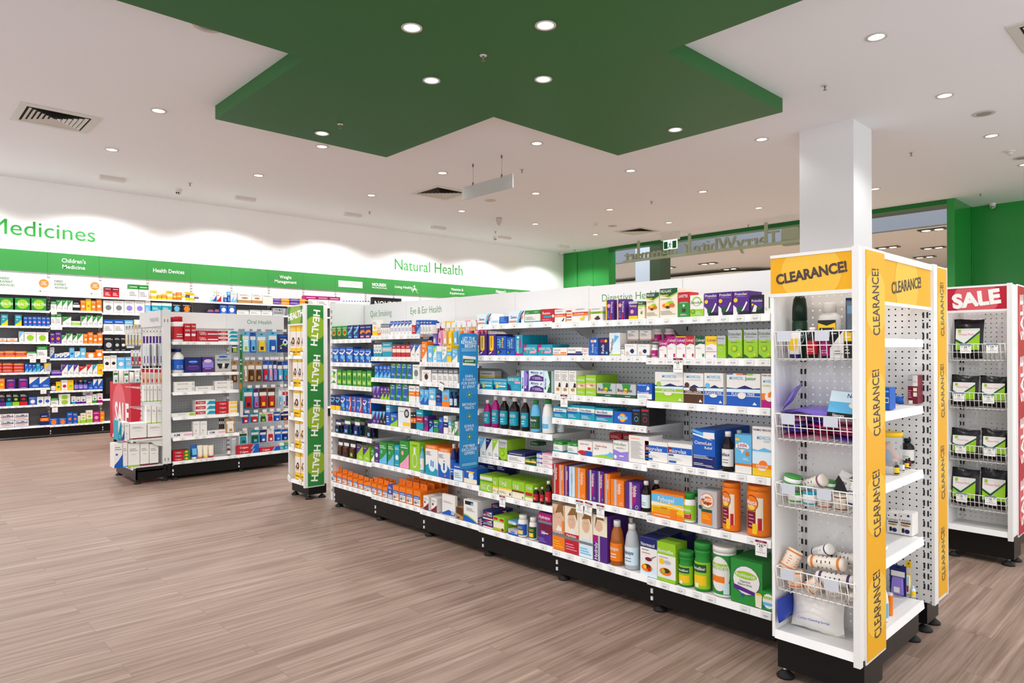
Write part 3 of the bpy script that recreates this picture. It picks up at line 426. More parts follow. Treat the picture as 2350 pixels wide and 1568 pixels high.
 'aero': 'white carton with black swash lettered 100|W|p K 0,.0 .55,0 .2,.5 0,.7;t 100 .2 .5 .14 .3 K;t AEROWIPE .6 .86 .16 .7 K;n .5 .9 .3 .6 3 K',
 'nexc': 'pale blue and black dressing carton|l|r 0 0 1 .2 K;r 0 .2 1 .6 b;r 0 .6 1 1 l;t Nexcare .7 .86 .16 .5 N;t Nexcare .3 .1 .12 .3 W;e .7 .5 .18 .12 C',
 'veet': 'royal-blue tall carton|B|t Veecia .6 .84 .1 .6 W;r .3 .3 .9 .55 W;r .34 .34 .86 .51 B;n .1 .6 .7 .76 1 W',
 'disc': 'tall maroon carton with white top|m|r 0 .62 .5 1 S;r .5 .62 1 1 W;t Dscreet .25 .84 .05 .4 m;t Dscret .76 .78 .06 .4 p;r .56 .26 .94 .4 C;r .56 .44 .94 .56 C;n .06 .4 .2 .5 4 p;r .08 0 .5 .12 W',
 'flaw': 'cream carton with gold ribbon|W|t FLAWLESS .45 .66 .1 .9 K;r .1 .52 .9 .58 K;e .45 .44 .4 .05 k;c .7 .9 .1 N;r .2 .1 .4 .3 K;e .62 .18 .2 .1 N;c .15 .85 .06 K',
 'shake': 'grey carton with bold black capitals|S|t THE_MAN .4 .75 .3 .7 K;t SHAKE .4 .35 .34 .7 K;p s .8,0 1,0 1,1 .9,1',
 'nourexb': 'large black display box, white capitals|K|t NOUREX .5 .45 .5 .9 W',
 'neil': 'white sinus carton with navy name|W|b 0 .06 B;t NeilMed .5 .75 .3 .8 N;r .05 .5 .95 .58 N;n .1 .9 .2 .4 2 R',
}
STY = {'h': ('{b} carton with {a} top', 'b .66 1 {A};n .1 .85 .76 .9 1 W;n .1 .8 .15 .5 3 {X}'),
       'm': ('{b} carton with {a} band', 'b .36 .66 {A};n .1 .8 .76 .9 1 {X};n .12 .8 .46 .58 1 W'),
       's': ('{b} carton with {a} swoosh', 'p {A} 0,0 1,0 1,.55 .5,.3 0,.12;n .1 .85 .72 .88 2 {X};c .3 .55 .14 {A}'),
       'c': ('{b} carton with {a} disc', 'c .5 .42 .3 {A};n .1 .9 .78 .9 2 {X};n .2 .8 .06 .12 1 {X}'),
       'f': ('{b} carton with {a} foot', 'b 0 .3 {A};n .1 .85 .7 .88 2 {X};e .5 .5 .26 .1 {A}'),
       'k': ('{b} carton with {a} base edge', 'b 0 .06 {A};n .15 .8 .66 .8 2 {X};n .3 .7 .5 .56 1 S'),
       'd': ('{b} carton with {a} diagonal', 'p {A} 0,1 1,1 0,.35;n .35 .92 .12 .3 2 {X};n .1 .5 .84 .92 1 W')}
_D = {}
def design(tok):
    """named design or style + base + accent (hWG, optionally hWG:Text)"""
    if tok in _D: return _D[tok]
    if tok in DES:
        a, b, l = DES[tok].split('|')
    else:
        t, _, txt = tok.partition(':'); st = STY[t[0]]
        a = st[0].format(b=PAL[t[1]][1], a=PAL[t[2]][1]); b = t[1]
        l = st[1].format(A=t[2], X='s' if t[1] in 'WCSlYcu' else 'W')
        if txt: l += ';t %s .5 .84 .12 .86 %s' % (txt, 'N' if t[1] in 'WCSl' and t[0] != 'h' else 'W')
    _D[tok] = (a, b, [x.split() for x in l.split(';') if x]); return _D[tok]
def paint(mb, w, h, dp, layers, res=2):
    y = 0.0; st = 0.0003
    U = lambda u: (float(u) - 0.5) * w
    for L in layers:
        y -= st; k = L[0]
        if k == 'b':
            z0, z1, m = float(L[1]) * h, float(L[2]) * h, pm(L[3])
            mb.poly([(-w / 2, y, z0), (w / 2, y, z0), (w / 2, y, z1), (-w / 2, y, z1)], m)
            for sx in (-1, 1):
                x = sx * (w / 2 - y * 0.8); mb.poly([(x, 0, z0), (x, dp, z0), (x, dp, z1), (x, 0, z1)], m)
            if z1 > h * 0.995: mb.poly([(-w / 2, 0, h - y), (w / 2, 0, h - y), (w / 2, dp, h - y), (-w / 2, dp, h - y)], m)
        elif k == 'r':
            x0, z0, x1, z1 = U(L[1]), float(L[2]) * h, U(L[3]), float(L[4]) * h
            mb.poly([(x0, y, z0), (x1, y, z0), (x1, y, z1), (x0, y, z1)], pm(L[5]))
        elif k in 'ce':
            x, z, rx = U(L[1]), float(L[2]) * h, float(L[3]) * w
            rz = rx if k == 'c' else float(L[4]) * h
            rz = min(rz, z, h - z) if k == 'c' else rz
            mb.disc(x, z, rx, max(rz, 0.001), y, pm(L[-1]), 16)
        elif k == 'p':
            mb.poly([(U(q.split(',')[0]), y, float(q.split(',')[1]) * h) for q in L[2:]], pm(L[1]))
        elif k == 't':
            rot = math.radians(float(L[7])) if len(L) > 7 else 0
            hh = float(L[4]) * (w if abs(rot) > 0.8 else h); wd = float(L[5]) * (h if abs(rot) > 0.8 else w)
            mb.text(L[1].replace('_', ' '), U(L[2]), float(L[3]) * h, hh, y, pm(L[6]), width=wd, rot=rot, res=1 if h < .12 else 2)
        elif k == 'n':
            n = int(L[5]); z0, z1 = float(L[3]) * h, float(L[4]) * h; x0, x1 = U(L[1]), U(L[2]); g = (z1 - z0) / n
            for i in range(n):
                q = x1 - (x1 - x0) * (0.12 + 0.3 * ((i * 7) % 3) / 3) if i else x1
                mb.poly([(x0, y, z0 + g * (i + .25)), (q, y, z0 + g * (i + .25)), (q, y, z0 + g * (i + .6)), (x0, y, z0 + g * (i + .6))], pm(L[6]))
_BM = {}
def carton_mesh(tok, w, h, d, name='carton'):
    k = (tok, round(w, 3), round(h, 3), round(d, 3))
    if k not in _BM:
        _, b, lay = design(tok); mb = MB(); hb = h
        if tok == 'ear': hb = h * .72; mb.box(-w / 2, w / 2, d - .001, d, hb, h, pm(b)); mb.disc(0, h * .86, .004, .004, d - .0016, pm('D'), 8)
        mb.box(-w / 2, w / 2, 0, d, 0, hb, pm(b)); paint(mb, w, hb, d, lay); _BM[k] = mb.mesh(name)
    return _BM[k]
def carton(tok, w, h, d, name):
    o = bpy.data.objects.new(name, carton_mesh(tok, w, h, d, name)); COL.objects.link(o); return o
# kinds other than cartons: 'bot:body,cap,label', 'fla:' (flask), 'can:body,lid,label', 'jar:', 'tub:body,cap', 'pak:card,bubble', 'bag:body,label'
def vessel(tok, w, h, name, parts=True):
    kind, _, a = tok.partition(':'); a = a.split(','); r = w / 2
    body, cap = a[0], a[1]; lab = a[2] if len(a) > 2 else None; txt = a[3] if len(a) > 3 else None
    bm = clear(PAL[body[0]][0], 0.28 if body == 'cc' and kind == 'can' else 0.55, 0.1) if len(body) > 1 else mat(PAL[body][0], 0.2)
    if kind == 'bot':
        prof = [(r * .9, 0), (r, .012 * h), (r, .62 * h), (r * .86, .72 * h), (r * .42, .82 * h), (r * .38, .88 * h)]
        cp = [(r * .5, .87 * h), (r * .5, .985 * h), (r * .45, h)]; lz = (.12 * h, .56 * h)
    elif kind == 'fla':
        prof = [(r * .92, 0), (r, .02 * h), (r, .5 * h), (r * .8, .74 * h), (r * .5, .86 * h), (r * .44, .88 * h)]
        cp = [(r * .52, .86 * h), (r * .5, .99 * h), (r * .44, h)]; lz = (.1 * h, .5 * h)
    elif kind == 'can':
        prof = [(r * .97, 0), (r, .02 * h), (r, .88 * h), (r * .98, .9 * h)]
        cp = [(r * 1.01, .89 * h), (r * 1.01, .985 * h), (r * .95, h)]; lz = (.05 * h, .85 * h)
    elif kind == 'wai':
        prof = [(r * .96, 0), (r, .02 * h), (r, .6 * h), (r * .9, .68 * h), (r * .94, .76 * h), (r, .8 * h), (r, .84 * h)]
        cp = [(r * 1.0, .84 * h), (r * 1.0, .98 * h), (r * .94, h)]; lz = (.05 * h, .6 * h)
    elif kind == 'jar':
        prof = [(r * .94, 0), (r, .03 * h), (r, .62 * h), (r * .9, .76 * h), (r * .7, .8 * h)]
        cp = [(r * .76, .79 * h), (r * .76, .98 * h), (r * .7, h)]; lz = (.08 * h, .6 * h)
    n = 20
    root = empty(name)
    mb = MB().lathe(prof, bm, n); mb.build('body', root)
    MB().lathe(cp, mat(PAL[cap][0], 0.4), n).build('cap', root)
    if lab:
        lm = MB(); k = lz; e = r * 1.012
        lm.lathe([(e, k[0]), (e, k[1])], pm(lab), 14, a0=-math.pi * .98, a1=-math.pi * .02)
        start = len(lm.v)
        acc = a[4] if len(a) > 4 else None
        hh = k[1] - k[0]
        def strip(x0, x1, z0, z1, c, y=0):
            for i in range(8):
                a_, b_ = r * (x0 + (x1 - x0) * i / 8), r * (x0 + (x1 - x0) * (i + 1) / 8); za, zb_ = k[0] + hh * z0, k[0] + hh * z1
                lm.poly([(a_, y, za), (b_, y, za), (b_, y, zb_), (a_, y, zb_)], pm(c))
        def cdisc(x, z, rx, rz, y, m):
            for i in range(12):
                t0, t1 = math.pi * i / 12, math.pi * (i + 1) / 12; xa, xb = x - rx * math.cos(t0), x - rx * math.cos(t1); ha, hb = rz * math.sin(t0), rz * math.sin(t1)
                lm.poly([(xa, y, z - ha), (xb, y, z - hb), (xb, y, z + hb), (xa, y, z + ha)], m)
        if txt == 'Meta' and kind == 'can':
            strip(-.75, .15, .12, .6, 'm'); strip(-.75, .15, .55, .6, 'k', -.0004); strip(-.1, .3, 0, .26, 'Y', -.0006); strip(.2, .8, .1, .9, 'C'); strip(.35, .7, .1, .4, 'R', -.0004)
            cdisc(-r * .2, k[0] + hh * .76, r * .6, hh * .2, -.0006, pm('m')); cdisc(-r * .2, k[0] + hh * .76, r * .55, hh * .18, -.0009, pm('O')); cdisc(-r * .2, k[0] + hh * .64, r * .36, hh * .06, -.0011, pm('Y'))
            lm.text('MUCIL', -r * .25, k[0] + hh * .68, hh * .06, -.0014, pm('W'), width=w * .36)
            for i in range(4): strip(-.55, .05 - .1 * (i % 2), .18 + .09 * i, .2 + .09 * i, 'p', -.0005)
        elif kind == 'wai':
            strip(-.9, .9, .12, .5, 'Y'); strip(-.9, .9, .62, .92, 'D', -.0003); strip(-.5, 0, .04, .2, 'W', -.0005)
        elif lab == 'G' and txt == 'ProNourish':
            cdisc(0, k[0] + hh * .52, r * .95, hh * .44, -.0003, pm('W')); strip(-.85, .8, .62, .78, 'g', -.0006); strip(-.85, .5, .3, .46, 'O', -.0006); strip(.4, .9, .02, .3, 'l', -.0008)
        elif acc:
            strip(-.72, .72, .1, .45, acc)
        ty = .77 if kind == 'wai' else .7
        if txt == 'Meta' and kind == 'can': lm.text('Meta', -r * .2, k[0] + hh * .78, hh * .11, -.0015, pm('W'), width=w * .5)
        elif txt: lm.text(txt.replace('_', ' '), 0, k[0] + hh * ty, hh * (.12 if kind == 'wai' else .2), -.0009, pm('Y' if acc == 'Y' and lab in 'BD' else 'W' if lab not in 'WClYS' or kind == 'wai' else 'N'), width=w * .8)
        for i in range(0 if kind in ('wai', 'can') else 2):
            z = k[0] + hh * (.2 + .16 * i); lm.poly([(x * r * .1, 0, z) for x in range(-5, 6)] + [(x * r * .1, 0, z + hh * .05) for x in range(5, -6, -1)], pm('s' if lab in 'WClYS' else 'W'))
        def wrap(x, y, z):
            t = x / r; q = r * 1.02 - y; return (q * math.sin(t), -q * math.cos(t), z)
        lm.bend(wrap, start); lm.build('label', root)
    return root
def vdesc(tok):
    kind, _, a = tok.partition(':'); a = a.split(',')
    nm = {'bot': 'bottle', 'fla': 'flask', 'can': 'canister', 'wai': 'canister', 'jar': 'jar', 'tub': 'tube', 'pak': 'hanging pack', 'bag': 'pouch'}[kind]
    b = PAL[a[0][0]][1]
    if kind == 'pak': return b + ' hang pack, ' + PAL[a[1]][1] + ' contents'
    if kind == 'bag': return b + ' ' + nm + (' with ' + PAL[a[1]][1] + ' label' if len(a) > 1 else '')
    if len(a[0]) > 1: b = ('clear ' + b) if a[0][0] != 'c' else 'clear glass'
    t = b + ' ' + nm + ' with ' + PAL[a[1]][1] + ' cap'
    if len(a) > 2 and kind != 'tub' and a[2] != a[0]: t = b + ' ' + nm + ', ' + PAL[a[1]][1] + ' cap, ' + PAL[a[2]][1] + ' label'
    return t
def tube(tok, w, h, name):
    a = tok.split(':')[1].split(','); root = empty(name); r = w / 2; n = 12; mb = MB(); b = 0
    prof = [(.9, .8, .14), (1, .9, .3), (1, .55, .7), (1.08, .06, 1.0)]
    vs = [[(r * kx * math.cos(2 * math.pi * i / n), r * ky * math.sin(2 * math.pi * i / n), h * z) for i in range(n)] for kx, ky, z in prof]
    for j in range(3):
        for i in range(n):
            k = (i + 1) % n; mb.poly([vs[j][i], vs[j][k], vs[j + 1][k], vs[j + 1][i]], pm(a[0]), True)
    mb.poly(vs[3], pm(a[0]))
    if len(a) > 2: mb.poly([(-r * .7, -r * .98, .3 * h), (r * .7, -r * .98, .3 * h), (r * .7, -r * .5, .75 * h), (-r * .7, -r * .5, .75 * h)], pm(a[2]))
    mb.build('body', root)
    MB().lathe([(r * .8, 0), (r * .86, .02 * h), (r * .8, .15 * h)], pm(a[1]), 14).build('cap', root)
    return root
def pack(tok, w, h, name):
    """card-backed hanging pack: printed card with a euro slot, bulging clear bubble over the goods"""
    a = tok.split(':')[1].split(','); root = empty(name); c = MB()
    c.box(-w / 2, w / 2, .004, .006, 0, h, pm(a[0]))
    c.poly([(-w * .42, .0037, h * .62), (w * .42, .0037, h * .62), (w * .42, .0037, h * .8), (-w * .42, .0037, h * .8)], pm('W' if a[0] not in 'WC' else (a[2] if len(a) > 2 else 'B')))
    c.poly([(-w * .12, .0036, h * .9), (w * .12, .0036, h * .9), (w * .12, .0036, h * .94), (-w * .12, .0036, h * .94)], BLACK)
    c.build('card', root)
    g = MB(); q = .36 * w
    g.hexa([(-q, -.012, h * .06), (q, -.012, h * .06), (q, .004, h * .04), (-q, .004, h * .04), (-q * .8, -.012, h * .55), (q * .8, -.012, h * .55), (q * .9, .004, h * .6), (-q * .9, .004, h * .6)], mat(PAL[a[1]][0], .2))
    if len(a) > 2: g.poly([(-q * .5, -.0124, h * .12), (q * .5, -.0124, h * .12), (q * .5, -.0124, h * .3), (-q * .5, -.0124, h * .3)], pm(a[2]))
    g.build('bubble', root)
    return root
def pouch(tok, w, h, name, th=.035):
    """pillow pouch, crimped at top and bottom, printed label on the bulging front"""
    a = tok.split(':')[1].split(','); root = empty(name); mb = MB(); nx, nz = 8, 10
    film = mat(PAL[a[0]][0], .22)
    def P(i, j, sgn):
        u, v = i / nx, j / nz
        bul = (math.sin(math.pi * u) ** .6) * (math.sin(math.pi * v) ** .6) if 0 < u < 1 and 0 < v < 1 else 0
        cr = .004 * math.sin(9 * u * math.pi + 3 * v) * (1 - bul)
        return ((u - .5) * w * (1 - .05 * math.sin(math.pi * v)), sgn * th / 2 * bul + cr, v * h + .004 * math.sin(5 * u + 1))
    for sgn in (-1, 1): mb.grid(lambda i, j: P(i, j, sgn), nx, nz, film)
    mb.build('film', root)
    if len(a) > 1:
        lb = MB()
        y = -th / 2 - .003
        def Q(u, v): return ((u - .5) * w * .78, y, h * (.2 + .55 * v))
        def patch(u0, v0, u1, v1, m, e=0):
            n = 6
            for i in range(n):
                ua, ub = u0 + (u1 - u0) * i / n, u0 + (u1 - u0) * (i + 1) / n
                lb.poly([(q[0], q[1] - e, q[2]) for q in (Q(ua, v0), Q(ub, v0), Q(ub, v1), Q(ua, v1))], m)
        patch(0, 0, 1, 1, pm(a[1]))
        if a[1] == 'W':
            st = lambda u, v, e: (Q(u, v)[0], Q(u, v)[1] - e, Q(u, v)[2])
            lb.poly([st(0, 0, .001), st(1, 0, .001), st(1, .8, .001), st(.4, .18, .001), st(0, .42, .001)], pm('g'))
            lb.poly([st(0, .42, .0014), st(.36, .18, .0014), st(1, .8, .0014), st(1, .9, .0014), st(.36, .3, .0014), st(0, .52, .0014)], pm('D'))
            lb.poly([st(.1, .8, .0014), st(.22, .8, .0014), st(.22, .95, .0014), st(.1, .95, .0014)], pm('g'))
            lb.text('Wheat Pack', -.05 * w, h * .6, h * .05, Q(.5, .6)[1] - .0016, pm('p'))
        lb.build('label', root)
    return root
def make(tok, w, h, d, noun):
    if ':' in tok and tok.split(':')[0] in ('bot', 'fla', 'can', 'wai', 'jar'): return vessel(tok, w, h, noun[1] if noun else 'bottle'), vdesc(tok), {'bot': 'bottle', 'fla': 'bottle', 'can': 'canister', 'wai': 'canister', 'jar': 'jar'}[tok[:3]]
    if tok.startswith('tub:'): return tube(tok, w, h, 'tube'), vdesc(tok), 'tube'
    if tok.startswith('pak:'): return pack(tok, w, h, 'hanging_pack'), vdesc(tok), 'packet'
    if tok.startswith('bag:'): return pouch(tok, w, h, 'pouch'), vdesc(tok), 'pouch'
    return carton(tok, w, h, d, noun[0]), design(tok)[0], 'box'
def seen_width(fr, x, y, d, wpx):
    '''true diameter of a round thing that shows wpx pixels wide at depth d'''
    a, z = fr.px(x, y, d); return max(wpx * (fr.w(a, d, z).dot(CF)) / FOC * .98, .012)
def row(fr, z, crop, place, mark, noun, items, d=0.012, dep=0.11, group=None, bot=None):
    """items: 'x0 x1 ytop token [/stack] [*rows back] [+extra depth]' in pixels of the crop (x, y, scale); all stand on the shelf at height z"""
    cx, cy, sc = crop
    out = []
    for it in items.split(';'):
        q = it.split()
        if not q: continue
        x0, x1, yt = (float(v) for v in q[:3]); tok = q[3]; st = 1; nb = 1; dd = d; dp = dep; hz = 0
        for f in q[4:]:
            if f[0] == '/': st = int(f[1:])
            elif f[0] == '*': nb = int(f[1:])
            elif f[0] == '+': dd = d + float(f[1:])
            elif f[0] == '=': dp = float(f[1:])
            elif f[0] == '^': hz = float(f[1:])
        xm = (x0 + x1) / 2
        round_ = tok.split(':')[0] in ('bot', 'fla', 'can', 'wai', 'jar', 'tub')
        s0 = fr.px(cx + x0 / sc, cy + yt / sc, dd)[0]; s1, zt = fr.px(cx + x1 / sc, cy + yt / sc, dd)
        zt = (fr.px(cx + x0 / sc, cy + yt / sc, dd)[1] + fr.px(cx + x1 / sc, cy + yt / sc, dd)[1]) / 2
        w = max(abs(s1 - s0) - .002, .01); sm = (s0 + s1) / 2
        if round_:
            dd += abs(s1 - s0) / 2; w = abs(s1 - s0)
            w = seen_width(fr, cx + xm / sc, cy + yt / sc, dd - w / 2, (x1 - x0) / sc); dd = dd - abs(s1 - s0) / 2 + w / 2; s0 = fr.px(cx + x0 / sc, cy + yt / sc, dd)[0]; s1, zt = fr.px(cx + x1 / sc, cy + yt / sc, dd); sm = (s0 + s1) / 2
        H = max(zt - z - hz, .02)
        for b in range(nb):
            for k in range(st):
                hh = H / st
                o, desc, cat = make(tok, w, hh - (.0005 if st > 1 else 0), dp, noun)
                pit = (w + .004) if round_ else dp + .003
                o.location = fr.w(sm, dd + b * pit, z + hz + k * hh); o.rotation_euler = (0, 0, fr.rot)
                o['category'] = cat; o['group'] = group or ('packs, ' + place)
                dsc = desc
                if st > 1: dsc = ('lower ', 'middle ' if st > 2 else 'upper ', 'upper ', 'topmost ')[k] + desc if k < 4 else desc
                pend(o, dsc, place, mark, sm, b); out.append((sm, w))
    return out
# ------------------------------------------------------------------ setting
WY = 12.675                      # back wall carrying the medicines shelving
SX = 13.9                        # shopfront line
fl = MB(); fl.poly([(-5, -2.4, 0), (32, -2.4, 0), (32, 20, 0), (-5, 20, 0)], floor_mat()); struct('floor', fl)
CEIL = mat('#edf0f6', 0.8, spec=0.2)
ce = MB(); ce.poly([(-5, -1.6, ZC), (-5, WY, ZC), (SX, WY, ZC), (SX, -1.6, ZC)], CEIL); ce.box(-5, SX, -1.6, WY, ZC + .02, ZC + .1, CEIL); struct('ceiling', ce)
WALLM = mat('#f1f1f1', 0.6)
wl = MB(); wl.box(-5, SX + .2, WY, WY + .2, 0, ZC, WALLM); struct('wall_left', wl)
GLOSS = mat('#1d8a34', 0.22, spec=0.5)
GJAMB = 3.4
wr = MB(); wr.box(15.06, 15.3, -4, GJAMB, 0, ZC, GLOSS); struct('wall_right', wr)
jm = MB(); jm.box(SX, 15.06, GJAMB, GJAMB + .12, 0, ZC, GLOSS)
jm.box(14.98, 15.0, GJAMB - .004, GJAMB, 0, ZC, mat('#14591f', .4)); struct('trim_1', jm)
c2 = MB(); c2.box(SX, 15.3, -4, GJAMB, ZC, ZC + .1, CEIL); struct('ceiling_side', c2)
# green glass pier beside the back wall, and the beam over the opening
pr = MB(); y0, y1, y2, y3 = [onx(x, 600, SX).y for x in (1299, 1324, 1360, 1396)]
pr.box(SX, SX + .3, y1, WY, 0, ZC, GLOSS)
for a, b in ((y2 + .004, y1), (y3, y2 - .004)): pr.box(SX + .02, SX + .3, a, b, 0, ZC, GLOSS)
pr.box(SX + .05, SX + .3, y2 - .004, y2 + .004, 0, ZC, mat('#0f4a1c', .5)); struct('wall_end', pr)
zb = onx(1840, 514, SX).z
bm_ = MB(); bm_.box(SX, SX + .25, GJAMB + .12, y3, zb, ZC, mat('#1c6a2c', 0.4)); struct('trim_2', bm_)
bk = MB(); zk0 = onx(2010, 493, SX + .1).z
bk.box(SX + .3, SX + .6, GJAMB + .12, 6.4, onx(2085, 484, SX + .3).z, zb + .02, BLACK); struct('trim_3', bk)
# column
cl = MB(); cl.box(8.25, 8.82, 3.02, 3.645, 0, ZC, mat('#dfdfe1', 0.5)); struct('column', cl)
# the shopping centre beyond
MX = 17.2
MALLC = mat('#dedcd6', .8); FAS = mat('#868d9a', .6)
zf0 = onx(2002, 534, MX).z; zf1 = 5.2
m1 = MB(); m1.box(MX, MX + .2, -2, 22, zf0, zf1, FAS); struct('wall_beyond', m1)
m2 = MB(); m2.box(MX + .2, 32, -2, 22, zf0, zf0 + .1, MALLC); struct('ceiling_beyond', m2)
m3 = MB(); a = onx(1458, 560, 16.0); b = onx(1491, 560, 16.0); c = onx(1515, 560, 16.0)
m3.box(16.0, 16.5, b.y, a.y, 0, 5, mat('#ccd4e6', .6)); m3.box(16.0, 16.5, c.y, b.y, 0, 5, mat('#3c4a34', .5)); struct('column_beyond', m3)
m4 = MB(); m4.box(26, 26.2, -2, 22, 0, zf0, mat('#cfc8bc', .7)); struct('wall_far', m4)
# a pale curved bulkhead over the shops across the mall
m5 = MB(); n = 10
pts = [(21 + 3.0 * (1 - math.sin(.5 * math.pi * i / n)), 10.2 + 1.6 * (1 - math.cos(.5 * math.pi * i / n))) for i in range(n + 1)] + [(21, 17.6)]
for (xa, ya), (xb, yb) in zip(pts, pts[1:]):
    m5.poly([(xa, ya, .0), (xb, yb, .0), (xb, yb, 3.9), (xa, ya, 3.9)], mat('#e3ddd3', .7), True)
    m5.poly([(xa, ya, 3.9), (xb, yb, 3.9), (25, yb, 3.9), (25, ya, 3.9)], mat('#e3ddd3', .7))
struct('wall_bulkhead', m5)
tw = [(2140, 527), (2037, 568), (2142, 569), (2122, 590), (1675, 577), (1625, 605), (1530, 615)]
for i, (x, y) in enumerate(tw):
    p = onz(x, y, zf0 - .012)
    if not (MX + .3 < p.x < 30): p.x = 18 + i * .8; p.y = ray(x, y).y / ray(x, y).x * p.x
    t = empty('twin_spotlight', (p.x, p.y, zf0 - .012)); q = MB(); q.box(-.13, .13, -.28, .28, -.012, .012, mat('#54514c', .5)); q.build('housing', t)
    for k in (-.13, .13):
        l = MB(); l.lathe([(.09, -.016), (.085, -.013)], mat('#fff3dc', .4, emit=2.0), 14); o = l.build('lamp', t); o.location.y = k
    tag(t, 'twin recessed spotlight in the shopping-centre ceiling beyond the shopfront', 'light', 'shopping-centre spotlights')
# ------------------------------------------------------------------ dropped green cross
cr_ = MB(); GCR = mat('#2a6631', 0.5, spec=0.3)
O = [(2.73, 7.53), (4.885, 7.53), (4.885, 5.455), (7.03, 5.455), (7.03, 3.283), (4.885, 3.283), (4.885, 1.13), (2.73, 1.13), (2.73, 3.283), (0.58, 3.283), (0.58, 5.455), (2.73, 5.455)]
cr_.poly([(x, y, ZB) for x, y in O], GCR)
for (xa, ya), (xb, yb) in zip(O, O[1:] + O[:1]): cr_.poly([(xa, ya, ZB), (xb, yb, ZB), (xb, yb, ZC - .001), (xa, ya, ZC - .001)], GCR)
tag(cr_.build('ceiling_cross'), 'large dark green cross-shaped dropped slab hung under the white ceiling', 'ceiling feature')
# ------------------------------------------------------------------ fixture parts
def foot_mesh():
    if 'foot' not in _BM: _BM['foot'] = MB().lathe([(.034, 0), (.034, .008), (.02, .02), (.011, .03), (.008, .034), (.008, .06)], [RUB, RUB, RUB, CHROME, CHROME], 14).mesh('foot')
    return _BM['foot']
def put(mesh, name, parent, loc):
    o = bpy.data.objects.new(name, mesh); COL.objects.link(o); o.parent = parent; o.location = loc; return o
def ticket_mesh(price=None, w=.046, h=.03):
    k = ('ticket', price if price else random.randrange(3), w)
    if k not in _BM:
        mb = MB(); mb.box(-w / 2, w / 2, -.0012, 0, 0, h, mat('#e9e9e7', .45)); y = -.0016; q = mat('#b9b7b3', .6); t = mat('#77767a', .6)
        mb.poly([(-w * .3, y, h * .82), (w * .3, y, h * .82), (w * .3, y, h * .86), (-w * .3, y, h * .86)], q)
        if price and isinstance(price, str): mb.text(price, 0, h * .42, h * .2, y, mat('#55545a', .6), width=w * .5)
        else:
            for i in range(4): x = -w * .15 + i * w * .08; mb.poly([(x, y, h * .34), (x + w * .05, y, h * .34), (x + w * .05, y, h * .5), (x, y, h * .5)], t)
        mb.poly([(-w * .15, y, h * .2), (w * .15, y, h * .2), (w * .08, y, h * .26), (-w * .08, y, h * .26)], q); _BM[k] = mb.mesh('price_ticket')
    return _BM[k]
LIPM = mat('#f1f1f0', .35)
def shelf(root, w, z, depth, lip=.033, brackets=True, name='shelf', deckm=None, back=None, tilt=0.004):
    """z = top of the front lip; front plane y=0"""
    mb = MB(); t = z - .003; dk = deckm or OFFW
    mb.box(-w / 2, w / 2, .004, depth, t - .018, t, dk)
    mb.hexa([(-w / 2, -tilt, z - lip), (w / 2, -tilt, z - lip), (w / 2, .006, z - lip), (-w / 2, .006, z - lip), (-w / 2, 0, z), (w / 2, 0, z), (w / 2, .006, z), (-w / 2, .006, z)], LIPM)
    o = mb.build(name, root)
    if brackets:
        for sx in (-1, 1):
            b = MB(); x = sx * (w / 2 - .012)
            pr = [(depth * .12, t - .018), (depth, t - .018), (depth, t - .09), (depth * .78, t - .075), (depth * .62, t - .04), (depth * .12, t - .032)]
            for xx in (x - .0012, x + .0012): b.poly([(xx, p[0], p[1]) for p in pr], OFFW)
            for p, q in zip(pr, pr[1:] + pr[:1]): b.poly([(x - .0012, p[0], p[1]), (x + .0012, p[0], p[1]), (x + .0012, q[0], q[1]), (x - .0012, q[0], q[1])], OFFW)
            b.build('bracket', o)
    return o
def slots(mb, x, y, z0, z1, m, pitch=.05, w=.004, h=.022, side=None):
    z = z0
    while z < z1:
        for dx in ((0,) if side else (-.008, .008)):
            if side: mb.poly([(x + side * .0006, y - w, z), (x + side * .0006, y + w, z), (x + side * .0006, y + w, z + h), (x + side * .0006, y - w, z + h)], m)
            else: mb.poly([(x + dx - w, y - .0006, z), (x + dx + w, y - .0006, z), (x + dx + w, y - .0006, z + h), (x + dx - w, y - .0006, z + h)], m)
        z += pitch
SLOT = mat('#2b2b2d', .7)
class Bay: pass
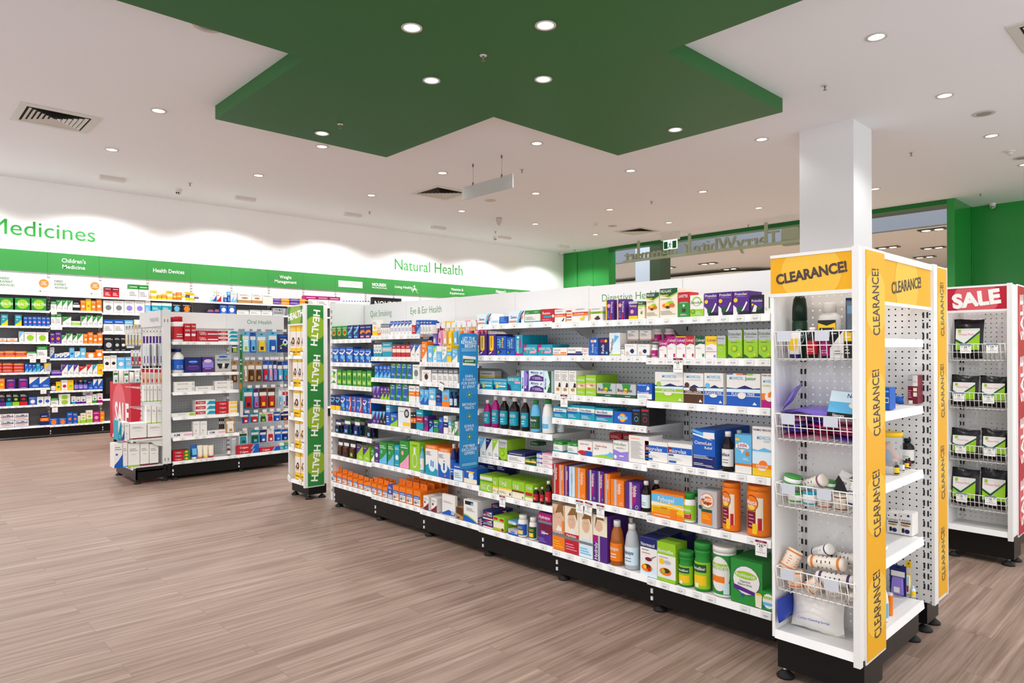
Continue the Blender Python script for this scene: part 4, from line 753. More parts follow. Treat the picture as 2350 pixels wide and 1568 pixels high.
def bay(fr, s0, s1, zs, depth, top, label, name='gondola_bay', cat='shelving', group=None, panel='#dcdee1', hz=None, head=None, feet=True, pitch=.0285, lip=.033, lit=None, tdep=None, endpost=True):
    """zs: lip tops from the top shelf down, the last one the base shelf"""
    B = Bay(); B.fr = fr; B.s0, B.s1 = s0, s1; B.zs = zs; B.depth = depth; w = abs(s1 - s0) - .002; sm = (s0 + s1) / 2; B.sm = sm
    root = empty(name, fr.w(sm, 0, 0), fr.rot); tag(root, label, cat, group); B.root = root
    hz = hz or top
    pb = MB(); pz0 = zs[-1] - .03
    cut = lit or hz
    pb.poly([(-w / 2, depth, pz0), (w / 2, depth, pz0), (w / 2, depth, cut), (-w / 2, depth, cut)], pegboard(panel, pitch))
    pb.build('back_panel', root)
    if lit:
        q = MB(); q.poly([(-w / 2, depth, cut), (w / 2, depth, cut), (w / 2, depth, hz), (-w / 2, depth, hz)], pegboard('#e8e8e8', pitch)); q.build('lit_back_panel', root)  # paler copy of the back panel, with lamp light put into its colour
    rb = MB(); rb.box(-w / 2, w / 2, depth + .03, depth + .036, .1, hz, mat('#8e9093', .6)); rb.build('rear_panel', root)
    up = MB(); up.box(-w / 2, -w / 2 + .028, depth - .012, depth - .001, .06, top, OFFW); slots(up, -w / 2 + .014, depth - .012, .2, hz - .03, SLOT); up.build('upright', root)
    if head:
        h = MB(); h.box(-w / 2, w / 2, depth - .02, depth + .02, hz, top, head); B.head = h.build('header_panel', root)
    pl = MB(); pl.box(-w / 2, w / 2, .03, .045, .035, zs[-1] - lip, BLACK); pl.box(-w / 2, w / 2, .045, depth, zs[-1] - .06, zs[-1] - .045, BLACK); pl.build('plinth', root)
    if endpost:
        po = MB()
        for za, zb_ in ((.05, .068), (.085, .108), (zs[-1] - lip - .012, zs[-1] - lip)): po.box(-w / 2, -w / 2 + .012, .024, .032, za, min(zb_, zs[-1] - lip), WHITE)
        po.build('slotted_strip', root)
    if feet: put(foot_mesh(), 'foot', root, (-w / 2 + .035, .055, 0))
    B.shelves = [shelf(root, w, z, depth if i < len(zs) - 1 else (tdep or depth), lip, brackets=i < len(zs) - 1, name='shelf' if i < len(zs) - 1 else 'base_shelf') for i, z in enumerate(zs)]
    B.w = w; B.lip = lip; return B
def tickets(B, k, spots, prices=None, w=.046, h=.029):
    last = -9; i = -1
    for s, _ in sorted(set(spots)):
        x = max(-B.w / 2 + w / 2, min(B.w / 2 - w / 2, s - B.sm))
        if x - last < w + .002: continue
        last = x; i += 1
        put(ticket_mesh(prices[i] if prices and i < len(prices) else None, w, h), 'price_ticket', B.shelves[k], (x, -.0045, B.zs[k] - B.lip + .002))
def lettering(fr, parent, txt, p_left, p_right, y_top, d, m, name='lettering', bold=.004, two=None, origin=0.0, res=3):
    """text set between two picture points of its baseline, on the plane at depth d; parent root sits at s=origin"""
    s0, z0 = fr.px(p_left[0], p_left[1], d); s1, z1 = fr.px(p_right[0], p_right[1], d); zt = fr.px(p_left[0], y_top, d)[1]
    h = zt - z0; mb = MB(); mb.text(txt, (s0 + s1) / 2 - origin, (z0 + z1) / 2 + h / 2, h, d - .004, m, sq=s1 - s0, bold=bold, res=res)
    return mb
# tower units standing at the ends of the gondolas
def sign_text(mb, txt, x, z, h, y, m, width, rot, bold=.035): mb.text(txt, x, z, h, y, m, width=width, rot=rot, bold=bold, res=3)
def side_sign(root, x, y0, y1, z0, z1, col, cir, txt, m, n, down=False, hfrac=.34, tfrac=.62, step=None, offs=0.0, big=.62, bold=.03):
    """tall framed strip on the +x flank (seen from the right): flat colour, pale discs, repeated upright word"""
    fr_ = MB(); fr_.box(x, x + .008, y0 - .006, y1 + .006, z0 - .01, z1 + .01, WHITE); fr_.build('sign_frame', root)
    mb = MB(); w = y1 - y0; q = (z1 - z0) / n
    mb.box(x + .008, x + .011, y0, y1, z0, z1, mat(col, .35)); st = len(mb.v)
    for i in range(n):
        zc = z0 + q * (i + .5) + offs
        rz = big * w
        pts = []
        for k in range(28):
            a = 2 * math.pi * k / 28; px_, pz_ = rz * math.cos(a), rz * math.sin(a)
            pts.append((max(-w / 2, min(w / 2, px_)), 0, zc + pz_))
        mb.poly(pts, mat(cir, .35))
        mb.text(txt, 0, zc, w * hfrac, -.0006, m, sq=q * tfrac, rot=(-math.pi / 2 if down else math.pi / 2) + (-.1 if down else .06), bold=bold, res=3)
    mb.bend(lambda a, b, c: (x + .0114 - b, (y0 + y1) / 2 + a, c), st)
    return mb.build('side_sign', root)
def tower(fr, s0, s1, z_base, top, head_z0, label, colors, word, depth=.2, strip=(.045, .235), group=None, hrot=.11, hh=.04, base_shelf=True, open_side=False, lw=.9, cap_frac=.34, swidth=None, down=False, hbold=.03, zf=0.0, big=.62, hfrac=.34, tfrac=.62, sbold=.03):
    col, cir, ink = colors; w = s1 - s0; root = empty('end_display', fr.w((s0 + s1) / 2, 0, 0), fr.rot); tag(root, label, 'display stand', group)
    x0, x1 = -w / 2, w / 2; W2 = mat('#eaeae9', .4)
    mb = MB(); mb.box(x0, x0 + .012, 0, depth, z_base - .03, top - .006, W2); mb.build('side_panel', root)
    mb = MB(); mb.poly([(x0 + .012, depth, z_base - .03), (x1, depth, z_base - .03), (x1, depth, top - .01), (x0 + .012, depth, top - .01)], pegboard('#e8e8e7')); mb.build('back_panel', root)
    mb = MB(); mb.box(x0 + .03, x0 + .05, depth - .003, depth - .001, z_base, head_z0, OFFW); slots(mb, x0 + .04, depth - .004, z_base + .05, head_z0 - .03, SLOT); mb.build('upright', root)
    mb = MB(); mb.box(x1, x1 + .008, 0, depth + .03, z_base - .045, top, W2); mb.box(x1 - .012, x1 + .012, -.006, .02, z_base - .05, top + .004, WHITE); mb.build('corner_post', root)
    if strip: side_sign(root, x1 + .008, strip[0], strip[1], z_base - .04, top - .006, col, cir, word, ink, 4, down, big=big, hfrac=hfrac, tfrac=tfrac, bold=sbold)
    # header board, its white rails, lettering
    MB().box(x0, x1 - .012, -.004, .006, top - .012, top, WHITE).build('header_rail', root); MB().box(x0, x1 - .012, -.002, .008, head_z0 - .014, head_z0, WHITE).build('header_rail', root)
    hb = MB(); y = -.0016; hb.box(x0, x1 - .012, -.001, .006, head_z0, top - .012, mat(col, .35)); H = top - .012 - head_z0; cx_ = (x0 + x1) / 2 - .004; cz = head_z0 + H / 2
    rz = w * .36; pts = []
    for k in range(36):
        a_ = 2 * math.pi * k / 36; pts.append((cx_ + rz * math.cos(a_), y, max(head_z0, min(top - .012, cz + rz * math.sin(a_)))))
    hb.poly(pts, mat(cir, .35)); sign_text(hb, word, cx_, cz, H * cap_frac, y - .0008, ink, w * lw, hrot, hbold); hb.build('header_sign', root)
    mb = MB(); mb.box(x0 + .008, x1 + .004, .03, depth, .04, z_base - .034, BLACK); mb.box(x1 + .004, x1 + .012, .03, depth + .01, .04, z_base - .034, BLACK); mb.build('plinth', root)
    for fx, fy in ((x0 + .03, .05), (x1 - .02, .05), (x1 - .01, depth - .02)): put(foot_mesh(), 'foot', root, (fx, fy, 0))
    if base_shelf: shelf(root, w - .024, z_base, depth, brackets=False, name='base_shelf')
    return root
def basket(fr, s0, s1, zt, zb_, depth, label, group, n=13, out=.012):
    """wire basket: rim, mid rail, front and side uprights, floor wires"""
    root = empty('wire_basket', fr.w((s0 + s1) / 2, 0, zb_), fr.rot); tag(root, label, 'basket', group); w = s1 - s0; h = zt - zb_; r = .0021
    x0, x1 = -w / 2 + .006, w / 2 - .012; f = -out; fb = f + .02
    mb = MB(); mb.path([(x0, depth, h), (x0, f, h), (x1, f, h), (x1, depth, h), (x0, depth, h)], r * 1.25, WIRE); mb.build('rim', root)
    mb = MB(); m = .5; yf = f + .02 * (1 - m)
    mb.path([(x0, depth, h * m), (x0, yf, h * m), (x1, yf, h * m), (x1, depth, h * m)], r, WIRE); mb.path([(x0, depth, 0), (x0, fb, 0), (x1, fb, 0), (x1, depth, 0), (x0, depth, 0)], r, WIRE); mb.build('rail', root)
    mb = MB()
    for i in range(n):
        x = x0 + (x1 - x0) * i / (n - 1); mb.path([(x, f, h), (x, fb, -.006), (x, depth, 0), (x, depth, h)], r * .85, WIRE, 5)
    for k in range(4):
        y = f + (depth - f) * (k + 1) / 5
        for x in (x0, x1): mb.tube((x, y, 0), (x, y, h), r * .85, WIRE, 5)
    mb.build('wire_grid', root)
    return root
def hang_ticket(fr, x, y, crop, label, price, d=-.008, head='#7d1a2c', w=.052, h=.068, tilt=0.0, group='hanging price tickets', sub=None):
    s, z = fr.px(crop[0] + x / crop[2], crop[1] + y / crop[2], d); mb = MB()
    mb.box(-w / 2, w / 2, -.0008, .0008, -h, 0, mat('#f0efec', .5)); Y = -.0014
    mb.poly([(-w / 2, Y, -h * .14), (w / 2, Y, -h * .14), (w / 2, Y, 0), (-w / 2, Y, 0)], mat(head, .5)); mb.poly([(-w * .22, Y - .0004, -h * .09), (w * .22, Y - .0004, -h * .09), (w * .22, Y - .0004, -h * .05), (-w * .22, Y - .0004, -h * .05)], mat('#c79aa0'))
    if price:
        a, b = price.split('.'); mb.text('$', -w * .32, -h * .27, h * .12, Y, mat('#1c1c1e')); mb.text(a, -w * .02, -h * .32, h * .22, Y, mat('#1c1c1e'), width=w * .42); mb.text(b, w * .32, -h * .26, h * .12, Y, mat('#1c1c1e'))
    for i in range(3): zz = -h * (.54 + .12 * i); q = w * (.16 if i < 2 else .4); mb.poly([(-q, Y, zz), (q, Y, zz), (q, Y, zz + h * .03), (-q, Y, zz + h * .03)], mat('#8b8987'))
    o = mb.build('hanging_ticket', None, fr.w(s, d, z), fr.rot); o.rotation_euler.rotate_axis('Y', tilt); tag(o, label, 'price ticket', group); return o
# ------------------------------------------------------------------ the long gondola of medicines
GX0 = 2.821; G = Fr('X', GX0); GY_ = [5.205, 4.571, 3.938, 3.305, 2.663, 2.017, 1.375]
GSH = [[1.398, 1.208, 1.021, 0.812, 0.624, 0.439, 0.209], [1.419, 1.256, 1.097, 0.935, 0.744, 0.449, 0.198], [1.223, 1.086, 0.923, 0.74, 0.441, 0.19],
       [1.464, 1.269, 1.057, 0.821, 0.626, 0.412, 0.185], [1.456, 1.271, 1.053, 0.919, 0.728, 0.488, 0.174], [1.455, 1.26, 1.047, 0.747, 0.477, 0.168]]
GTOP = [1.70, 1.695, 1.69, 1.685, 1.68, 1.68]
GLAB = ['white gondola bay headed Quit Smoking next to the green HEALTH tower', 'white gondola bay headed Eye and Ear Health', 'white gondola bay of eye care half hidden behind blue rewards sign',
        'white gondola bay of antacids beside the blue rewards sign', 'white gondola bay under the Digestive heading with tall orange cartons', 'white gondola bay of laxatives beside the yellow clearance tower']
GP = ['Quit Smoking bay', 'Eye Health bay', 'blue-sign bay', 'antacid bay', 'Digestive bay', 'laxative bay']
BAYS = []
for i in range(6):
    b = bay(G, -GY_[i], -GY_[i + 1], GSH[i], .345, GTOP[i], GLAB[i], group='bays of the long gondola', hz=1.50 if i != 2 else 1.45, head=mat('#dbdad9', .5))
    BAYS.append(b)
HM = mat('#4d8a4f', .5)
for i, t, l, r, yt in ((0, 'Quit Smoking', (851, 727.5), (899.5, 724.5), 713.5), (1, 'Eye & Ear Health', (943, 722), (1014, 716), 706.5), (4, 'Digestive Health', (1382.5, 692), (1513, 684), 675.5)):
    b = BAYS[i]
    lettering(G, b.root, t, l, r, yt, .3285, HM, origin=b.sm, bold=-.004, res=4).build('lettering', b.head)
def adopt(o, B):
    o.parent = B.root; o.matrix_parent_inverse = (Matrix.Translation(B.root.location) @ Matrix.Rotation(B.fr.rot, 4, 'Z')).inverted(); return o
# far end panel and the back half of the gondola
ep = MB(); ep.box(2.86, 3.2, 5.21, 5.235, .05, 1.705, OFFW); ep.box(2.84, 2.87, 5.212, 5.25, .05, 1.705, OFFW); slots(ep, 0, 0, 0, 0, SLOT)
for k in range(31):
    z = .12 + k * .05
    for dy in (5.217, 5.229): ep.poly([(2.8395, dy - .003, z), (2.8395, dy + .003, z), (2.8395, dy + .003, z + .024), (2.8395, dy - .003, z + .024)], SLOT)
adopt(ep.build('end_panel'), BAYS[0])
bb = MB(); bb.box(3.205, 3.22, 1.3, 5.2, .1, 1.66, OFFW); bb.box(3.205, 3.5, 1.3, 5.2, .03, .16, BLACK); bb.box(3.205, 3.24, 1.3, 5.2, 1.66, 1.675, OFFW)
tag(bb.build('shelving_reverse'), 'far side of the long white gondola, hidden behind its shelves', 'shelving')
K1 = (1080, 640, 5.6); K2 = (1080, 880, 4.9); K3 = (1460, 640, 4.9); K3b = (1460, 930, 4.612); K3c = (1420, 1180, 4.9); K4 = (650, 640, 3.015); K5 = (1080, 1130, 5.8075); K6 = (240, 680, 3.5636); K7 = (0, 600, 3.7333); KW = (0, 380, 3.3357); KE = (840, 1080, 8.7037); KN = (640, 600, 3.9167)
SN = ['top shelf', 'second shelf', 'third shelf', 'fourth shelf', 'fifth shelf', 'sixth shelf', 'seventh shelf', 'eighth shelf', 'ninth shelf', 'tenth shelf']
def grow(i, k, crop, noun, items, prices=None, **kw):
    last = k == len(GSH[i]) - 1
    sp = row(G, GSH[i][k] + .0005, crop, ('base shelf' if last else SN[k]) + ', ' + GP[i], 'HEALTH end', noun, items, **kw)
    tickets(BAYS[i], k, sp, prices)
ql = ('nicotine_carton', 'bottle')
grow(0, 0, K4, ql, '335 367 330 nic1 *2;371 404 328 nic1 *2;408 443 326 nic1 *2;446 482 322 nicb *2;486 525 320 nicb;530 567 318 nico;568 608 316 nico', dep=.07)
grow(0, 1, K4, ql, '342 384 475 nicB;388 430 475 nicB;435 482 472 nicB;488 524 486 nicB;527 564 486 nicB;568 606 486 nicB', dep=.08)
grow(0, 2, K4, ql, '332 370 625 nicw;373 403 632 nicg *2;408 437 636 nicg *2;440 472 632 nicg;480 508 636 nicg;510 542 634 nicg;545 574 640 nicg;578 610 636 nicg', dep=.07)
grow(0, 3, K4, ql, '328 358 805 nicy *2;361 393 808 nicy *2;397 427 806 nicB *2;430 475 815 nicr *2;477 503 816 nicr;505 548 820 nicr;550 578 826 nicB;582 610 828 nicr', dep=.09)
grow(0, 4, K4, ql, '360 400 975 pak:N,K,b *3;420 465 962 pak:D,N,b *3;490 530 968 pak:D,N,b *2;578 620 978 pak:N,K,b *2', dep=.04)
grow(0, 5, K4, ql, '378 412 1108 pak:K,n,K *2;415 455 1112 pak:K,n,K *2;460 500 1120 pak:K,n,g *2;508 550 1155 dgP;553 597 1162 dgP', dep=.05)
grow(0, 6, K4, ('ear_care_carton', 'bottle'), ';'.join('%d %d %.0f ear =.055' % (334 + 37 * k, 366 + 37 * k, 1312 + k * 13.2) for k in range(7)), d=.02, dep=.06)
el = ('eye_care_carton', 'bottle')
grow(1, 0, K4, el, '616 652 285 fWY;654 672 330 fWO;674 690 312 hWs;691 704 312 hWs;705 719 312 hWs;720 735 312 hWs;740 764 294 eyeB;766 789 293 eyeB;791 814 292 eyeB;816 839 290 eyeB;841 864 290 eyeB;866 889 288 eyeB;891 918 288 hRW;920 947 286 sBb;948 966 286 hWB;968 986 286 hWB;988 1006 287 hWB;1008 1028 287 hWB', dep=.05)
grow(1, 1, K4, el, '625 641 456 fWT;643 659 456 fWT;661 680 456 fWT;685 752 440 mTS =.1;755 780 456 mRC;782 812 456 mRC;815 845 457 mRC;847 880 457 mRC;881 910 455 dWB;912 945 456 dWB', dep=.06)
grow(1, 2, K4, el, '632 660 597 sBb;664 689 598 sBb;692 716 600 sBb;718 742 600 sBb;745 780 586 syst;782 817 587 syst;819 853 588 syst;855 893 590 syst;895 943 594 cWs', dep=.05)
grow(1, 3, K4, el, '620 644 744 dPV;646 669 744 dPV;672 695 748 sPg;697 719 748 sPg;721 737 748 sPg;739 775 730 syst;778 820 726 syst;823 865 730 syst;868 915 740 mWO;919 940 742 mWO', dep=.06)
grow(1, 4, K4, el, '615 641 916 dPb *2;643 664 918 dPb *2;666 687 918 dKb;689 709 919 dKb;711 738 876 hBb;740 791 932 sBg;794 880 890 eyewhite;882 899 926 mKO;901 917 926 mKO;920 968 906 mTR', dep=.08)
grow(1, 5, K4, el, '608 630 1176 sGW;632 661 1152 cPW;664 716 1134 sGb;722 766 1140 sGb;769 804 1152 cTW;806 870 1124 sGp;874 944 1130 limebig =.26', dep=.1)
grow(1, 6, KE, ('ear_care_carton', 'bottle'), '8 100 155 ear *2;112 212 185 ear *2;226 320 220 ear *2;330 425 265 ear;435 525 290 fBS;532 655 188 ear *4;665 790 225 ear *4;800 930 260 ear *4;945 1088 295 ear *4', d=.015, dep=.06)
grow(2, 0, K4, el, '958 994 435 sOW;998 1034 462 cbW;1036 1060 472 dlg;1062 1096 466 hbW;1098 1130 472 sWb;1132 1164 462 mYb;1168 1206 484 sbW', dep=.06)
row(G, 1.2235, K4, 'top shelf, blue-sign bay', 'HEALTH end', ('foot_care_carton', 'bottle'), '996 1034 400 hYN +.08;1036 1073 398 hYN +.08;1076 1163 402 hWs +.08;1130 1205 462 fWY +.09', dep=.06)
grow(2, 1, K4, el, '958 1022 630 lumin;1028 1068 625 hWs;1071 1105 626 hWs;1107 1141 626 hWs;1143 1176 628 hWs;1178 1208 628 hWs', dep=.06)
grow(2, 2, K4, el, '946 974 766 sbB;977 1004 768 sbB;1006 1054 756 fbW;1056 1094 796 fNB;1097 1148 766 fbO;1151 1179 784 bot:N,K,l;1181 1208 784 bot:N,K,l', dep=.07)
grow(2, 3, K4, el, '975 1002 950 sPM;1009 1037 976 sNb;1040 1074 980 mGB;1077 1106 960 sBP;1109 1139 950 mWN;1142 1164 986 hWb;1166 1184 988 sGW;1186 1208 990 sWG', dep=.07)
grow(2, 4, K4, el, '946 980 1165 bot:b,b,W;984 1068 1154 duo =.16;1072 1154 1176 duod =.16;1158 1206 1146 bot:N,W,B *2;1178 1240 1282 hlB =.04;1250 1340 1312 bluebig =.1', dep=.08)
grow(2, 5, KE, ('skin_care_carton', 'bottle'), '1145 1250 510 sWm *2;1300 1415 555 sWm *2;1520 1780 490 leafl =.02;1800 1935 740 tray =.2;1950 2225 600 bigw =.2', dep=.07)
# hooks of hanging packs above the eye care bay
sp = []
for k in range(9):
    x = 1040 + k * 36; col = ['pak:P,V,W', 'pak:W,p,M', 'pak:Y,u,W', 'pak:Y,Y,W', 'pak:l,b,W', 'pak:W,O,Y', 'pak:p,u,W', 'pak:W,R,Y', 'pak:R,p,W'][k]
    sp += row(G, 1.335, K4, 'peg row above blue sign', 'HEALTH end', ('pack', 'bottle'), '%d %d %d %s *3 +.06' % (x, x + 32, 296 - k * 1.2, col), dep=.03)
hk = MB()
for s, w in sorted(set(sp)):
    hk.tube((s - BAYS[2].sm, .05, 1.47), (s - BAYS[2].sm, .345, 1.47), .0025, CHROME)
    hk.box(s - BAYS[2].sm - .02, s - BAYS[2].sm + .02, .044, .047, 1.455, 1.49, WHITE)
hk.build('peg_hook', BAYS[2].root)
al = ('antacid_carton', 'bottle')
grow(3, 0, K1, al, '82 270 452 zantac;272 367 530 slimblue;369 475 485 bluesq;488 690 415 zantac;697 893 405 generic;902 1083 388 rennie', dep=.1)
grow(3, 1, K1, al, '105 212 712 nexium *2;222 330 712 nexium *2;334 458 736 mepral *2;463 569 752 mepral *2;573 668 722 gavup *3;673 858 845 gavdual *2;862 1050 845 gavdual *2;730 820 757 dKN +.2 =.06', dep=.07)
grow(3, 2, K1, al, '120 285 1286 gav;290 468 1290 gav;473 645 1262 gavbig;648 746 1183 mylv;750 938 1175 myl /2;940 1040 1187 mylg;115 310 1185 mWY +.2 =.06', dep=.08)
grow(3, 3, K2, al, '148 238 190 bot:M,W,T,GAVISCON;238 330 145 bot:M,W,T,GAVISCON;328 436 155 bot:x,W,T,GAVISCON;438 560 162 bot:x,W,T,GAVISCON;566 668 172 bot:x,W,T,GAVISCON;672 800 192 fla:b,G,D,Mylanta;803 950 182 fla:W,G,l,,b;962 1056 240 fla:W,G,l +.09')
grow(3, 4, K2, al, '105 168 612 dWb;172 243 622 dWN;247 314 630 dWg;316 410 634 dul *3 =.05;414 610 776 hWN *2;614 676 843 mDY /1 *2;678 737 850 mDY *2;741 800 785 hWB /3 =.09;803 918 790 hWp /3 =.14;670 760 765 mDG ^.09 +.14', dep=.07)
grow(3, 5, K2, al, '105 243 1035 uralb =.14;246 311 1062 ural =.1;314 463 1072 ural *2 =.1;466 608 1106 uralr *2 =.1;611 700 1136 uralrn *2 =.09;702 776 1180 bot:x,W,R;780 832 1172 bot:x,W,R;836 918 1106 bot:x,W,R;90 180 895 sNB +.18;186 285 900 sNB +.18;290 390 905 sNB +.18', dep=.1)
grow(3, 6, K5, al, '98 158 345 lact /3 =.05;163 296 248 lact /2 =.08;300 450 330 lactg =.16;250 372 160 lact ^.09 +.12 /2 =.06;375 490 215 lact +.17 =.05;500 622 500 fSB;502 600 462 hWb ^.055 +.02;628 776 318 jar:W,W,B,ENO,Y;778 896 350 jar:W,W,D,ENO,Y;903 1085 280 hydbox =.14', dep=.08)
dl = ('digestive_carton', 'bottle')
grow(4, 0, K1, dl, '1075 1217 395 comb;1232 1510 368 combw;1522 1697 362 combg;1735 1840 270 vermox;1880 1985 262 vermox;2030 2144 290 vermoxs;2148 2238 292 aloe', dep=.07)
grow(4, 1, K1, dl, '1055 1240 885 trava;1245 1436 882 travb;1438 1518 885 pinkslim /2;1520 1641 762 kwellb;1644 1778 760 kwelln;1780 1924 696 travelan;1928 1974 866 hWs;1978 2140 838 seab;2144 2300 842 seab;2012 2156 662 seab2 ^.078 +.05;2172 2320 662 seab2 ^.078 +.05', dep=.06)
grow(4, 2, K1, dl, '1075 1160 1176 ginger *3;1163 1256 1180 ginger *3;1259 1358 1182 ginger *3;1362 1472 1252 mintec *2;1476 1610 1238 mintec *3;1620 1866 1346 busc =.05;1869 2124 1356 busc =.05;2140 2330 1350 donna', dep=.06)
grow(4, 3, K2, dl, '930 1080 262 imod;1085 1229 243 imod;1231 1396 256 imod;1400 1600 280 imodp =.12;1605 1813 320 degas;1817 1910 281 blackb *2;1913 2010 282 blackr *2', dep=.07)
grow(4, 4, K2, dl, '930 1030 653 generic;1088 1200 668 generic;1206 1368 650 gastro =.1;1373 1600 668 gastrop =.12;1604 1774 652 dulp =.06;1778 2004 592 textbox =.12;1560 1700 560 sRW +.22 =.06;1710 1850 566 sRW +.22 =.06', dep=.08)
grow(4, 5, K2, ('electrolyte_carton', 'bottle'), '920 985 910 hydR *2;989 1049 920 hydO *2;1052 1104 930 hydP *2;1107 1170 940 hydb *2;1174 1290 955 hydO *2;1308 1411 976 hydP *2;1414 1499 992 hydP;1503 1568 1022 hydO;1572 1724 1086 hydO *2;1735 1904 1116 hydP;1920 2030 1108 bot:x,W,l', dep=.09)
grow(4, 6, K5, ('electrolyte_carton', 'bottle'), '1088 1248 165 kidO *2;1252 1441 196 kidR *2;1444 1627 262 kidB;1631 1820 310 kidP =.18;1858 2048 392 fla:AA,W,O,Hydralyte;2052 2252 440 fla:cc,W,l,Hydralyte;2086 2190 352 fla:AA,W,O +.11', dep=.09)
ll = ('laxative_carton', 'bottle')
grow(5, 0, K3, ll, '112 258 156 nulax;263 466 108 nulax =.14;469 601 150 laxettes;604 760 182 senokot;763 918 160 prune;921 1085 148 prune;1088 1270 138 prune =.12;1286 1434 182 prunek =.03;1437 1518 150 whiteside', ['$9.45', '$17.99', '$9.25', '$10.95', '$7.99', '$12.99', '$19.99', '$16.99', '$13.79'], dep=.08)
grow(5, 1, K3, ll, '172 252 745 jar:W,W,M;176 300 562 jar:W,W,M ^.075 +.08;256 346 690 colM;348 447 648 colM *2;450 555 648 colY2 *2;558 656 646 colR;662 775 645 colG;778 907 645 colY;909 1006 640 dulS;1030 1190 576 dul;1208 1369 572 dul;1372 1520 568 dul;310 440 560 jar:W,W,M ^.075 +.12', ['$9.09', '$9.25', '$12.49', '$10.25', '$13.99', '$19.25', '$10.99', '$8.99', '$11.99', '$22.99'], dep=.055)
grow(5, 2, K3, ll, '210 528 1050 movL;531 756 1062 movC;762 980 1062 movF *2;1015 1396 1068 movJ;1406 1560 1070 movR', ['$17.99', '$17.99', '$17.99', '$11.99'], dep=.1)
grow(5, 3, K3b, ll, '90 332 390 micro =.12;335 591 410 micro =.12;597 835 262 osmo *2 =.16;908 1038 285 bot:x,W,W,nilax;1044 1222 315 parach =.07;1227 1440 232 movliq =.1;1040 1140 270 bot:x,W,W +.1;760 900 235 sBN +.2', ['$9.29', '$15.49', '$18.99', '$19.99', '$8.99', '$13.99'])
grow(5, 4, K3b, ll, '160 270 800 bot:x,W,l +.09;160 505 935 fybo =.09;500 638 940 jar:W,G,g,Meta,R;650 855 905 metab =.1;915 1106 826 can:O,O,O,Meta,m;1176 1426 860 can:O,O,O,Meta,m;600 680 912 jar:W,G,g +.1', ['$19.49', '$19.99', '$20.99', '$19.99', '$28.99'])
grow(5, 5, K3c, ll, '240 432 268 norm *2;432 640 325 normf =.1;430 745 210 normd +.2 =.1;675 850 435 wai:G,G,g,Benefiber,Y;850 1046 332 wai:G,G,g,Benefiber,Y;1060 1325 382 can:W,W,G,ProNourish,O;1165 1420 320 can:W,W,G +.14;1257 1615 528 pronbox =.18;1612 1760 880 pronsm =.09', ['$17.99', '$20.99', '$15.49', '$23.99', '$29.99', '$24.99', '$28.99'])
for a in ((1200, 1490, K1, 'white price ticket reading forty-one dollars below the ginger cartons', '41.95'), (470, 893, K3, 'white price ticket hanging below the magenta-topped laxative cartons', '18.99'), (356, 1265, K2, 'white price ticket hanging below the lime sachet cartons', '10.99'),
          (1225, 1318, K2, 'first of three white tickets under tall orange and purple cartons', '21.95'), (1330, 1342, K2, 'tilted middle ticket of three under tall orange and purple cartons', '21.95'), (1460, 1368, K2, 'third ticket of three, below the largest purple electrolyte carton', '21.95'), (1600, 298, K3c, 'white price ticket reading 26.99 beside the clearance tower', '26.99')):
    hang_ticket(G, a[0], a[1], a[2], a[3], a[4], tilt=.12 if 'tilted' in a[3] else 0)
hang_ticket(G, 1100, 718, K4, 'small tilted white ticket on the white eye-drop shelf', None, tilt=.3, w=.05, h=.055)
# ------------------------------------------------------------------ blue rewards sign standing out from the gondola
bl = MB(); BLU = mat('#2b86c0', .35); sx0, sx1, sz0, sz1 = 2.672, 2.822, .56, 1.409; r = .022
def rrect(x0, x1, z0, z1, r, y):
    p = []
    for cx_, cz, a0 in ((x1 - r, z1 - r, 0), (x0 + r, z1 - r, 90), (x0 + r, z0 + r, 180), (x1 - r, z0 + r, 270)):
        for k in range(6): a = math.radians(a0 + 18 * k); p.append((cx_ + r * math.cos(a), y, cz + r * math.sin(a)))
    return p
w_ = sx1 - sx0; f = rrect(-w_ / 2, w_ / 2, 0, sz1 - sz0, r, 0); bk_ = [(x, .004, z) for x, y, z in f]
bl.poly(f, BLU); bl.poly(bk_[::-1], BLU)
for i in range(len(f)): j = (i + 1) % len(f); bl.poly([f[i], f[j], bk_[j], bk_[i]], BLU)
root = empty('rewards_sign', ((sx0 + sx1) / 2, 3.309, sz0)); tag(root, 'tall blue rewards sign standing out from the medicines gondola', 'sign')
bl.build('board', root); LW = mat('#dfeaf2', .5); H = sz1 - sz0
tx = MB()
for t, u, v, h, w in (('LET THE', 0, .96, .021, .1), ('REWARDS', 0, .933, .021, .125), ('BEGIN!', .012, .906, .021, .1), ('EARN', 0, .683, .017, .06), ('3 POINTS', 0, .657, .017, .1), ('FOR EVERY', 0, .631, .017, .12), ('$1 SPENT', 0, .605, .017, .1), ('BIRTHDAY', 0, .475, .017, .11), ('TREATS', 0, .449, .017, .08), ('BONUS', 0, .315, .017, .075), ('GIFTS', 0, .289, .017, .06), ('MEMBER', 0, .168, .018, .1), ('EXCLUSIVE', 0, .142, .018, .12), ('OFFERS', 0, .115, .018, .085)):
    tx.text(t, u, v * H, h, -.001, LW, width=w, bold=.006 if h < .02 else .018)
for v in (.88, .868, .035, .025): tx.poly([(-.06, -.001, v * H), (.06, -.001, v * H), (.06, -.001, v * H + .004), (-.06, -.001, v * H + .004)], mat('#a9cfe6', .5))
tx.build('lettering', root)
ca = MB(); ca.hexa([(-.05, -.003, .765 * H), (.052, -.003, .758 * H), (.052, 0, .758 * H), (-.05, 0, .765 * H), (-.048, -.003, .835 * H), (.055, -.003, .825 * H), (.055, 0, .825 * H), (-.048, 0, .835 * H)], mat('#e4e6e2', .4))
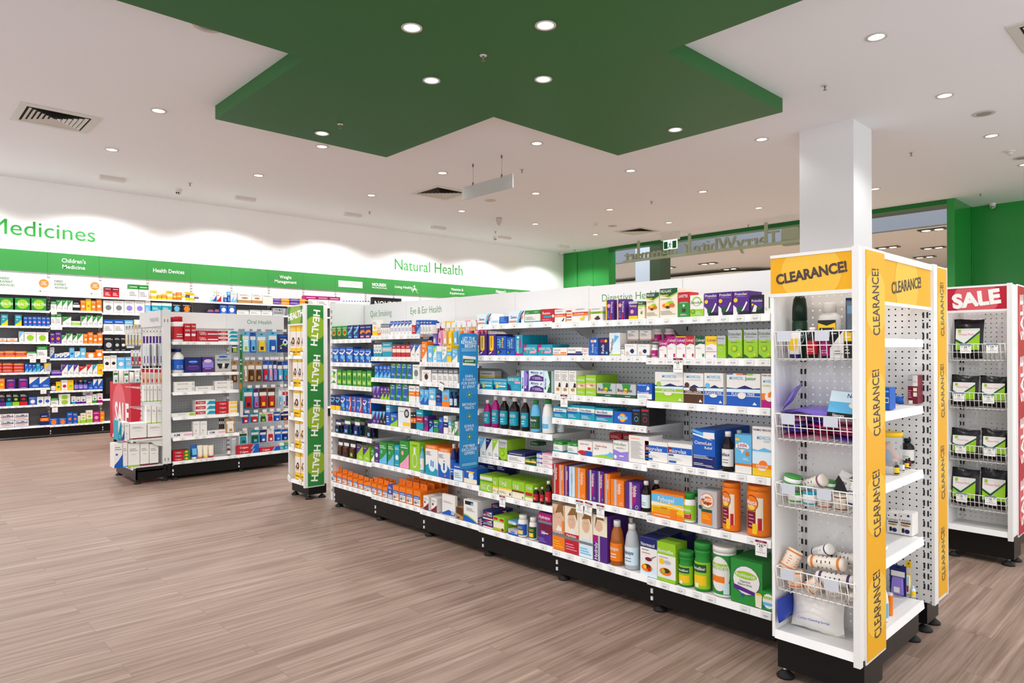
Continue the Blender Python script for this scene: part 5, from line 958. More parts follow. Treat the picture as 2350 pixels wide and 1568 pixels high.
ca.poly([(-.05, -.0036, .782 * H), (.052, -.0036, .775 * H), (.052, -.0036, .805 * H), (-.05, -.0036, .812 * H)], mat('#236b35')); ca.text('REWARDS', 0, .794 * H, .011, -.0042, mat('#e8f0e6'), bold=.02); ca.build('printed_card', root)
for v in (.545, .385, .235):
    e = MB(); e.disc(0, v * H, .017, .017, -.001, mat('#8fc06a'), 20); e.disc(0, v * H, .0145, .0145, -.0014, mat('#1f5a34'), 20)
    for a_, b_ in ((.009, .003), (.003, .009)): e.poly([(-a_, -.0018, v * H - b_), (a_, -.0018, v * H - b_), (a_, -.0018, v * H + b_), (-a_, -.0018, v * H + b_)], LW)
    e.build('cross_badge', root)
# ------------------------------------------------------------------ end displays of the long gondola
YEL = ('#e4a60c', '#e8b83c', mat('#4a3b3a', .5)); RED = ('#b3142f', '#d2565f', mat('#eceae6', .5)); GRN = ('#2a7f37', '#8fae2b', mat('#eef0ea', .5))
T1 = Fr('X', 2.60)
tower(T1, -1.265, -.945, .197, 1.669, 1.518, 'white display stand with yellow clearance header and four wire baskets', YEL, 'CLEARANCE!', depth=.205, lw=.84, cap_frac=.27, hrot=.115, hbold=.04, hfrac=.36, tfrac=.66, sbold=.012)
# bay between the two clearance stands, seen almost edge on
E1_ = Fr('Y', .95); eb = empty('end_bay', E1_.w(3.17, 0, 0)); tag(eb, 'white end bay with yellow clearance header above five side shelves', 'shelving')
X0, X1 = 2.842 - 3.17, 3.50 - 3.17
mb = MB(); mb.box(X0, X1, -.004, .01, 1.652, 1.679, WHITE); mb.box(X0, X1, -.002, .01, 1.472, 1.486, WHITE); mb.box(X0, X0 + .008, -.004, .01, 1.472, 1.66, WHITE); mb.build('header_rail', eb)
mb = MB(); mb.box(X0 + .008, X1 - .004, 0, .008, 1.486, 1.652, mat(YEL[0], .35)); mb.poly([(max(X0 + .01, min(X1, .145 * math.cos(a) + .0)), -.0006, max(1.486, min(1.652, 1.569 + .145 * math.sin(a)))) for a in [2 * math.pi * k / 40 for k in range(40)]], mat(YEL[1], .35))
mb.text('CLEARANCE!', .0, 1.567, .046, -.0014, YEL[2], width=.37, rot=.13, bold=.02, res=3); mb.build('header_sign', eb)
mb = MB(); mb.poly([(X0, .31, .1), (X1, .31, .1), (X1, .31, 1.66), (X0, .31, 1.66)], pegboard('#d6d6d5')); mb.build('back_panel', eb)
mb = MB(); mb.box(X0 + .004, 3.41 - 3.17, .03, .3, .035, .16, mat('#2a2725', .35)); mb.build('plinth', eb)
WS = 3.375 - 2.845
for z in (1.341, 1.05, .768, .472, .193):
    s = shelf(eb, WS, z, .27, .034, brackets=False, deckm=WHITE); s.location.x = 3.11 - 3.17
    if z == .193: s.name = 'base_shelf'
mb = MB(); mb.box(3.372 - 3.17, 3.378 - 3.17, .035, .05, .03, .16, WHITE); mb.build('slotted_strip', eb); put(foot_mesh(), 'foot', eb, (3.39 - 3.17, .05, 0))
# second clearance stand, its pegboard back showing behind the end bay
T2 = empty('end_display', (3.515, 1.105, 0)); tag(T2, 'second yellow-striped clearance stand with its pegboard back towards the shelves', 'display stand')
o = MB(); o.poly([(-.16, 0, .14), (.155, 0, .14), (.155, 0, 1.672), (-.16, 0, 1.672)], pegboard('#dededd')); o = o.build('back_panel', T2); o.rotation_euler.z = -math.pi / 2
o = MB(); o.box(-.16, .155, .022, .026, .14, 1.66, mat('#2e2f33', .7)); o = o.build('added_dark_sheet', T2); o.rotation_euler.z = -math.pi / 2  # dark sheet added behind the pegboard so its holes look unlit
mb = MB(); slots(mb, .128, -.0008, .2, 1.46, SLOT, pitch=.0477, w=.0035, h=.026); o = mb.build('slotted_strip', T2); o.rotation_euler.z = -math.pi / 2
mb = MB(); mb.box(-.004, .05, -.163, -.15, .135, 1.683, WHITE); mb.box(.05, .2, -.158, -.15, .135, 1.68, WHITE); mb.build('corner_post', T2)
q = empty('side_sign_holder', (0, 0, 0)); bpy.data.objects.remove(q)
mb = MB(); z0, z1 = .155, 1.672; st0 = .055; w = .135
mb.box(st0, st0 + w, -.163, -.158, z0, z1, mat(YEL[0], .35)); mb.box(st0 + w, st0 + w + .006, -.166, -.15, .14, 1.68, WHITE)
for i in range(4):
    zc = z0 + (z1 - z0) / 4 * (i + .5); rz = .62 * w
    mb.poly([(st0 + w / 2 + max(-w / 2, min(w / 2, rz * math.cos(2 * math.pi * k / 28))), -.1634, zc + rz * math.sin(2 * math.pi * k / 28)) for k in range(28)], mat(YEL[1], .35))
    mb.text('CLEARANCE!', st0 + w / 2, zc, w * .36, -.164, mat('#6a5545', .5), sq=.25, rot=math.pi / 2 + .06, bold=.012, res=3)
mb.build('side_sign', T2)
mb = MB(); mb.box(.0, .17, -.13, .13, .04, .137, BLACK); mb.build('plinth', T2)
mb = MB(); mb.box(.0, .2, .145, .157, .15, 1.66, OFFW); mb.build('side_panel', T2)
for x, y in ((.03, -.11), (.15, -.11)): put(foot_mesh(), 'foot', T2, (x, y, 0))
# green HEALTH stand at the far end
TH = Fr('X', 2.775)
tower(TH, -5.905, -5.59, .156, 1.712, 1.545, 'green HEALTH display stand with rows of yellow cartons', GRN, 'HEALTH', depth=.19, strip=(.022, .175), lw=.94, cap_frac=.36, hrot=.13, down=True, big=.68, hfrac=.4, tfrac=.8, hbold=.05)
hs = [1.262, .985, .715, .437, .156]
hb_ = empty('carton_shelf_set', (0, 0, 0)); bpy.data.objects.remove(hb_)
hroot = [o for o in S.objects if o.get('label', '').startswith('green HEALTH display')][0]
for z in hs[:-1]:
    shelf(hroot, .29, z, .185, .03, brackets=False)
HI = ['48 88 318 woman;90 122 316 woman;124 150 314 woman', '66 98 530 woman;100 128 530 woman;130 152 530 woman', '70 115 745 woman;120 152 742 woman', '80 113 958 woman;117 152 956 woman', '82 118 1188 woman;122 152 1186 woman']
for k, z in enumerate(hs):
    row(TH, z + .001, K4, ('base shelf' if k == 4 else SN[k]) + ', HEALTH stand', 'Oral Health aisle', ('wellness_carton', 'b'), HI[k], dep=.12, d=.02)
    for j, (x, y) in enumerate((((56, 500), (128, 498)), ((60, 705), (130, 702)), ((62, 918), (132, 915)), ((65, 1132), (136, 1130)), ((44, 1350), (120, 1378)))[k]):
        hang_ticket(TH, x, y, K4, 'white price ticket, %s of two on the %s of the HEALTH stand' % (ORD[j], ('base shelf' if k == 4 else SN[k])), None, head='#4b6b8d', w=.05, h=.062, tilt=.35 if k == 4 else 0)
# sale stand across the aisle
T3 = Fr('X', 4.92)
tower(T3, -1.255, -.925, .207, 1.683, 1.535, 'white display stand with red SALE header and black packs in baskets', RED, 'SALE', depth=.2, strip=(.135, .31), lw=.94, cap_frac=.6, hrot=.1, hbold=.05, big=.7, hfrac=.5, tfrac=.74)
E3 = Fr('Y', .95); e3 = empty('end_bay', E3.w(5.56, 0, 0)); tag(e3, 'white end bay with red SALE header beside the red-striped stand', 'shelving')
mb = MB(); mb.box(-.3, .3, 0, .008, 1.5, 1.65, mat(RED[0], .35)); mb.poly([(.12 * math.cos(2 * math.pi * k / 30) - .02, -.0006, 1.575 + .074 * math.sin(2 * math.pi * k / 30)) for k in range(30)], mat(RED[1], .35)); mb.text('SALE', -.02, 1.575, .06, -.0014, RED[2], width=.4, rot=.1, bold=.05); mb.build('header_sign', e3)
MB().box(-.3, .3, -.004, .01, 1.65, 1.69, WHITE).build('header_rail', e3); MB().box(-.3, .3, -.002, .01, 1.485, 1.5, WHITE).build('header_rail', e3)
mb = MB(); mb.poly([(-.3, .3, .1), (.3, .3, .1), (.3, .3, 1.66), (-.3, .3, 1.66)], pegboard('#d6d6d5')); mb.build('back_panel', e3)
mb = MB(); mb.box(-.3, .3, .03, .3, .04, .16, mat('#2a2725', .35)); mb.build('plinth', e3)
for z in (1.29, 1.07, .86, .63, .42, .19): shelf(e3, .6, z, .28, .03, brackets=False)
cols = ['fMp', 'fpW', 'fVW', 'fBb', 'fOY', 'fRp']
for k, z in enumerate((1.29, 1.07, .86, .63, .42, .19)):
    for j in range(6):
        if k == 2 and j < 2: continue
        h = .15 + .02 * ((j + k) % 2); t = cols[(j + 2 * k) % 6]; o = carton(t, .05, h, .1, 'hair_care_carton'); s = 5.30 + j * .09; o.location = E3.w(s, .02, z); o['category'] = 'box'; o['group'] = 'cartons on the sale end bay'
        pend(o, design(t)[0], ('base shelf' if k == 5 else SN[k]) + ' beside red SALE strip', 'the SALE stand', s)
sg = MB(); sg.box(5.25, 5.6, 1.27, 4.2, .1, 1.64, OFFW); sg.box(5.0, 5.85, 1.3, 4.2, .03, .16, BLACK); tag(sg.build('sale_shelving'), 'the white gondola standing behind the red SALE stand', 'shelving')
# ------------------------------------------------------------------ wire baskets and what lies in them
KA = (1750, 560, 4.9); KB = (1750, 860, 4.356); KC = (1750, 1200, 4.26)
BZ = [(1.367, 1.262), (1.048, .948), (.777, .685), (.448, .358)]
for k, (a, b) in enumerate(BZ):
    basket(T1, -1.25, -.94, a, b, .2, ('topmost', 'second', 'third', 'lowest')[k] + ' white wire basket on the yellow clearance stand', 'wire baskets on the clearance stand')
BZ3 = [(1.326, 1.228), (1.029, .933), (.704, .611), (.407, .315)]
for k, (a, b) in enumerate(BZ3):
    basket(T3, -1.245, -.935, a, b, .19, ('topmost', 'second', 'third', 'lowest')[k] + ' white wire basket on the red SALE stand', 'wire baskets on the sale stand', 14)
def put_thing(o, label, cat, loc, rot=None):
    o.location = loc; o['label'] = label; o['category'] = cat; o.pop('group', None)
    if rot is not None: o.rotation_euler = rot
    return o
R90 = -math.pi / 2
# top basket
sp_ = empty('spray_can'); r = .029; c = MB(); c.lathe([(r, 0), (r, .14), (r * .9, .15), (r * .88, .152)], mat('#12301f', .25), 20); c.build('body', sp_)
c = MB(); c.lathe([(r * .98, .15), (r * .96, .2), (r * .8, .235), (r * .5, .25), (0, .253)], mat('#0d2419', .3), 20); c.build('cap', sp_)
c = MB(); stt = 0
c.disc(0, .085, .021, .03, 0, mat('#c9cccb', .4)); c.disc(0, .085, .018, .026, -.0004, mat('#1a3a52', .4)); c.text('BRUT', 0, .086, .014, -.0009, mat('#e8e8e6'), width=.03, bold=.03)
c.bend(lambda x, y, z: ((r + .0012 - y) * math.sin(x / r), -(r + .0012 - y) * math.cos(x / r), z)); c.build('label', sp_)
put_thing(sp_, 'tall dark green spray can standing in the topmost clearance basket', 'spray can', T1.w(-1.197, .105, 1.264), (0, 0, R90 + .3))
ag = empty('laxative_bottle'); c = MB(); P_ = [(.042, 0), (.046, .01), (.046, .135), (.04, .156), (.023, .167), (.021, .172)]; c.lathe(P_, mat('#dcdad5', .35), 20, sx=1, sy=.62); c.build('body', ag)
c = MB(); c.lathe([(.025, .17), (.024, .202), (.022, .206)], mat('#e4e2dd', .4), 18); c.build('cap', ag)
c = MB(); c.poly([(-.034, -.0292, .03), (.034, -.0292, .03), (.034, -.0292, .138), (-.034, -.0292, .138)], mat('#1d1c1c', .4)); c.poly([(-.033, -.0298, .088), (.033, -.0298, .088), (.033, -.0298, .128), (0, -.0298, .116), (-.033, -.0298, .128)], pm('Y')); c.poly([(-.028, -.0302, .084), (.028, -.0302, .084), (.028, -.0302, .108), (-.028, -.0302, .108)], mat('#1d1c1c', .4)); c.text('Agarol', 0, .097, .015, -.0307, mat('#eeeeea'), width=.05, bold=.03); c.build('label', ag)
put_thing(ag, 'white bottle with black and yellow label in the topmost clearance basket', 'bottle', T1.w(-1.09, .13, 1.264 + .01), (0, 0, R90))
for a in (('tub:W,N,Y', -1.192, .03, .045, .1, 'white tube with navy band standing in topmost clearance basket', 'tube'), ('bot:K,W,R', -1.13, .045, .045, .118, 'dark bottle with white cap in the topmost clearance basket', 'bottle'), ('jar:K,W,M', -1.075, .04, .042, .1, 'black jar with pink label in the topmost clearance basket', 'jar')):
    o, _, _ = make(a[0], a[3], a[4], .05, ('carton', 'bottle')); put_thing(o, a[5], a[6], T1.w(a[1], a[2] + .02, 1.266), (0, 0, R90))
o = carton('dWK', .05, .105, .05, 'skin_care_carton'); put_thing(o, 'white and black carton leaning in the topmost clearance basket', 'box', T1.w(-1.025, .03, 1.266), (0, 0, R90))
o = carton('hKY', .025, .095, .04, 'skin_care_carton'); put_thing(o, 'slim black and yellow carton in the topmost clearance basket', 'box', T1.w(-.985, .03, 1.266), (0, 0, R90))
bp = empty('blister_pack'); c = MB(); c.box(-.035, .035, 0, .004, 0, .23, mat('#173a63', .4)); c.poly([(-.03, -.0006, .17), (.03, -.0006, .17), (.03, -.0006, .2), (-.03, -.0006, .2)], pm('b')); c.build('card', bp)
c = MB(); c.hexa([(-.034, -.045, .0), (.034, -.045, 0), (.034, 0, 0), (-.034, 0, 0), (-.034, -.045, .2), (.034, -.045, .2), (.034, 0, .22), (-.034, 0, .22)], clear('#bcd3ea', .28)); c.build('bubble', bp)
put_thing(bp, 'clear blister pack with blue card standing in topmost clearance basket', 'packet', T1.w(-1.0, .15, 1.266), (0, 0, R90 + .5))
# second basket: flat pads in purple and pink wraps
def pad(col, w, h, t, name='wrapped_pad'):
    mb = MB(); n = 6; m = mat(col, .25)
    def q(i, j, s):
        u, v = i / n, j / n; b = (math.sin(math.pi * u) * math.sin(math.pi * v)) ** .4 if 0 < i < n and 0 < j < n else 0
        return ((u - .5) * w, (v - .5) * h, s * t / 2 * b + .002 * math.sin(7 * u + 5 * v))
    for s in (-1, 1): mb.grid(lambda i, j: q(i, j, s), n, n, m)
    return mb.build(name)
PC = [('#c2327f', 'magenta'), ('#e08aa8', 'pink'), ('#5b43b0', 'purple'), ('#8f1f4a', 'wine-red'), ('#b52a73', 'magenta'), ('#7d66c8', 'lavender')]
k = 0
for lay in range(4):
    for j, s in enumerate((-1.195, -1.095, -1.0)):
        c, nm = PC[(lay * 2 + j + (lay > 1)) % 6]; o = pad(c, .1, .15, .022); o['group'] = 'wrapped pads in the second basket'
        o.location = T1.w(s, .1, .962 + lay * .021); o.rotation_euler = (0, random.uniform(-.05, .05), R90); o['category'] = 'packet'
        o['label'] = '%s wrapped pad, %s layer up, %s from gondola side of second clearance basket' % (nm, ORD[lay], ORD[j])
o = pad('#7d66c8', .13, .16, .02); put_thing(o, 'lavender wrapped pad lying flat on top of second clearance basket', 'packet', T1.w(-1.12, .09, 1.062), (.1, .1, R90))
o = pad('#7663c4', .1, .17, .02); put_thing(o, 'lavender wrapped pad standing tilted at corner of second clearance basket', 'packet', T1.w(-1.215, .08, 1.115), (.3, -1.0, R90))
o = pad('#7a64c6', .1, .14, .02); put_thing(o, 'lavender wrapped pad lying beside the tilted one in second basket', 'packet', T1.w(-1.2, .1, 1.055), (0, -.1, R90))
o = carton('nexc', .13, .13, .035, 'dressing_carton'); put_thing(o, 'pale blue and black dressing carton leaning on second clearance basket', 'box', T1.w(-.995, .03, 1.04), (-.75, .08, R90 + .25))
# third basket: tapes and bandage tubes
def tape(r, h, ring, name='tape_roll', stripe=None):
    t = empty(name); c = MB(); c.lathe([(r * .5, 0), (r, 0), (r, h), (r * .5, h), (r * .5, 0)], mat('#e6e6e2', .4), 20); c.build('roll', t)
    c = MB(); c.lathe([(r * .42, h - .004), (r * 1.02, h - .004), (r * 1.02, h + .003), (r * .42, h + .003)], mat(ring, .35), 20); c.build('rim', t); c = MB(); c.lathe([(r * 1.015, .008), (r * 1.015, .014)], mat(stripe or ring, .35), 20); c.build('stripe', t); return t
for a in ((.032, .035, '#3d9a3c', -1.21, .055, .765, 'white tape roll with green rim on top of third clearance basket', (.2, 0, 0)), (.03, .04, '#3d9a3c', -1.195, .06, .695, 'white tape roll with green stripe inside third clearance basket', (0, 0, 0)), (.026, .05, '#2a9fc4', -1.135, .05, .695, 'white tape roll with blue stripe inside third clearance basket', (0, 0, 0)),
          (.026, .03, '#2f8a3a', -1.085, .1, .76, 'small green-rimmed tape roll behind the bandages in third basket', (.1, 0, 0)), (.03, .05, '#23305f', -.965, .05, .72, 'navy-rimmed tape roll at post side of third clearance basket', (0, 0, 0))):
    o = tape(a[0], a[1], a[2]); put_thing(o, a[6], 'tape roll', T1.w(a[3], a[4], a[5]), a[7])
def bandage(r, h, col, band, txtc, name='bandage_roll'):
    t = empty(name); c = MB(); c.lathe([(r * .3, -h / 2), (r * .85, -h / 2), (r, -h * .46), (r, h * .46), (r * .85, h / 2), (r * .3, h / 2)], mat(col, .35), 18); c.build('roll', t)
    c = MB()
    for z0, z1 in ((-.4, -.33), (.33, .4)): c.lathe([(r * 1.01, z0 * h), (r * 1.01, z1 * h)], mat(band, .4), 18)
    for i in range(4):
        for j in range(6):
            a0 = j * 1.05; c.lathe([(r * 1.012, h * (-.22 + .12 * i)), (r * 1.012, h * (-.19 + .12 * i))], mat(txtc, .5), 4, a0=a0, a1=a0 + .3 + .1 * ((i + j) % 3))
    c.build('wrapper', t); return t
BR = [(.024, .13, '#e2dbcb', '#8b5a7a', '#4a5f8a', -1.14, .08, .775, (.3, 1.15, R90), 'long cream bandage roll lying across third clearance basket'), (.026, .06, '#ddd2c0', '#b03a3a', '#31406e', -1.08, .05, .725, (0, 0, 0), 'cream bandage roll with red stripe inside third basket'),
      (.025, .06, '#ddd2c0', '#7a2b40', '#3d4a7a', -1.02, .05, .725, (0, 0, 0), 'cream bandage roll with dark red band inside third basket'), (.026, .05, '#e6e0d4', '#24356b', '#24356b', -.962, .05, .79, (.1, .2, 0), 'cream bandage roll with blue band atop third basket'),
      (.03, .085, '#e3d3c0', '#d37a3a', '#c86a35', -1.21, .05, .47, (.3, .4, 0), 'fat orange-striped bandage roll heaped in lowest clearance basket'), (.021, .11, '#e8e6e0', '#2b3e7a', '#5a78b0', -1.11, .1, .515, (.5, 1.1, R90), 'white bandage roll with blue printing atop lowest clearance basket'),
      (.024, .14, '#e6ddd0', '#dd7f2c', '#3a3a3c', -1.075, .06, .485, (.1, 1.45, R90), 'orange-banded bandage roll lying across lowest clearance basket'), (.022, .12, '#d9d4cd', '#3c2a50', '#2d2d33', -1.03, .12, .5, (.1, 1.5, R90), 'purple-banded bandage roll behind the orange-banded one'),
      (.024, .14, '#dcd6cf', '#4a2f60', '#2d2d33', -1.04, .05, .432, (0, 1.5, R90), 'dark-printed bandage roll at front rail of lowest basket'), (.03, .07, '#e5d0bb', '#d9702a', '#d9702a', -1.2, .06, .398, (0, 0, 0), 'orange-printed bandage roll inside corner of lowest basket'),
      (.028, .07, '#e0d2c2', '#d9702a', '#c86a35', -1.12, .06, .392, (.8, .3, 0), 'orange-banded bandage roll deep in lowest basket'), (.024, .06, '#dcd0c4', '#5a4560', '#5a4560', -1.05, .06, .385, (1.5, 0, .4), 'end-on bandage roll low in lowest clearance basket'), (.022, .06, '#d8cec2', '#6a4a5a', '#4a4350', -.975, .06, .385, (1.3, 0, .2), 'small bandage roll at post side of lowest basket')]
for a in BR: o = bandage(*a[:5]); put_thing(o, a[9], 'bandage', T1.w(a[5], a[6], a[7]), a[8])
o = carton('aero', .14, .085, .06, 'wipes_carton'); put_thing(o, 'white carton lettered 100 leaning in third clearance basket', 'box', T1.w(-1.01, .1, .735), (-.35, .45, R90 + .2))
# bag of cotton wool on the bottom shelf of the stand
o = pouch('bag:W', .2, .15, 'cotton_bag', .1); put_thing(o, 'clear white bag of cleansing puffs on base of clearance stand', 'bag', T1.w(-1.13, .1, .198), (-.1, 0, R90 + .1))
c = MB(); c.text('Cotton Cleansing Sponge', 0, .05, .008, -.052, pm('B'), width=.12); c.build('lettering', o)
o = pad('#1f3fa8', .09, .15, .015); put_thing(o, 'blue packet standing against side of clearance stand base shelf', 'packet', T1.w(-1.235, .06, .275), (0, 1.5, R90))
for k, (s, zt) in enumerate(((-1.205, 1.37), (-1.06, 1.37), (-1.19, 1.05), (-1.03, 1.052), (-1.19, .78), (-1.055, .78), (-1.195, .45), (-1.03, .447))):
    m = MB(); m.box(-.026, .026, -.001, .001, -.04, 0, clear('#e4e6f0', .7)); m.box(-.026, .026, -.002, -.0012, -.04, 0, clear('#dfe2ea', .5))
    o = m.build('ticket_holder', None, T1.w(s, -.017, zt), R90); tag(o, 'clear ticket holder, %s of two on %s clearance basket rim' % (ORD[k % 2], ('topmost', 'second', 'third', 'lowest')[k // 2]), 'ticket holder', 'clear ticket holders')
# black packs in the sale baskets
K11 = (2100, 640, 4.612); K12 = (2100, 960, 4.356)
for k, (z, sp2) in enumerate(((1.235, [(K11, 400, 725, 455)]), (.94, [(K11, 375, 675, 1040), (K11, 680, 990, 1050)]), (.618, [(K12, 350, 650, 118), (K12, 655, 940, 125)]), (.322, [(K12, 352, 640, 512), (K12, 645, 940, 520)]))):
    for j, (kk, xa, xb, yt) in enumerate(sp2):
        sa, zt = T3.px(kk[0] + xa / kk[2], kk[1] + yt / kk[2], .06); sb, _ = T3.px(kk[0] + xb / kk[2], kk[1] + yt / kk[2], .06)
        o = pouch('bag:K,W', abs(sb - sa), zt - z + .01, 'heat_pack', .05)
        put_thing(o, 'black heat pack with green and white label, %s %s basket of SALE stand' % ((('alone in', ) if k == 0 else ('first in', 'second in'))[j], ('topmost', 'second', 'third', 'lowest')[k]), 'packet', T3.w((sa + sb) / 2, .06, z + .004), (-.12, 0, R90)); o['group'] = 'black heat packs'
TK = [(K11, 480, 705, '24.95'), (K11, 760, 700, '24.95'), (K11, 410, 1215, '16.95'), (K11, 722, 1235, '16.95'), (K12, 400, 275, '16.95'), (K12, 690, 300, '16.95'), (K12, 410, 760, '16.95'), (K12, 700, 790, '16.95')]
for k, (kk, x, y, p) in enumerate(TK):
    hang_ticket(T3, x + 55, y - 12, kk, 'white price ticket, %s of two on %s basket of SALE stand' % (ORD[k % 2], ('topmost', 'second', 'third', 'lowest')[k // 2]), p, d=-.02, head='#4f7f8f', w=.058, h=.055, group='price tickets on the sale baskets')
# ------------------------------------------------------------------ goods on the clearance end bay (standing along its front edge)
def e1(tok, xa, xb, yt, kk, z, label, cat, d=.02, dep=.07, name='carton', edge=None):
    """xa..xb span the face turned to the aisle; its near edge (edge, else xb) stands just behind the shelf lip"""
    px, py = kk[0] + (edge or xb) / kk[2], kk[1] + yt / kk[2]; c = ony(px, py, .955 + d).x; f = Fr('X', c)
    sa, zt = f.px(kk[0] + xa / kk[2], py, 0); sb, _ = f.px(kk[0] + xb / kk[2], py, 0); w = abs(sb - sa)
    if tok[:4] in ('bot:', 'fla:', 'can:', 'jar:'): w = seen_width(f, kk[0] + (xa + xb) / 2 / kk[2], py, 0, (xb - xa) / kk[2])
    nm = name if name != 'carton' else 'spray_can' if tok[:4] == 'can:' else 'bottle'
    o, _, c2 = make(tok, w, zt - z, dep, (name, nm)); put_thing(o, label, cat, f.w((sa + sb) / 2, 0, z), (0, 0, f.rot)); return o
e1('veet', 1172, 1270, 128, KB, 1.051, 'royal-blue tall carton on second end-bay shelf', 'box', name='cosmetic_carton')
e1('bag:B', 1265, 1415, 205, KB, 1.051, 'crumpled blue packet beside royal-blue carton on end bay', 'packet', d=.08)
e1('disc', 1452, 1550, 5, KB, 1.051, 'tall maroon and white carton on second end-bay shelf', 'box', d=.03, name='cosmetic_carton')
oj = e1('can:cc,Y', 1130, 1388, 560, KB, .771, 'clear rounded jar with yellow lid holding sponges, end bay', 'jar', d=.07, name='sponge_jar', edge=1270); JX, JY = oj.location.x, oj.location.y
for i, (dx, dz, c) in enumerate(((0, .02, '#c99a86'), (.02, .055, '#d0a390'), (-.02, .06, '#7f8ea6'), (.0, .095, '#c3a08f'))):
    m = MB(); m.lathe([(0, 0), (.03, .006), (.036, .02), (.03, .034), (0, .04)], mat(c, .8), 14); o = m.build('sponge', None, E1_.w(JX + dx, JY - .95 + dz * .0 + .01 * i, .775 + dz)); o.rotation_euler = (.6 * i, .3, 0); tag(o, '%s sponge inside the yellow-lidded jar, %s up' % ('grey-blue' if i == 2 else 'peach', ORD[i]), 'sponge', 'sponges in the jar')
e1('bot:K,K,W', 1382, 1512, 632, KB, .771, 'tall black bottle at end of third end-bay shelf', 'bottle', d=.07)
for i, (a, b, y, c) in enumerate(((1305, 1365, 870, 'Y'), (1368, 1418, 845, 'W'), (1416, 1460, 840, 'Y'), (1448, 1484, 830, 'm'))):
    e1('bot:K,K,' + c, a, b, y, KB, .771, 'small black dropper bottle, %s of four before tall black bottle' % ORD[i], 'bottle', d=.025 + .01 * i)['group'] = 'small dropper bottles'
e1('flaw', 1245, 1365, 1372, KB, .473, 'first of two gold-ribboned cream cartons on fourth end-bay shelf', 'box', name='cosmetic_carton', dep=.08, d=.03, edge=1495)
e1('flaw', 1367, 1495, 1380, KB, .473, 'second of two gold-ribboned cream cartons, beside the post', 'box', name='cosmetic_carton', dep=.08, d=.03)
bw = empty('pill_crusher'); c = MB(); c.lathe([(.035, 0), (.05, .03), (.052, .045), (.046, .046), (.04, .03), (0, .02)], WHITE, 18); c.build('bowl', bw); c = MB(); c.lathe([(.02, .04), (.03, .07), (.02, .1), (0, .105)], BLACK, 14); c.build('handle', bw)
put_thing(bw, 'white bowl with black top at post end of fourth end-bay shelf', 'bowl', E1_.w(2.92, .05, .473))
e1('fla:W,O,b', 1125, 1228, 585, KC, .194, 'white bottle with blue drops label on end-bay base shelf', 'bottle', d=.02)
e1('can:O,W,O', 1222, 1272, 680, KC, .194, 'orange spray can on end-bay base shelf', 'spray can', d=.03)
e1('pak:N,V,W', 1240, 1400, 400, KC, .194, 'large clear pack of lavender goods on end-bay base shelf', 'packet', d=.06)
e1('pak:Y,l,R', 1400, 1450, 370, KC, .194, 'tall clear toothbrush pack on end-bay base shelf', 'packet', d=.05)
e1('pak:Y,u,R', 1440, 1510, 440, KC, .194, 'small yellow-topped pack near end of base shelf', 'packet', d=.09)
e1('bot:l,W,Y', 1450, 1495, 615, KC, .194, 'small clear-capped bottle at end of base shelf', 'bottle', d=.03)
# ------------------------------------------------------------------ oral health gondola
OF = Fr('Y', 7.38); OZ = [1.406, 1.085, .893, .640, .430, .190]
OB1 = bay(OF, 2.245, 2.912, OZ, .36, 1.722, 'white gondola bay of toothpaste shelves behind the HEALTH stand', group='bays of the oral care gondola', hz=1.555, head=mat('#e8e7e6', .5), panel='#c8cbcd')
OB2 = bay(OF, 2.912, 3.58, [.190], .36, 1.722, 'white pegboard bay under Oral Health lettering with hanging toothbrushes', group='bays of the oral care gondola', hz=1.555, head=mat('#e8e7e6', .5), panel='#c8cbcd')
lettering(OF, OB2.root, 'Oral Health', (240 + 1165 / 3.5636, 680 + 226 / 3.5636), (240 + 1366 / 3.5636, 680 + 230 / 3.5636), 680 + 193 / 3.5636, .3435, HM, origin=OB2.sm, bold=-.002, res=4).build('lettering', OB2.head)
ob = MB(); ob.box(2.25, 3.58, 7.80, 8.1, .03, .16, BLACK); ob.box(2.25, 3.58, 7.79, 7.81, .15, 1.7, OFFW); tag(ob.build('shelving_reverse'), 'far side of the oral care gondola, facing the wall shelving', 'shelving')
tn = ('toothpaste_carton', 'bottle')
def orow(k, items, **kw):
    sp = row(OF, OZ[k] + .0005, K6, ('base shelf' if k == 5 else SN[k]) + ', toothpaste bay', 'white post', tn, items, **kw); tickets(OB1, k, sp, w=.05, h=.028)
orow(0, '553 645 168 jar:W,R,R *2;652 704 224 colgv;707 748 224 colgv;752 927 282 colg /2;930 1084 278 colt /3', dep=.06)
orow(1, '553 648 430 bot:W,N,B *2;655 792 500 whitestrip;800 890 497 whitestripp;904 1034 482 brill', dep=.05)
orow(2, '570 738 700 sens /2;742 894 736 sens;900 1050 692 sens /2', dep=.05)
orow(3, '550 740 955 sensg;745 905 848 colt /3 *2;908 1085 860 coly /3', dep=.05)
orow(4, '548 720 1115 aim;724 779 1024 whitebx;781 838 1022 whitebx;842 990 1096 aim;935 948 1000 pak:K,n,W +.06;950 963 1000 pak:K,n,W +.06;965 978 1000 pak:K,n,W +.06;992 1064 1000 pak:k,W,k', dep=.05)
orow(5, '565 700 1262 colgreen /3 *2;703 753 1213 tub:B,W,b;757 800 1217 tub:C,O;804 845 1217 tub:C,Y;848 890 1217 tub:C,R;1003 1029 1230 bot:m,W,W;1034 1074 1158 can:cc,W', dep=.05)
sp = row(OF, .1905, K6, 'base shelf, hanging toothbrush bay', 'white post', tn, '1080 1264 1216 colb /2;1268 1430 1236 colb;1432 1470 1205 hTW;1473 1503 1200 hTG', dep=.05); tickets(OB2, 0, sp, w=.05, h=.028)
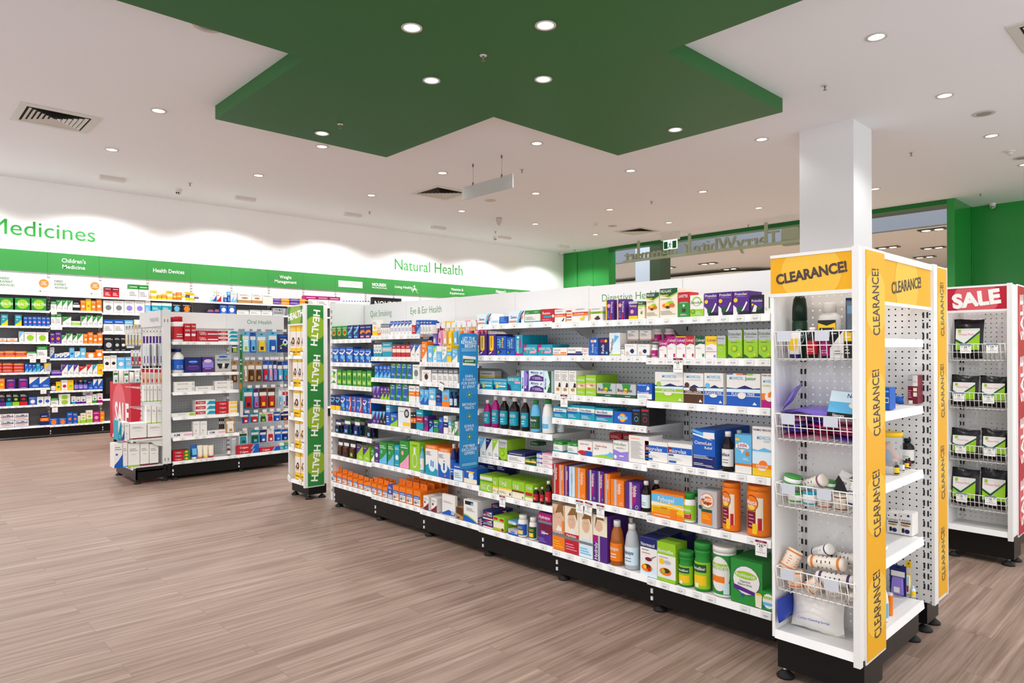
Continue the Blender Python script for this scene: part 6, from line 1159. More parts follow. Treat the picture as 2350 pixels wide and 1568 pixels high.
PR = [(295, 460, '1040 1086 400 pak:N,g,g;1122 1184 292 pak:b,l,g;1188 1240 296 pak:B,b,N;1246 1322 300 pak:b,Y,N;1337 1412 290 pak:b,B,W;1415 1503 312 oralb', 505), (525, 700, '1036 1088 530 pak:k,n,k;1140 1166 538 pak:k,W,k;1169 1230 532 pak:k,n,k;1233 1290 534 pak:k,n,k;1293 1338 528 pak:B,R,b;1340 1374 528 pak:B,p,b;1377 1410 528 pak:N,V,b;1413 1456 534 pak:N,b,W;1458 1502 532 pak:B,T,R', 735),
      (750, 915, '1134 1214 752 pak:T,R,K;1217 1260 756 pak:P,V,R;1263 1330 752 pak:n,R,Y;1333 1396 752 pak:n,R,Y;1425 1450 756 pak:l,b,W;1453 1478 752 pak:W,l,R;1481 1503 750 pak:W,N,R', 945), (950, 1028, '1125 1180 955 pak:B,R,l;1187 1262 952 pak:T,R,W;1265 1326 950 pak:W,D,g;1329 1380 950 pak:W,R,R;1383 1436 948 pak:B,B,W;1440 1506 950 pak:N,N,O', 1085),
      (1090, 1195, '1098 1170 1104 pak:W,T,D;1195 1265 1092 pak:T,D,b;1268 1324 1094 pak:N,B,W;1330 1385 1084 pak:W,R,W;1390 1445 1090 pak:B,B,b;1448 1502 1088 pak:B,N,b', 1080)]
hk = MB()
for k, (yt, yb, items, ty) in enumerate(PR):
    z = OF.px(240 + 1300 / 3.5636, 680 + yb / 3.5636, .2)[1]
    sp = row(OF, z, K6, SN[k].replace('shelf', 'peg row') + ', toothbrush bay', 'white post', ('toothbrush_carton', 'bottle'), items, d=.2, dep=.03)
    zt = OF.px(240 + 1300 / 3.5636, 680 + (yt - 8) / 3.5636, .2)[1]
    for s, w in sp:
        hk.tube((s - OB2.sm, .16, zt), (s - OB2.sm, .36, zt), .003, CHROME)
        hk.box(s - OB2.sm - .024, s - OB2.sm + .024, .155, .158, zt - .004, zt + .026, WHITE)
hk.build('peg_hook', OB2.root)
# green blade sign between the two bays
gs = empty('blade_sign', (2.92, 7.365, .6)); tag(gs, 'tall narrow green sign standing out between the oral care bays', 'sign')
c = MB(); c.box(-.003, .003, -.06, .0, .17, .885, mat('#237a35', .4)); c.box(-.0032, .0032, -.06, 0, 0, .17, WHITE); c.build('board', gs)
c = MB()
for z in (.8, .76, .72, .6, .56, .46, .4): c.poly([(-.0037, -.05, z), (-.0037, -.01, z), (-.0037, -.01, z + .016), (-.0037, -.05, z + .016)], mat('#dfe9df', .5))
c.poly([(-.0037, -.03 + .022 * math.cos(2 * math.pi * k / 20), .33 + .04 * math.sin(2 * math.pi * k / 20)) for k in range(20)], pm('O')); c.build('lettering', gs)
# end bay of medical aids, facing the open floor
MF = Fr('X', 1.885)
MBAY = bay(MF, -8.15, -7.42, [.442, .175], .28, 1.72, 'white end bay of medical aids beside the oral care shelves', hz=1.56, head=mat('#c6c5c4', .5), panel='#c9cbcc', endpost=False)
lettering(MF, MBAY.root, 'Medical Aids', (240 + 373 / 3.5636, 680 + 207 / 3.5636), (240 + 441 / 3.5636, 680 + 205 / 3.5636), 680 + 172 / 3.5636, .2585, mat('#8b8f8c', .5), origin=MBAY.sm, bold=-.004, res=3).build('lettering', MBAY.head)
c = MB(); c.box(.352, .364, .03, .35, .04, .16, BLACK); c.build('side_plinth', MBAY.root)
c = MB(); c.box(.352, .372, .275, .352, .17, 1.722, mat('#dededc', .4))
for z in (.2, 1.6):
    for y in (.295, .325): c.poly([(.3725, y - .003, z), (.3725, y + .003, z), (.3725, y + .003, z + .03), (.3725, y - .003, z + .03)], SLOT)
c.build('end_panel', MBAY.root)
for p in ((.34, .05, 0), (.34, .3, 0), (-.34, .05, 0)): put(foot_mesh(), 'foot', MBAY.root, p)
MY = Fr('Y', 7.45); mn = ('medical_carton', 'bottle')
row(MY, .4425, K6, 'shelf of medical aids bay', 'open floor', mn, '110 135 1020 dTW;138 160 1035 sWB;163 203 1032 whitebx;206 345 1040 kWm;351 478 1042 kWm', dep=.18, d=0)
row(MY, .1755, K6, 'base shelf, medical aids bay', 'open floor', mn, '78 148 1205 sWB;150 187 1200 kWb;190 288 1205 kWg;291 363 1203 kWm;366 440 1206 kWm', dep=.16, d=0)
MR = [(1.14, '312 334 262 pak:W,c,P;338 361 262 pak:W,c,P;365 388 262 pak:W,s,P;392 415 262 pak:W,c,P;418 441 262 pak:W,s,P;444 478 262 pak:W,c,P'), (1.36, '170 192 240 pak:S,C,Y;195 217 238 pak:S,c,Y;220 243 236 pak:S,C,Y;246 268 234 pak:S,c,Y;271 300 232 pak:S,C,Y'), (.97, '300 332 560 pak:W,u,R;336 366 562 pak:W,u,R;370 402 564 pak:W,S,R;406 440 566 pak:W,u,R;444 482 568 pak:W,u,R'), (1.16, '215 240 440 pak:c,R,W;243 268 440 pak:c,s,W;271 300 440 pak:c,R,W'), (.8, '318 342 728 kWg;345 369 728 kWg;372 396 730 kWg;402 430 730 kWg;434 470 730 kWg'), (.58, '340 380 895 kWg;384 424 897 kWg;428 470 899 kWg')]
PN = ['long pack row', 'silver tool row', 'pink dressing row', 'red-tipped pack row', 'white carton row', 'lime-footed carton row']
for (z, it), nm in zip(MR, PN):
    row(MY, z, K6, nm + ', medical aids bay', 'open floor', ('medical_carton', 'bottle'), it, dep=.05, d=.03)
hk = MB()
for z in (1.5, 1.53, 1.22, .93, .72):
    for y in (-.28, -.14, 0, .14, .28): hk.tube((y, .1, z), (y, .28, z), .0022, CHROME)
hk.build('peg_hook', MBAY.root)
# red sale bin on castors
p0 = onz(301, 1019, .1); yf = onx(253, 1005, p0.x).y; w, d = .75, min(max(yf - p0.y, .4), 1.2); zt = p0.z + 0; zt = ony(301, 881.5, p0.y).z
rb = empty('sale_bin', (p0.x, p0.y, 0)); tag(rb, 'red wheeled bin lettered SALE behind the medical aids bay', 'bin')
c = MB(); RD = mat('#c22a3a', .4); c.box(0, w, 0, d, .1, zt, RD); c.box(.02, w - .02, .02, d - .02, zt, zt + .004, mat('#5a1820', .6)); c.build('body', rb)
c = MB(); pts = []
for k in range(30):
    a = 2 * math.pi * k / 30; pts.append((-.001, max(.0, min(d, d * .55 + d * .33 * math.cos(a))), max(.1, min(zt, zt * .55 + zt * .44 * math.sin(a)))))
c.poly(pts, mat('#d4606a', .4)); st = len(c.v); c.text('SALE', .08 * d, .1 + .47 * (zt - .1), .36 * (zt - .1), 0, mat('#efece8'), sq=d * .66, rot=0, bold=.04); c.bend(lambda x, y, z: (-.003, d / 2 - x, z), st)
c.poly([(.04, -.001, .3 * zt), (.3, -.001, .15 * zt), (.6, -.001, .3 * zt), (.5, -.001, .75 * zt), (.2, -.001, .75 * zt)], mat('#dd5a62', .4)); c.build('printed_wrap', rb)
row(Fr('Y', p0.y + .12), zt + .005, K6, 'top of red sale bin', 'open floor', ('medical_carton', 'bottle'), '70 112 605 pak:W,c,G;115 155 600 bag:W;158 198 612 pak:W,c,G;202 240 620 bag:W;244 290 606 pak:c,W,T', dep=.04, d=0)
for x, y in ((.05, .05), (.05, d - .05), (w - .05, .05), (w - .05, d - .05)):
    m = MB(); m.lathe([(.012, -.012), (.038, -.012), (.038, .012), (.012, .012)], RUB, 16); m.bend(lambda a, b, z: (z, a, b + .038)); m.box(-.018, .018, -.02, .03, .07, .1, BLACK); m.build('castor', rb, (x, y, 0))
# ------------------------------------------------------------------ wall shelving
WF = Fr('Y', 12.45); WB = [1.33 + .7025 * k for k in range(17)]
HG = mat('#3c9145', .5)
ZS = {0: [2.191, 1.934, 1.698, 1.458, 1.232, 1.001, .762, .508, .192], 1: [2.188, 1.952, 1.72, 1.435, 1.208, .941, .708, .492, .186], 2: [2.185, 1.932, 1.615, 1.316, 1.026, .551, .192]}
WL = {0: 'wall bay with stacked green HEALTH boxes under blank header', 1: 'wall bay headed Childrens Medicine', 2: 'wall bay of monitors beside the Childrens Medicine bay', 3: 'wall bay headed Health Devices', 4: 'wall bay following the Health Devices bay', 5: 'wall bay of bread-picture cartons before Weight Management', 6: 'wall bay headed Weight Management', 7: 'wall bay with pink-topped cartons past Weight Management', 8: 'wall bay with white brand plate on header', 9: 'wall bay with large black display box', 10: 'wall bay with little running figure on header',
      11: 'blank-headed wall bay before Vitamins and Supplements', 12: 'wall bay headed Vitamins and Supplements', 13: 'blank-headed wall bay past Vitamins and Supplements', 14: 'second wall bay past Vitamins and Supplements', 15: 'third wall bay past Vitamins and Supplements'}
WBAY = []
for k in range(16):
    zs = ZS.get(k, [2.188, 1.982, 1.7, 1.4, 1.1, .19] if k < 6 else [2.188, 1.982, .19])
    b = bay(WF, WB[k], WB[k + 1], zs, .19, 2.853, WL[k], 'wall_bay', group='bays of the back wall', panel='#606166', hz=2.532, head=HG, lit=2.188, pitch=.034, lip=.03, feet=False)  # boards coloured dark for shelf shade, pale above for the washers' light
    WBAY.append(b)
WT = mat('#f0f4ee', .5)
def whead(k, t, l, r, yt, crop=KN, m=WT, bold=.012):
    q = lambda p: (crop[0] + p[0] / crop[2], crop[1] + p[1] / crop[2])
    lettering(WF, WBAY[k].root, t, q(l), q(r), crop[1] + yt / crop[2], .1715, m, origin=WBAY[k].sm, bold=bold, res=2).build('lettering', WBAY[k].head)
whead(1, "Children's", (472, 743), (656, 752), 712, KW); whead(1, 'Medicine', (478, 788), (651, 797), 760, KW); whead(3, 'Health Devices', (1172, 818), (1410, 829), 788, KW); whead(6, 'Weight', (2140, 864), (2231, 869), 840, KW); whead(6, 'Management', (2103, 898), (2270, 906), 874, KW)
whead(9, 'NOUREX', (838, 222), (966, 226), 196, KN, bold=.04); whead(9, 'PROFESSIONAL', (837, 242), (972, 248), 229); whead(10, 'Living Healthy', (1042, 238), (1203, 248), 216); whead(12, 'Vitamins &', (1546, 262), (1657, 266), 240); whead(12, 'Supplements', (1535, 293), (1667, 301), 274); whead(14, "Nature's", (1951, 284), (2042, 288), 257, bold=.03)
c = MB(); c.box(-.28, .28, .166, .168, 2.62, 2.75, WT); c.text('ETHICAL NUTRIENTS', 0, 2.69, .05, .1655, mat('#8fb890'), width=.52); c.build('brand_plate', WBAY[8].head)
c = MB(); c.disc(.2, 2.74, .022, .022, .169, WT, 14); c.path([(.12, .168, 2.64), (.2, .168, 2.7), (.28, .168, 2.66)], .008, WT, 5); c.path([(.14, .168, 2.6), (.2, .168, 2.69), (.3, .168, 2.58)], .008, WT, 5); c.build('running_figure', WBAY[10].head)
def wall_letters(t, l, r, yt, label):
    s0, z0 = ony(l[0], l[1], WY)[0], ony(l[0], l[1], WY)[2]; s1, z1 = ony(r[0], r[1], WY)[0], ony(r[0], r[1], WY)[2]; zt = ony(l[0], yt, WY)[2]; h = zt - z0; m = MB()
    m.text(t, 0, h / 2, h, -.004, mat('#2f9a3c', .5), sq=s1 - s0, bold=.0, res=5); m.text(t, 0, h / 2, h, -.0005, mat('#2f9a3c', .5), sq=s1 - s0, bold=.0, res=3)
    tag(m.build('wall_lettering', None, ((s0 + s1) / 2, WY, (z0 + z1) / 2)), label, 'wall lettering')
wall_letters('Natural Health', (906, 620), (1061.5, 631), 595, 'thin green lettering on the white wall above the vitamins headers')
wall_letters('Medicines', (-27, 537), (218.5, 552.5), 501, 'large green lettering on the white wall above Childrens Medicine')
WP = ['HEALTH-box wall bay', 'Childrens Medicine bay', 'monitor wall bay', 'Health Devices bay', 'bay past Health Devices', 'bay before Weight Management', 'Weight Management bay', 'pink-carton wall bay', 'brand-plate wall bay', 'black-box wall bay']
wn = {0: ('cold_remedy_carton', 'bottle'), 1: ('childrens_medicine_carton', 'bottle'), 2: ('monitor_carton', 'bottle'), 3: ('device_carton', 'bottle'), 4: ('device_carton', 'bottle'), 5: ('diet_carton', 'bottle'), 6: ('diet_carton', 'bottle'), 7: ('diet_carton', 'bottle'), 8: ('vitamin_carton', 'vitamin_bottle'), 9: ('display_carton', 'bottle')}
def wrow(b, k, items, crop=K7, tk=True, **kw):
    zs = WBAY[b].zs; last = k == len(zs) - 1
    sp = row(WF, zs[k] + .0005, crop, ('base shelf' if last else SN[k]) + ', ' + WP[b], 'Medicines end', wn[b], items, **kw)
    if tk and b < 3: tickets(WBAY[b], k, sp, w=.045, h=.024)
R_ = dict(dep=.08, d=.015)
wrow(0, 1, '-60 -10 312 HEALTH;-8 112 312 HEALTH;130 255 314 HEALTH;270 395 318 HEALTH', dep=.15, d=.015)
wrow(0, 2, '12 68 455 sTY;130 186 458 sTY;202 237 474 cBp;240 275 474 cBp;278 316 474 cBp;318 355 475 cBp;357 394 476 cBp;396 430 477 cBp', **R_)
wrow(0, 3, '-10 55 658 fWO;62 150 658 fWO;165 204 600 dWb;208 310 606 cWg;313 414 608 cWg', **R_)
wrow(0, 4, '-20 36 770 mOR;38 130 768 mOR;132 228 770 mOR;230 315 774 hWG;318 405 726 hWG', **R_)
wrow(0, 5, '-12 16 870 mRO /3;20 110 870 mRO /3;115 205 872 mRO /3;212 240 876 sBb;242 274 878 sBb;277 308 880 sBb;310 345 876 sTb;347 377 892 sBW;379 438 874 dSY', **R_)
wrow(0, 6, '-10 40 1004 cOY;55 130 1006 cPM;158 240 1000 cPM;250 336 992 dBW;338 425 990 dBW', **R_)
wrow(0, 7, '-10 47 1130 fKP;50 104 1128 fKT;107 165 1128 fKg;168 236 1126 fKR;245 314 1162 cBW;317 374 1162 cWB;378 434 1160 cWB', **R_)
wrow(0, 8, '0 124 1310 neil /2;126 245 1306 neil /2;348 418 1310 mNO', **R_)
wrow(1, 1, '437 484 342 hWG;487 530 332 dWG;532 577 332 dWG;580 622 334 dWG;625 684 346 mKW;690 735 334 cOW;737 779 322 cYO;781 822 338 cOW;825 872 326 cOW', **R_)
wrow(1, 2, '437 480 442 hWG;482 527 442 hWG;537 610 474 dWG;612 690 512 hgW;697 743 470 dWG;746 793 460 dWG;795 833 472 dWG;835 880 463 dWG', **R_)
wrow(1, 3, '430 470 612 cPO;472 525 603 cPO;527 570 630 dWG;572 620 616 dWG;622 662 632 dWG;664 713 618 dWG;716 752 622 cOW;755 797 608 cOW;799 835 628 cOW;837 880 612 cOW', **R_)
wrow(1, 4, '430 466 736 sSB;468 511 793 sWB;513 548 786 sWB;550 595 780 sWB;597 637 740 cbB;640 686 772 sWb;688 736 740 cbW;738 820 780 cOW;822 885 756 cOW', **R_)
wrow(1, 5, '440 528 930 mPV;530 580 882 dWP;582 630 884 dWB;632 674 884 dWP;677 744 900 dWR;747 792 882 dWR;795 835 884 dWT;837 885 880 cYO', **R_)
wrow(1, 6, '437 478 1040 jar:n,K,W;480 522 1032 cYG;525 580 1018 cWR;582 630 1018 cYg;632 669 1020 bot:N,R,V;671 710 1020 bot:N,Y,V;712 750 1020 bot:N,b,V;752 796 1026 dBN;798 838 1010 dBW;840 882 1008 dBW', **R_)
wrow(1, 7, '437 500 1172 hWG;505 602 1138 cWg /2;612 649 1157 fWT;652 690 1160 fWP;693 735 1158 fWP;738 790 1150 kWg;793 830 1140 fWG;712 795 1112 fWB +.07 ^.1;834 880 1132 fWM', **R_)
wrow(1, 8, '420 500 1345 cBO;502 572 1342 cBO;574 622 1294 cBO;625 664 1298 cBO;667 690 1326 fCg;692 737 1302 fCg;740 794 1276 fCg;797 855 1286 cMp;857 895 1288 cOY', **R_)
wrow(2, 0, '895 957 222 hRm;960 1022 226 hRm;1100 1187 198 hWG;1190 1272 204 hWG', **R_)
wrow(2, 1, '885 972 335 cWs;975 1062 337 cWs;1065 1152 339 cWV;1155 1240 341 cWV;1243 1290 336 hbW', **R_)
wrow(2, 2, '888 975 500 hWB;977 1065 500 hWB;1068 1140 504 hWb;1150 1200 500 hYW', **R_)
wrow(2, 3, '888 975 645 cKS;978 1030 645 cKS;1033 1080 645 cKW;1083 1150 700 mKS', **R_)
wrow(2, 4, '888 945 810 cWK;947 1000 805 cWK;1003 1070 822 cbW;1073 1130 820 cbS', **R_)
wrow(3, 0, '1160 1200 956 mYW;1205 1236 990 mYO;1240 1276 985 mYO;1280 1322 960 mYW;1325 1353 980 mOY;1355 1390 972 mOY;1392 1420 976 mWY;1422 1450 968 mYN;1452 1488 976 mYW;1490 1520 992 mWN', KW, **R_)
wrow(3, 1, '1160 1236 1050 hTW;1238 1315 1052 hTW;1318 1390 1060 cKb;1392 1470 1062 cKO', KW, **R_)
wrow(4, 0, '1605 1628 1002 sWb;1630 1657 952 sWB;1660 1694 956 sWR;1720 1738 990 hBW;1745 1762 966 hBb;1765 1788 966 sWb;1790 1812 970 sWb', KW, **R_)
wrow(4, 1, '1587 1640 1102 mNR;1642 1680 1100 mNR;1683 1741 1066 cBW;1744 1805 1066 cBW', KW, **R_)
wrow(5, 0, '1822 1925 976 fWk;1928 2008 979 fWk;2011 2090 986 fWC', KW, **R_)
wrow(5, 1, '1815 1905 1106 hWS;1912 1998 1106 hWS;2003 2085 1108 hWS', KW, **R_)
wrow(6, 0, '2092 2150 1018 mPV /2;2152 2215 1019 mOY /2;2218 2291 1020 mPV /2;2293 2360 1022 mOY /2', KW, **R_)
wrow(6, 1, '2090 2196 1092 shake;2199 2300 1094 shake', KW, **R_)
wrow(7, 0, '150 235 118 hWM;237 315 122 hWM;317 394 126 hWM', K4, dep=.14, d=.015)
wrow(8, 0, ';'.join('%d %d %d bot:W,B,l' % (410 + 19 * i, 428 + 19 * i, 152 + i // 4) for i in range(10)), K4, **R_)
wrow(9, 0, '622 818 132 nourexb', K4, dep=.1, d=.02)
c = MB(); c.box(-.34, .0, 0, .15, 0, .4, BLACK); c.box(-.3, -.06, -.003, 0, .06, .34, mat('#2a2b2d', .2)); o = c.build('dark_insert', WBAY[2].root, (0, .03, .56))
for k, (x0, x1, y0, y1, lab) in enumerate(((-20, 432, 118, 268, 'white expert advice sign above the green HEALTH boxes'), (450, 865, 146, 290, 'white expert advice sign above the Childrens Medicine cartons'))):
    s0, zt = WF.px(x0 / 3.7333, 600 + y0 / 3.7333, .02); s1 = WF.px(x1 / 3.7333, 600 + (y0 + 22) / 3.7333, .02)[0]; h = zt - 2.191; w = s1 - s0
    r_ = empty('advice_sign', WF.w((s0 + s1) / 2, .02, 2.191)); tag(r_, lab, 'sign')
    c = MB(); c.box(-w / 2, w / 2, 0, .004, 0, h, mat('#dfdfdd', .5)); c.build('board', r_)
    c = MB(); gt = mat('#3f8a4f', .5)
    for j, t in enumerate(('NEED', 'EXPERT', 'ADVICE?')): c.text(t, -w * .46, h * (.84 - .2 * j), h * .13, -.001, gt, align='l')
    c.build('lettering', r_); c = MB(); c.disc(w * .37, h * .66, h * .26, h * .26, -.001, mat('#e08f3e', .5), 24); c.text("WE'RE", w * .37, h * .74, h * .06, -.0015, WT); c.text('HERE', w * .37, h * .66, h * .06, -.0015, WT); c.text('TO HELP', w * .37, h * .58, h * .06, -.0015, WT)
    for a_, b_ in ((.05, .016), (.016, .05)): c.poly([(w * .3 - a_ * h, -.001, h * .16 - b_ * h), (w * .3 + a_ * h, -.001, h * .16 - b_ * h), (w * .3 + a_ * h, -.001, h * .16 + b_ * h), (w * .3 - a_ * h, -.001, h * .16 + b_ * h)], gt)
    c.poly([(w * .34, -.001, h * .12), (w * .47, -.001, h * .12), (w * .47, -.001, h * .17), (w * .34, -.001, h * .17)], mat('#b9c9bb')); c.build('badge', r_)
for k, (x, y) in enumerate(((462, 412), (458, 545), (508, 545), (282, 825), (372, 825), (372, 1093), (470, 1252))):
    hang_ticket(WF, x, y, K7, 'small white ticket hanging from wall shelf, %s of seven reading downwards' % ORD[k], None, d=-.006, w=.075, h=.075, head='#d9d9d7', group='tickets hanging from wall shelves')
# ------------------------------------------------------------------ ceiling fittings
def downlight(x, y, z, label, group):
    t = empty('downlight', (x, y, z)); tag(t, label, 'ceiling light', group)
    if 'dl' not in _BM:
        _BM['dl'] = MB().lathe([(.082, -.0015), (.0815, -.008), (.064, -.006), (.0625, -.002)], mat('#cfc8c2', .4), 32).mesh('trim_ring')
        q = MB(); q.lathe([(.0632, -.0045), (.05, -.0035), (0, -.003)], mat('#f6f6f4', .3, emit=.95), 32); _BM['dr'] = q.mesh('reflector')
        q = MB(); q.lathe([(.02, -.006), (.018, -.0075), (0, -.0078)], mat('#ffffff', .3, emit=4.0), 20); _BM['dm'] = q.mesh('lamp')
    put(_BM['dl'], 'trim_ring', t, (0, 0, 0)); put(_BM['dr'], 'reflector', t, (0, 0, 0)); put(_BM['dm'], 'lamp', t, (0, 0, 0))
CL = {0: 'beside small sprinkler, camera side of the cross', 1: 'second along the near edge of the cross', 2: 'third of the square of four', 3: 'fourth of the square of four', 4: 'alone in the arm pointing at Medicines wall', 5: 'alone in the arm pointing at shopfront'}
CLL = ['recessed downlight in green cross, square of four, corner towards Medicines side', 'recessed downlight in green cross, square of four, corner towards clearance stand', 'recessed downlight in green cross, square of four, corner towards back wall', 'recessed downlight in green cross, square of four, corner towards shopfront', 'recessed downlight alone in the cross arm towards the back wall', 'recessed downlight alone in the cross arm towards the shopfront']
for i, (x, y) in enumerate(CROSS[:6]): downlight(x, y, ZB, CLL[i], 'downlights in the green cross')
def seen(x, y, z):
    v = Vector((x, y, z - EYE)); d = v.dot(CF)
    if d < .3: return False
    a = v.dot(CR) / d * FOC; b = v.z / d * FOC
    return -1215 < a < 1215 and b < 840
for x, y in GRID:
    if seen(x, y, ZC):
        i, j = GX.index(x), len(GY) - 1 - GY.index(y)
        downlight(x, y, ZC, 'recessed downlight in white ceiling, %s row from back wall, %s from Medicines end' % (ORD[j], ORD[i]), 'downlights in the white ceiling')
def sprinkler(px, py, z, label):
    p = onz(px, py, z); t = empty('sprinkler', (p.x, p.y, z)); tag(t, label, 'sprinkler', 'ceiling sprinklers')
    q = MB().lathe([(.032, -.001), (.03, -.006), (.012, -.008)], mat('#cfcac5', .4), 18); q.build('escutcheon', t)
    q = MB().lathe([(.009, -.006), (.008, -.03), (.004, -.034), (.004, -.044), (.018, -.046), (.018, -.048)], mat('#7c7570', .35, .6), 12); q.build('head', t)
for a in ((1109, 127, ZB, 'sprinkler head amid the four downlights of the green cross'), (781, 285, ZB, 'sprinkler head in the green cross arm towards back wall'), (436, 420, ZC, 'sprinkler head beside the ceiling camera near Medicines wall'), (848, 486, ZC, 'sprinkler head between two wall-washer lights by the back wall'), (1198, 389, ZC, 'sprinkler head beside the hanging grey panel'), (1137, 531, ZC, 'tiny sprinkler head above the dome by back wall'),
          (1495, 462, ZC, 'sprinkler head in mid ceiling between hanging panel and column'), (1893, 196, ZC, 'sprinkler head before the white column'), (2091, 350, ZC, 'sprinkler head past the white column'), (2250, 444, ZC, 'sprinkler head near the green wall camera'), (1717, 516, ZC, 'sprinkler head near the mirrored shop sign'), (1319, 573, ZC, 'sprinkler head above the green shopfront pier')): sprinkler(*a)
def speaker(px, py, r, label, col='#9a9896'):
    p = onz(px, py, ZC); t = empty('ceiling_speaker', (p.x, p.y, ZC)); tag(t, label, 'speaker', 'ceiling speakers')
    MB().lathe([(r, -.001), (r * .99, -.007), (r * .9, -.008)], mat('#c9c3be', .5), 28).build('rim', t); MB().lathe([(r * .9, -.006), (r * .5, -.009), (0, -.01)], mat(col, .7), 28).build('grille', t)
speaker(478, 58, .125, 'round grey ceiling speaker partly hidden by the green cross'); speaker(2258, 260, .115, 'round grey ceiling speaker between two downlights past the column'); speaker(2345, 362, .1, 'small round speaker at far side beside smoke detector'); speaker(1405, 518.5, .1, 'small round speaker in front of the far ceiling vent', '#b3aaa3'); speaker(1125, 460, .1, 'faint round speaker below the hanging grey panel', '#cdc5c0')
WLAB = ['first', 'second', 'third', 'fourth', 'fifth', 'sixth', 'seventh', 'eighth']
for k, (x, y) in enumerate(WASH):
    if not seen(x, y, ZC): continue
    t = empty('wall_washer', (x, y, ZC)); tag(t, 'white wall-washer light on ceiling, %s along from Medicines end' % WLAB[max(k - 2, 0)], 'ceiling light', 'wall-washer lights')
    q = MB(); q.box(-.17, .17, -.05, .05, -.05, 0, mat('#d7d2cf', .4)); q.build('housing', t)
    q = MB(); q.box(-.15, .15, .0505, .0525, -.045, -.005, mat('#ffffff', .4, emit=1.5)); q.build('diffuser', t)
def camera_dome(px, py, label, dx, dy, z=ZC):
    p = onz(px, py, z - .04); t = empty('security_camera', (p.x, p.y, z)); tag(t, label, 'camera', 'ceiling security cameras')
    MB().lathe([(.055, 0), (.055, -.02), (.05, -.028)], mat('#dedcda', .35), 20).build('base', t)
    prof = [(.046, -.026)] + [(.046 * math.cos(a), -.05 - .046 * math.sin(a)) for a in (0, .3, .6, .9, 1.2, 1.5)]
    MB().lathe(prof, mat('#d4d2d0', .3), 20).build('eyeball', t)
    q = MB()
    for s in (-.015, .015): q.lathe([(.012, 0), (.011, .004), (0, .005)], BLACK, 12, cx=s)
    o = q.build('lens', t); v = Vector((dx, dy, -.35)).normalized(); o.location = Vector((0, 0, -.055)) + v * .043; o.rotation_euler = v.to_track_quat('Z', 'Y').to_euler()
camera_dome(409, 440, 'white security camera below ceiling near Medicines wall', -.6, -1); camera_dome(1136, 547, 'white security camera on ceiling by far end of back wall', -.6, -1); camera_dome(2278, 472, 'white security camera on ceiling against the green wall', -1, -.3); camera_dome(1290, 583, 'blue-faced security camera at corner of white and green walls', -.6, -.8)
for px, py, lab in ((1367, 512, 'small white smoke detector near the far ceiling vent'), (2318, 346, 'white smoke detector past the column')):
    p = onz(px, py, ZC); t = empty('smoke_detector', (p.x, p.y, ZC)); tag(t, lab, 'smoke detector', 'smoke detectors'); MB().lathe([(.055, 0), (.055, -.012), (.045, -.02)], mat('#dcd8d6', .4), 20).build('base', t); MB().lathe([(.04, -.02), (.036, -.045), (.02, -.056), (0, -.057)], mat('#d4d0ce', .4), 20).build('sensor', t)
p = onz(1145, 500, ZC); t = empty('motion_sensor', (p.x, p.y, ZC)); tag(t, 'pale tapered motion sensor on ceiling below the hanging panel', 'sensor'); MB().lathe([(.06, 0), (.058, -.05), (.04, -.12), (.015, -.15), (0, -.152)], mat('#c3b9b3', .5), 18).build('body', t)
def vent(x0, x1, y0, y1, label):
    t = empty('ceiling_vent', ((x0 + x1) / 2, (y0 + y1) / 2, ZC)); tag(t, label, 'air vent', 'ceiling vents'); a, b = abs(x1 - x0) / 2, abs(y1 - y0) / 2; VW = mat('#d2d0cc', .4)
    def ring(m, r0, z0, r1, z1, mm):
        c = lambda r, z: [(-a * r, -b * r, z), (a * r, -b * r, z), (a * r, b * r, z), (-a * r, b * r, z)]
        p, q = c(r0, z0), c(r1, z1)
        for i in range(4): j = (i + 1) % 4; m.poly([p[i], p[j], q[j], q[i]], mm)
    m = MB(); ring(m, 1, -.001, 1, -.012, VW); ring(m, 1, -.012, .8, -.012, VW); ring(m, .8, -.012, .8, -.001, VW); m.build('frame', t)
    m = MB(); m.poly([(-a * .8, -b * .8, -.0008), (a * .8, -b * .8, -.0008), (a * .8, b * .8, -.0008), (-a * .8, b * .8, -.0008)], mat('#2f2c29', .8)); m.build('duct', t)
    for k in range(6):
        r = .74 - .12 * k
        m = MB(); ring(m, r, -.014, max(r - .085, .03), -.003, VW); ring(m, r, -.0145, max(r - .085, .03), -.0035, VW); m.build('louvre', t)
vent(1.175, 1.93, 8.79, 9.52, 'square louvred ceiling vent above the Childrens Medicine aisle'); vent(6.625, 7.375, 8.76, 9.51, 'square louvred ceiling vent behind the hanging grey panel'); vent(12.12, 12.83, 8.79, 9.525, 'square louvred ceiling vent near the exit sign'); vent(6.82, 7.55, 1.3, .56, 'ceiling vent cut by the edge of view above the column')
# hanging grey panel on two wires
t = empty('hanging_sign', (6.26, 7.136, 3.56)); tag(t, 'blank grey sign panel hung from ceiling on two wires', 'sign'); c = MB(); c.box(-.006, .006, -.53, .53, -.092, .095, mat('#b4b7b3', .4)); c.build('board', t)
for y in (.295, -.308):
    c = MB(); c.tube((0, y, .09), (0, y, ZC - 3.56), .0022, mat('#8d8780', .4)); c.tube((0, y, .08), (0, y, .125), .012, mat('#6f6964', .4), 10); c.tube((0, y, ZC - 3.56 - .04), (0, y, ZC - 3.56), .012, mat('#6f6964', .4), 10); c.build('wire', t)
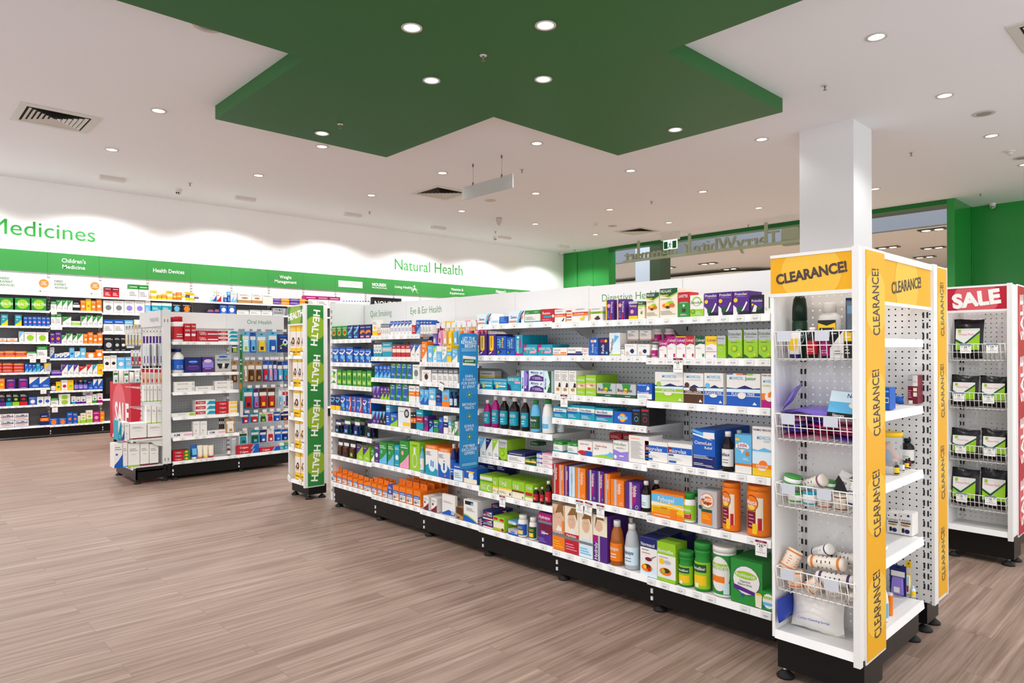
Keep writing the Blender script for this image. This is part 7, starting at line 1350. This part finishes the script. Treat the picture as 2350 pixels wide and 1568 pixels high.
# exit sign
XX = 13.2; pa = onx(1523, 572, XX); pb = onx(1554, 572, XX); zt = onx(1538, 551, XX).z; zb2 = onx(1538, 572, XX).z
t = empty('exit_sign', (XX, (pa.y + pb.y) / 2, zb2)); tag(t, 'lit green running-man exit sign under the ceiling by shopfront', 'exit sign'); w = abs(pa.y - pb.y); h = zt - zb2
c = MB(); c.box(-.05, .05, -w * .62, w * .62, h, ZC - zb2, mat('#d8d3ce', .4)); c.build('housing', t)
c = MB(); c.box(-.012, .012, -w / 2, w / 2, 0, h, mat('#dff2ee', .4, emit=.9))
for s in (-1, 1): c.poly([(-.0125, s * w * .17, h * .06), (-.0125, s * w * .47, h * .06), (-.0125, s * w * .47, h * .86), (-.0125, s * w * .17, h * .86)], mat('#0e6b3a', .5))
c.build('panel', t)
c = MB(); GR = mat('#0f4a2c', .5); k = h; st = 0
def limb(*p): c.path([(-.016, y * k, z * k) for y, z in p], .045 * k, GR, 6)
limb((-.02, .6), (.04, .38)); limb((.04, .38), (-.1, .28), (-.02, .12)); limb((.04, .38), (.14, .24), (.24, .1)); limb((-.02, .6), (-.14, .52), (-.16, .42)); limb((-.02, .6), (.12, .58), (.16, .46)); c.disc(0, 0, .01, .01, 0, GR, 6)
c.lathe([(0, .68 * k), (.06 * k, .72 * k), (.06 * k, .78 * k), (0, .82 * k)], GR, 12, cx=-.016, cy=-.05 * k); c.build('running_figure', t)
# shop sign hung in the window, read from the mall, so mirrored from inside
LX = 13.55; A = onx(1432, 597, LX); Bp = onx(1786, 553, LX); SG = mat('#a3ac90', .5)
ytop = onx(1770, 532, LX).z; zbase = (A.z + Bp.z) / 2 - .07; cap = .30
t = empty('shop_sign', (LX, (A.y + Bp.y) / 2, zbase)); tag(t, 'grey-green shop name letters hung in the shopfront, mirrored from inside', 'sign')
cu = bpy.data.curves.new('sign', 'FONT'); cu.body = 'TerryWhite Chemmart'; cu.extrude = .035; cu.resolution_u = 3; cu.offset = .0
o = bpy.data.objects.new('tmp', cu); me = o.to_mesh(); c = MB(); xs = [v.co.x for v in me.vertices]; x0, x1 = min(xs), max(xs); LEN = abs(A.y - Bp.y); kx = LEN / (x1 - x0); kz = cap / CAP
for pl in me.polygons: c.poly([(.03 + me.vertices[i].co.z, -LEN / 2 + (me.vertices[i].co.x - x0) * kx, me.vertices[i].co.y * kz) for i in pl.vertices], SG)
o.to_mesh_clear(); bpy.data.objects.remove(o); bpy.data.curves.remove(cu); c.build('lettering', t)
c = MB(); c.box(-.05, -.01, -LEN / 2 - .45, LEN / 2, -.01, .05, mat('#aab397', .5)); c.build('rail', t)
for y in (LEN / 2 - .45, .1, -LEN / 2 + .25): c = MB(); c.box(-.04, .0, y - .03, y + .03, 0, ZC - zbase - .02, mat('#a3ac90', .5)); c.build('hanger', t)
ya = onx(1793, 524, LX).y; yb = onx(1834, 524, LX).y; z0 = onx(1814, 563, LX).z; z1 = onx(1814, 522, LX).z; c = MB(); pts = rrect(-abs(ya - yb) / 2, abs(ya - yb) / 2, z0 - zbase, z1 - zbase, .06, 0); yc = (ya + yb) / 2 - (A.y + Bp.y) / 2
f1 = [(-.01, yc + p[0], p[2]) for p in pts]; f2 = [(.09, yc + p[0], p[2]) for p in pts]; c.poly(f1, SG); c.poly(f2[::-1], SG)
for i in range(len(pts)): j = (i + 1) % len(pts); c.poly([f1[i], f1[j], f2[j], f2[i]], mat('#8b947a', .5))
c.build('logo_block', t)
flush_labels()
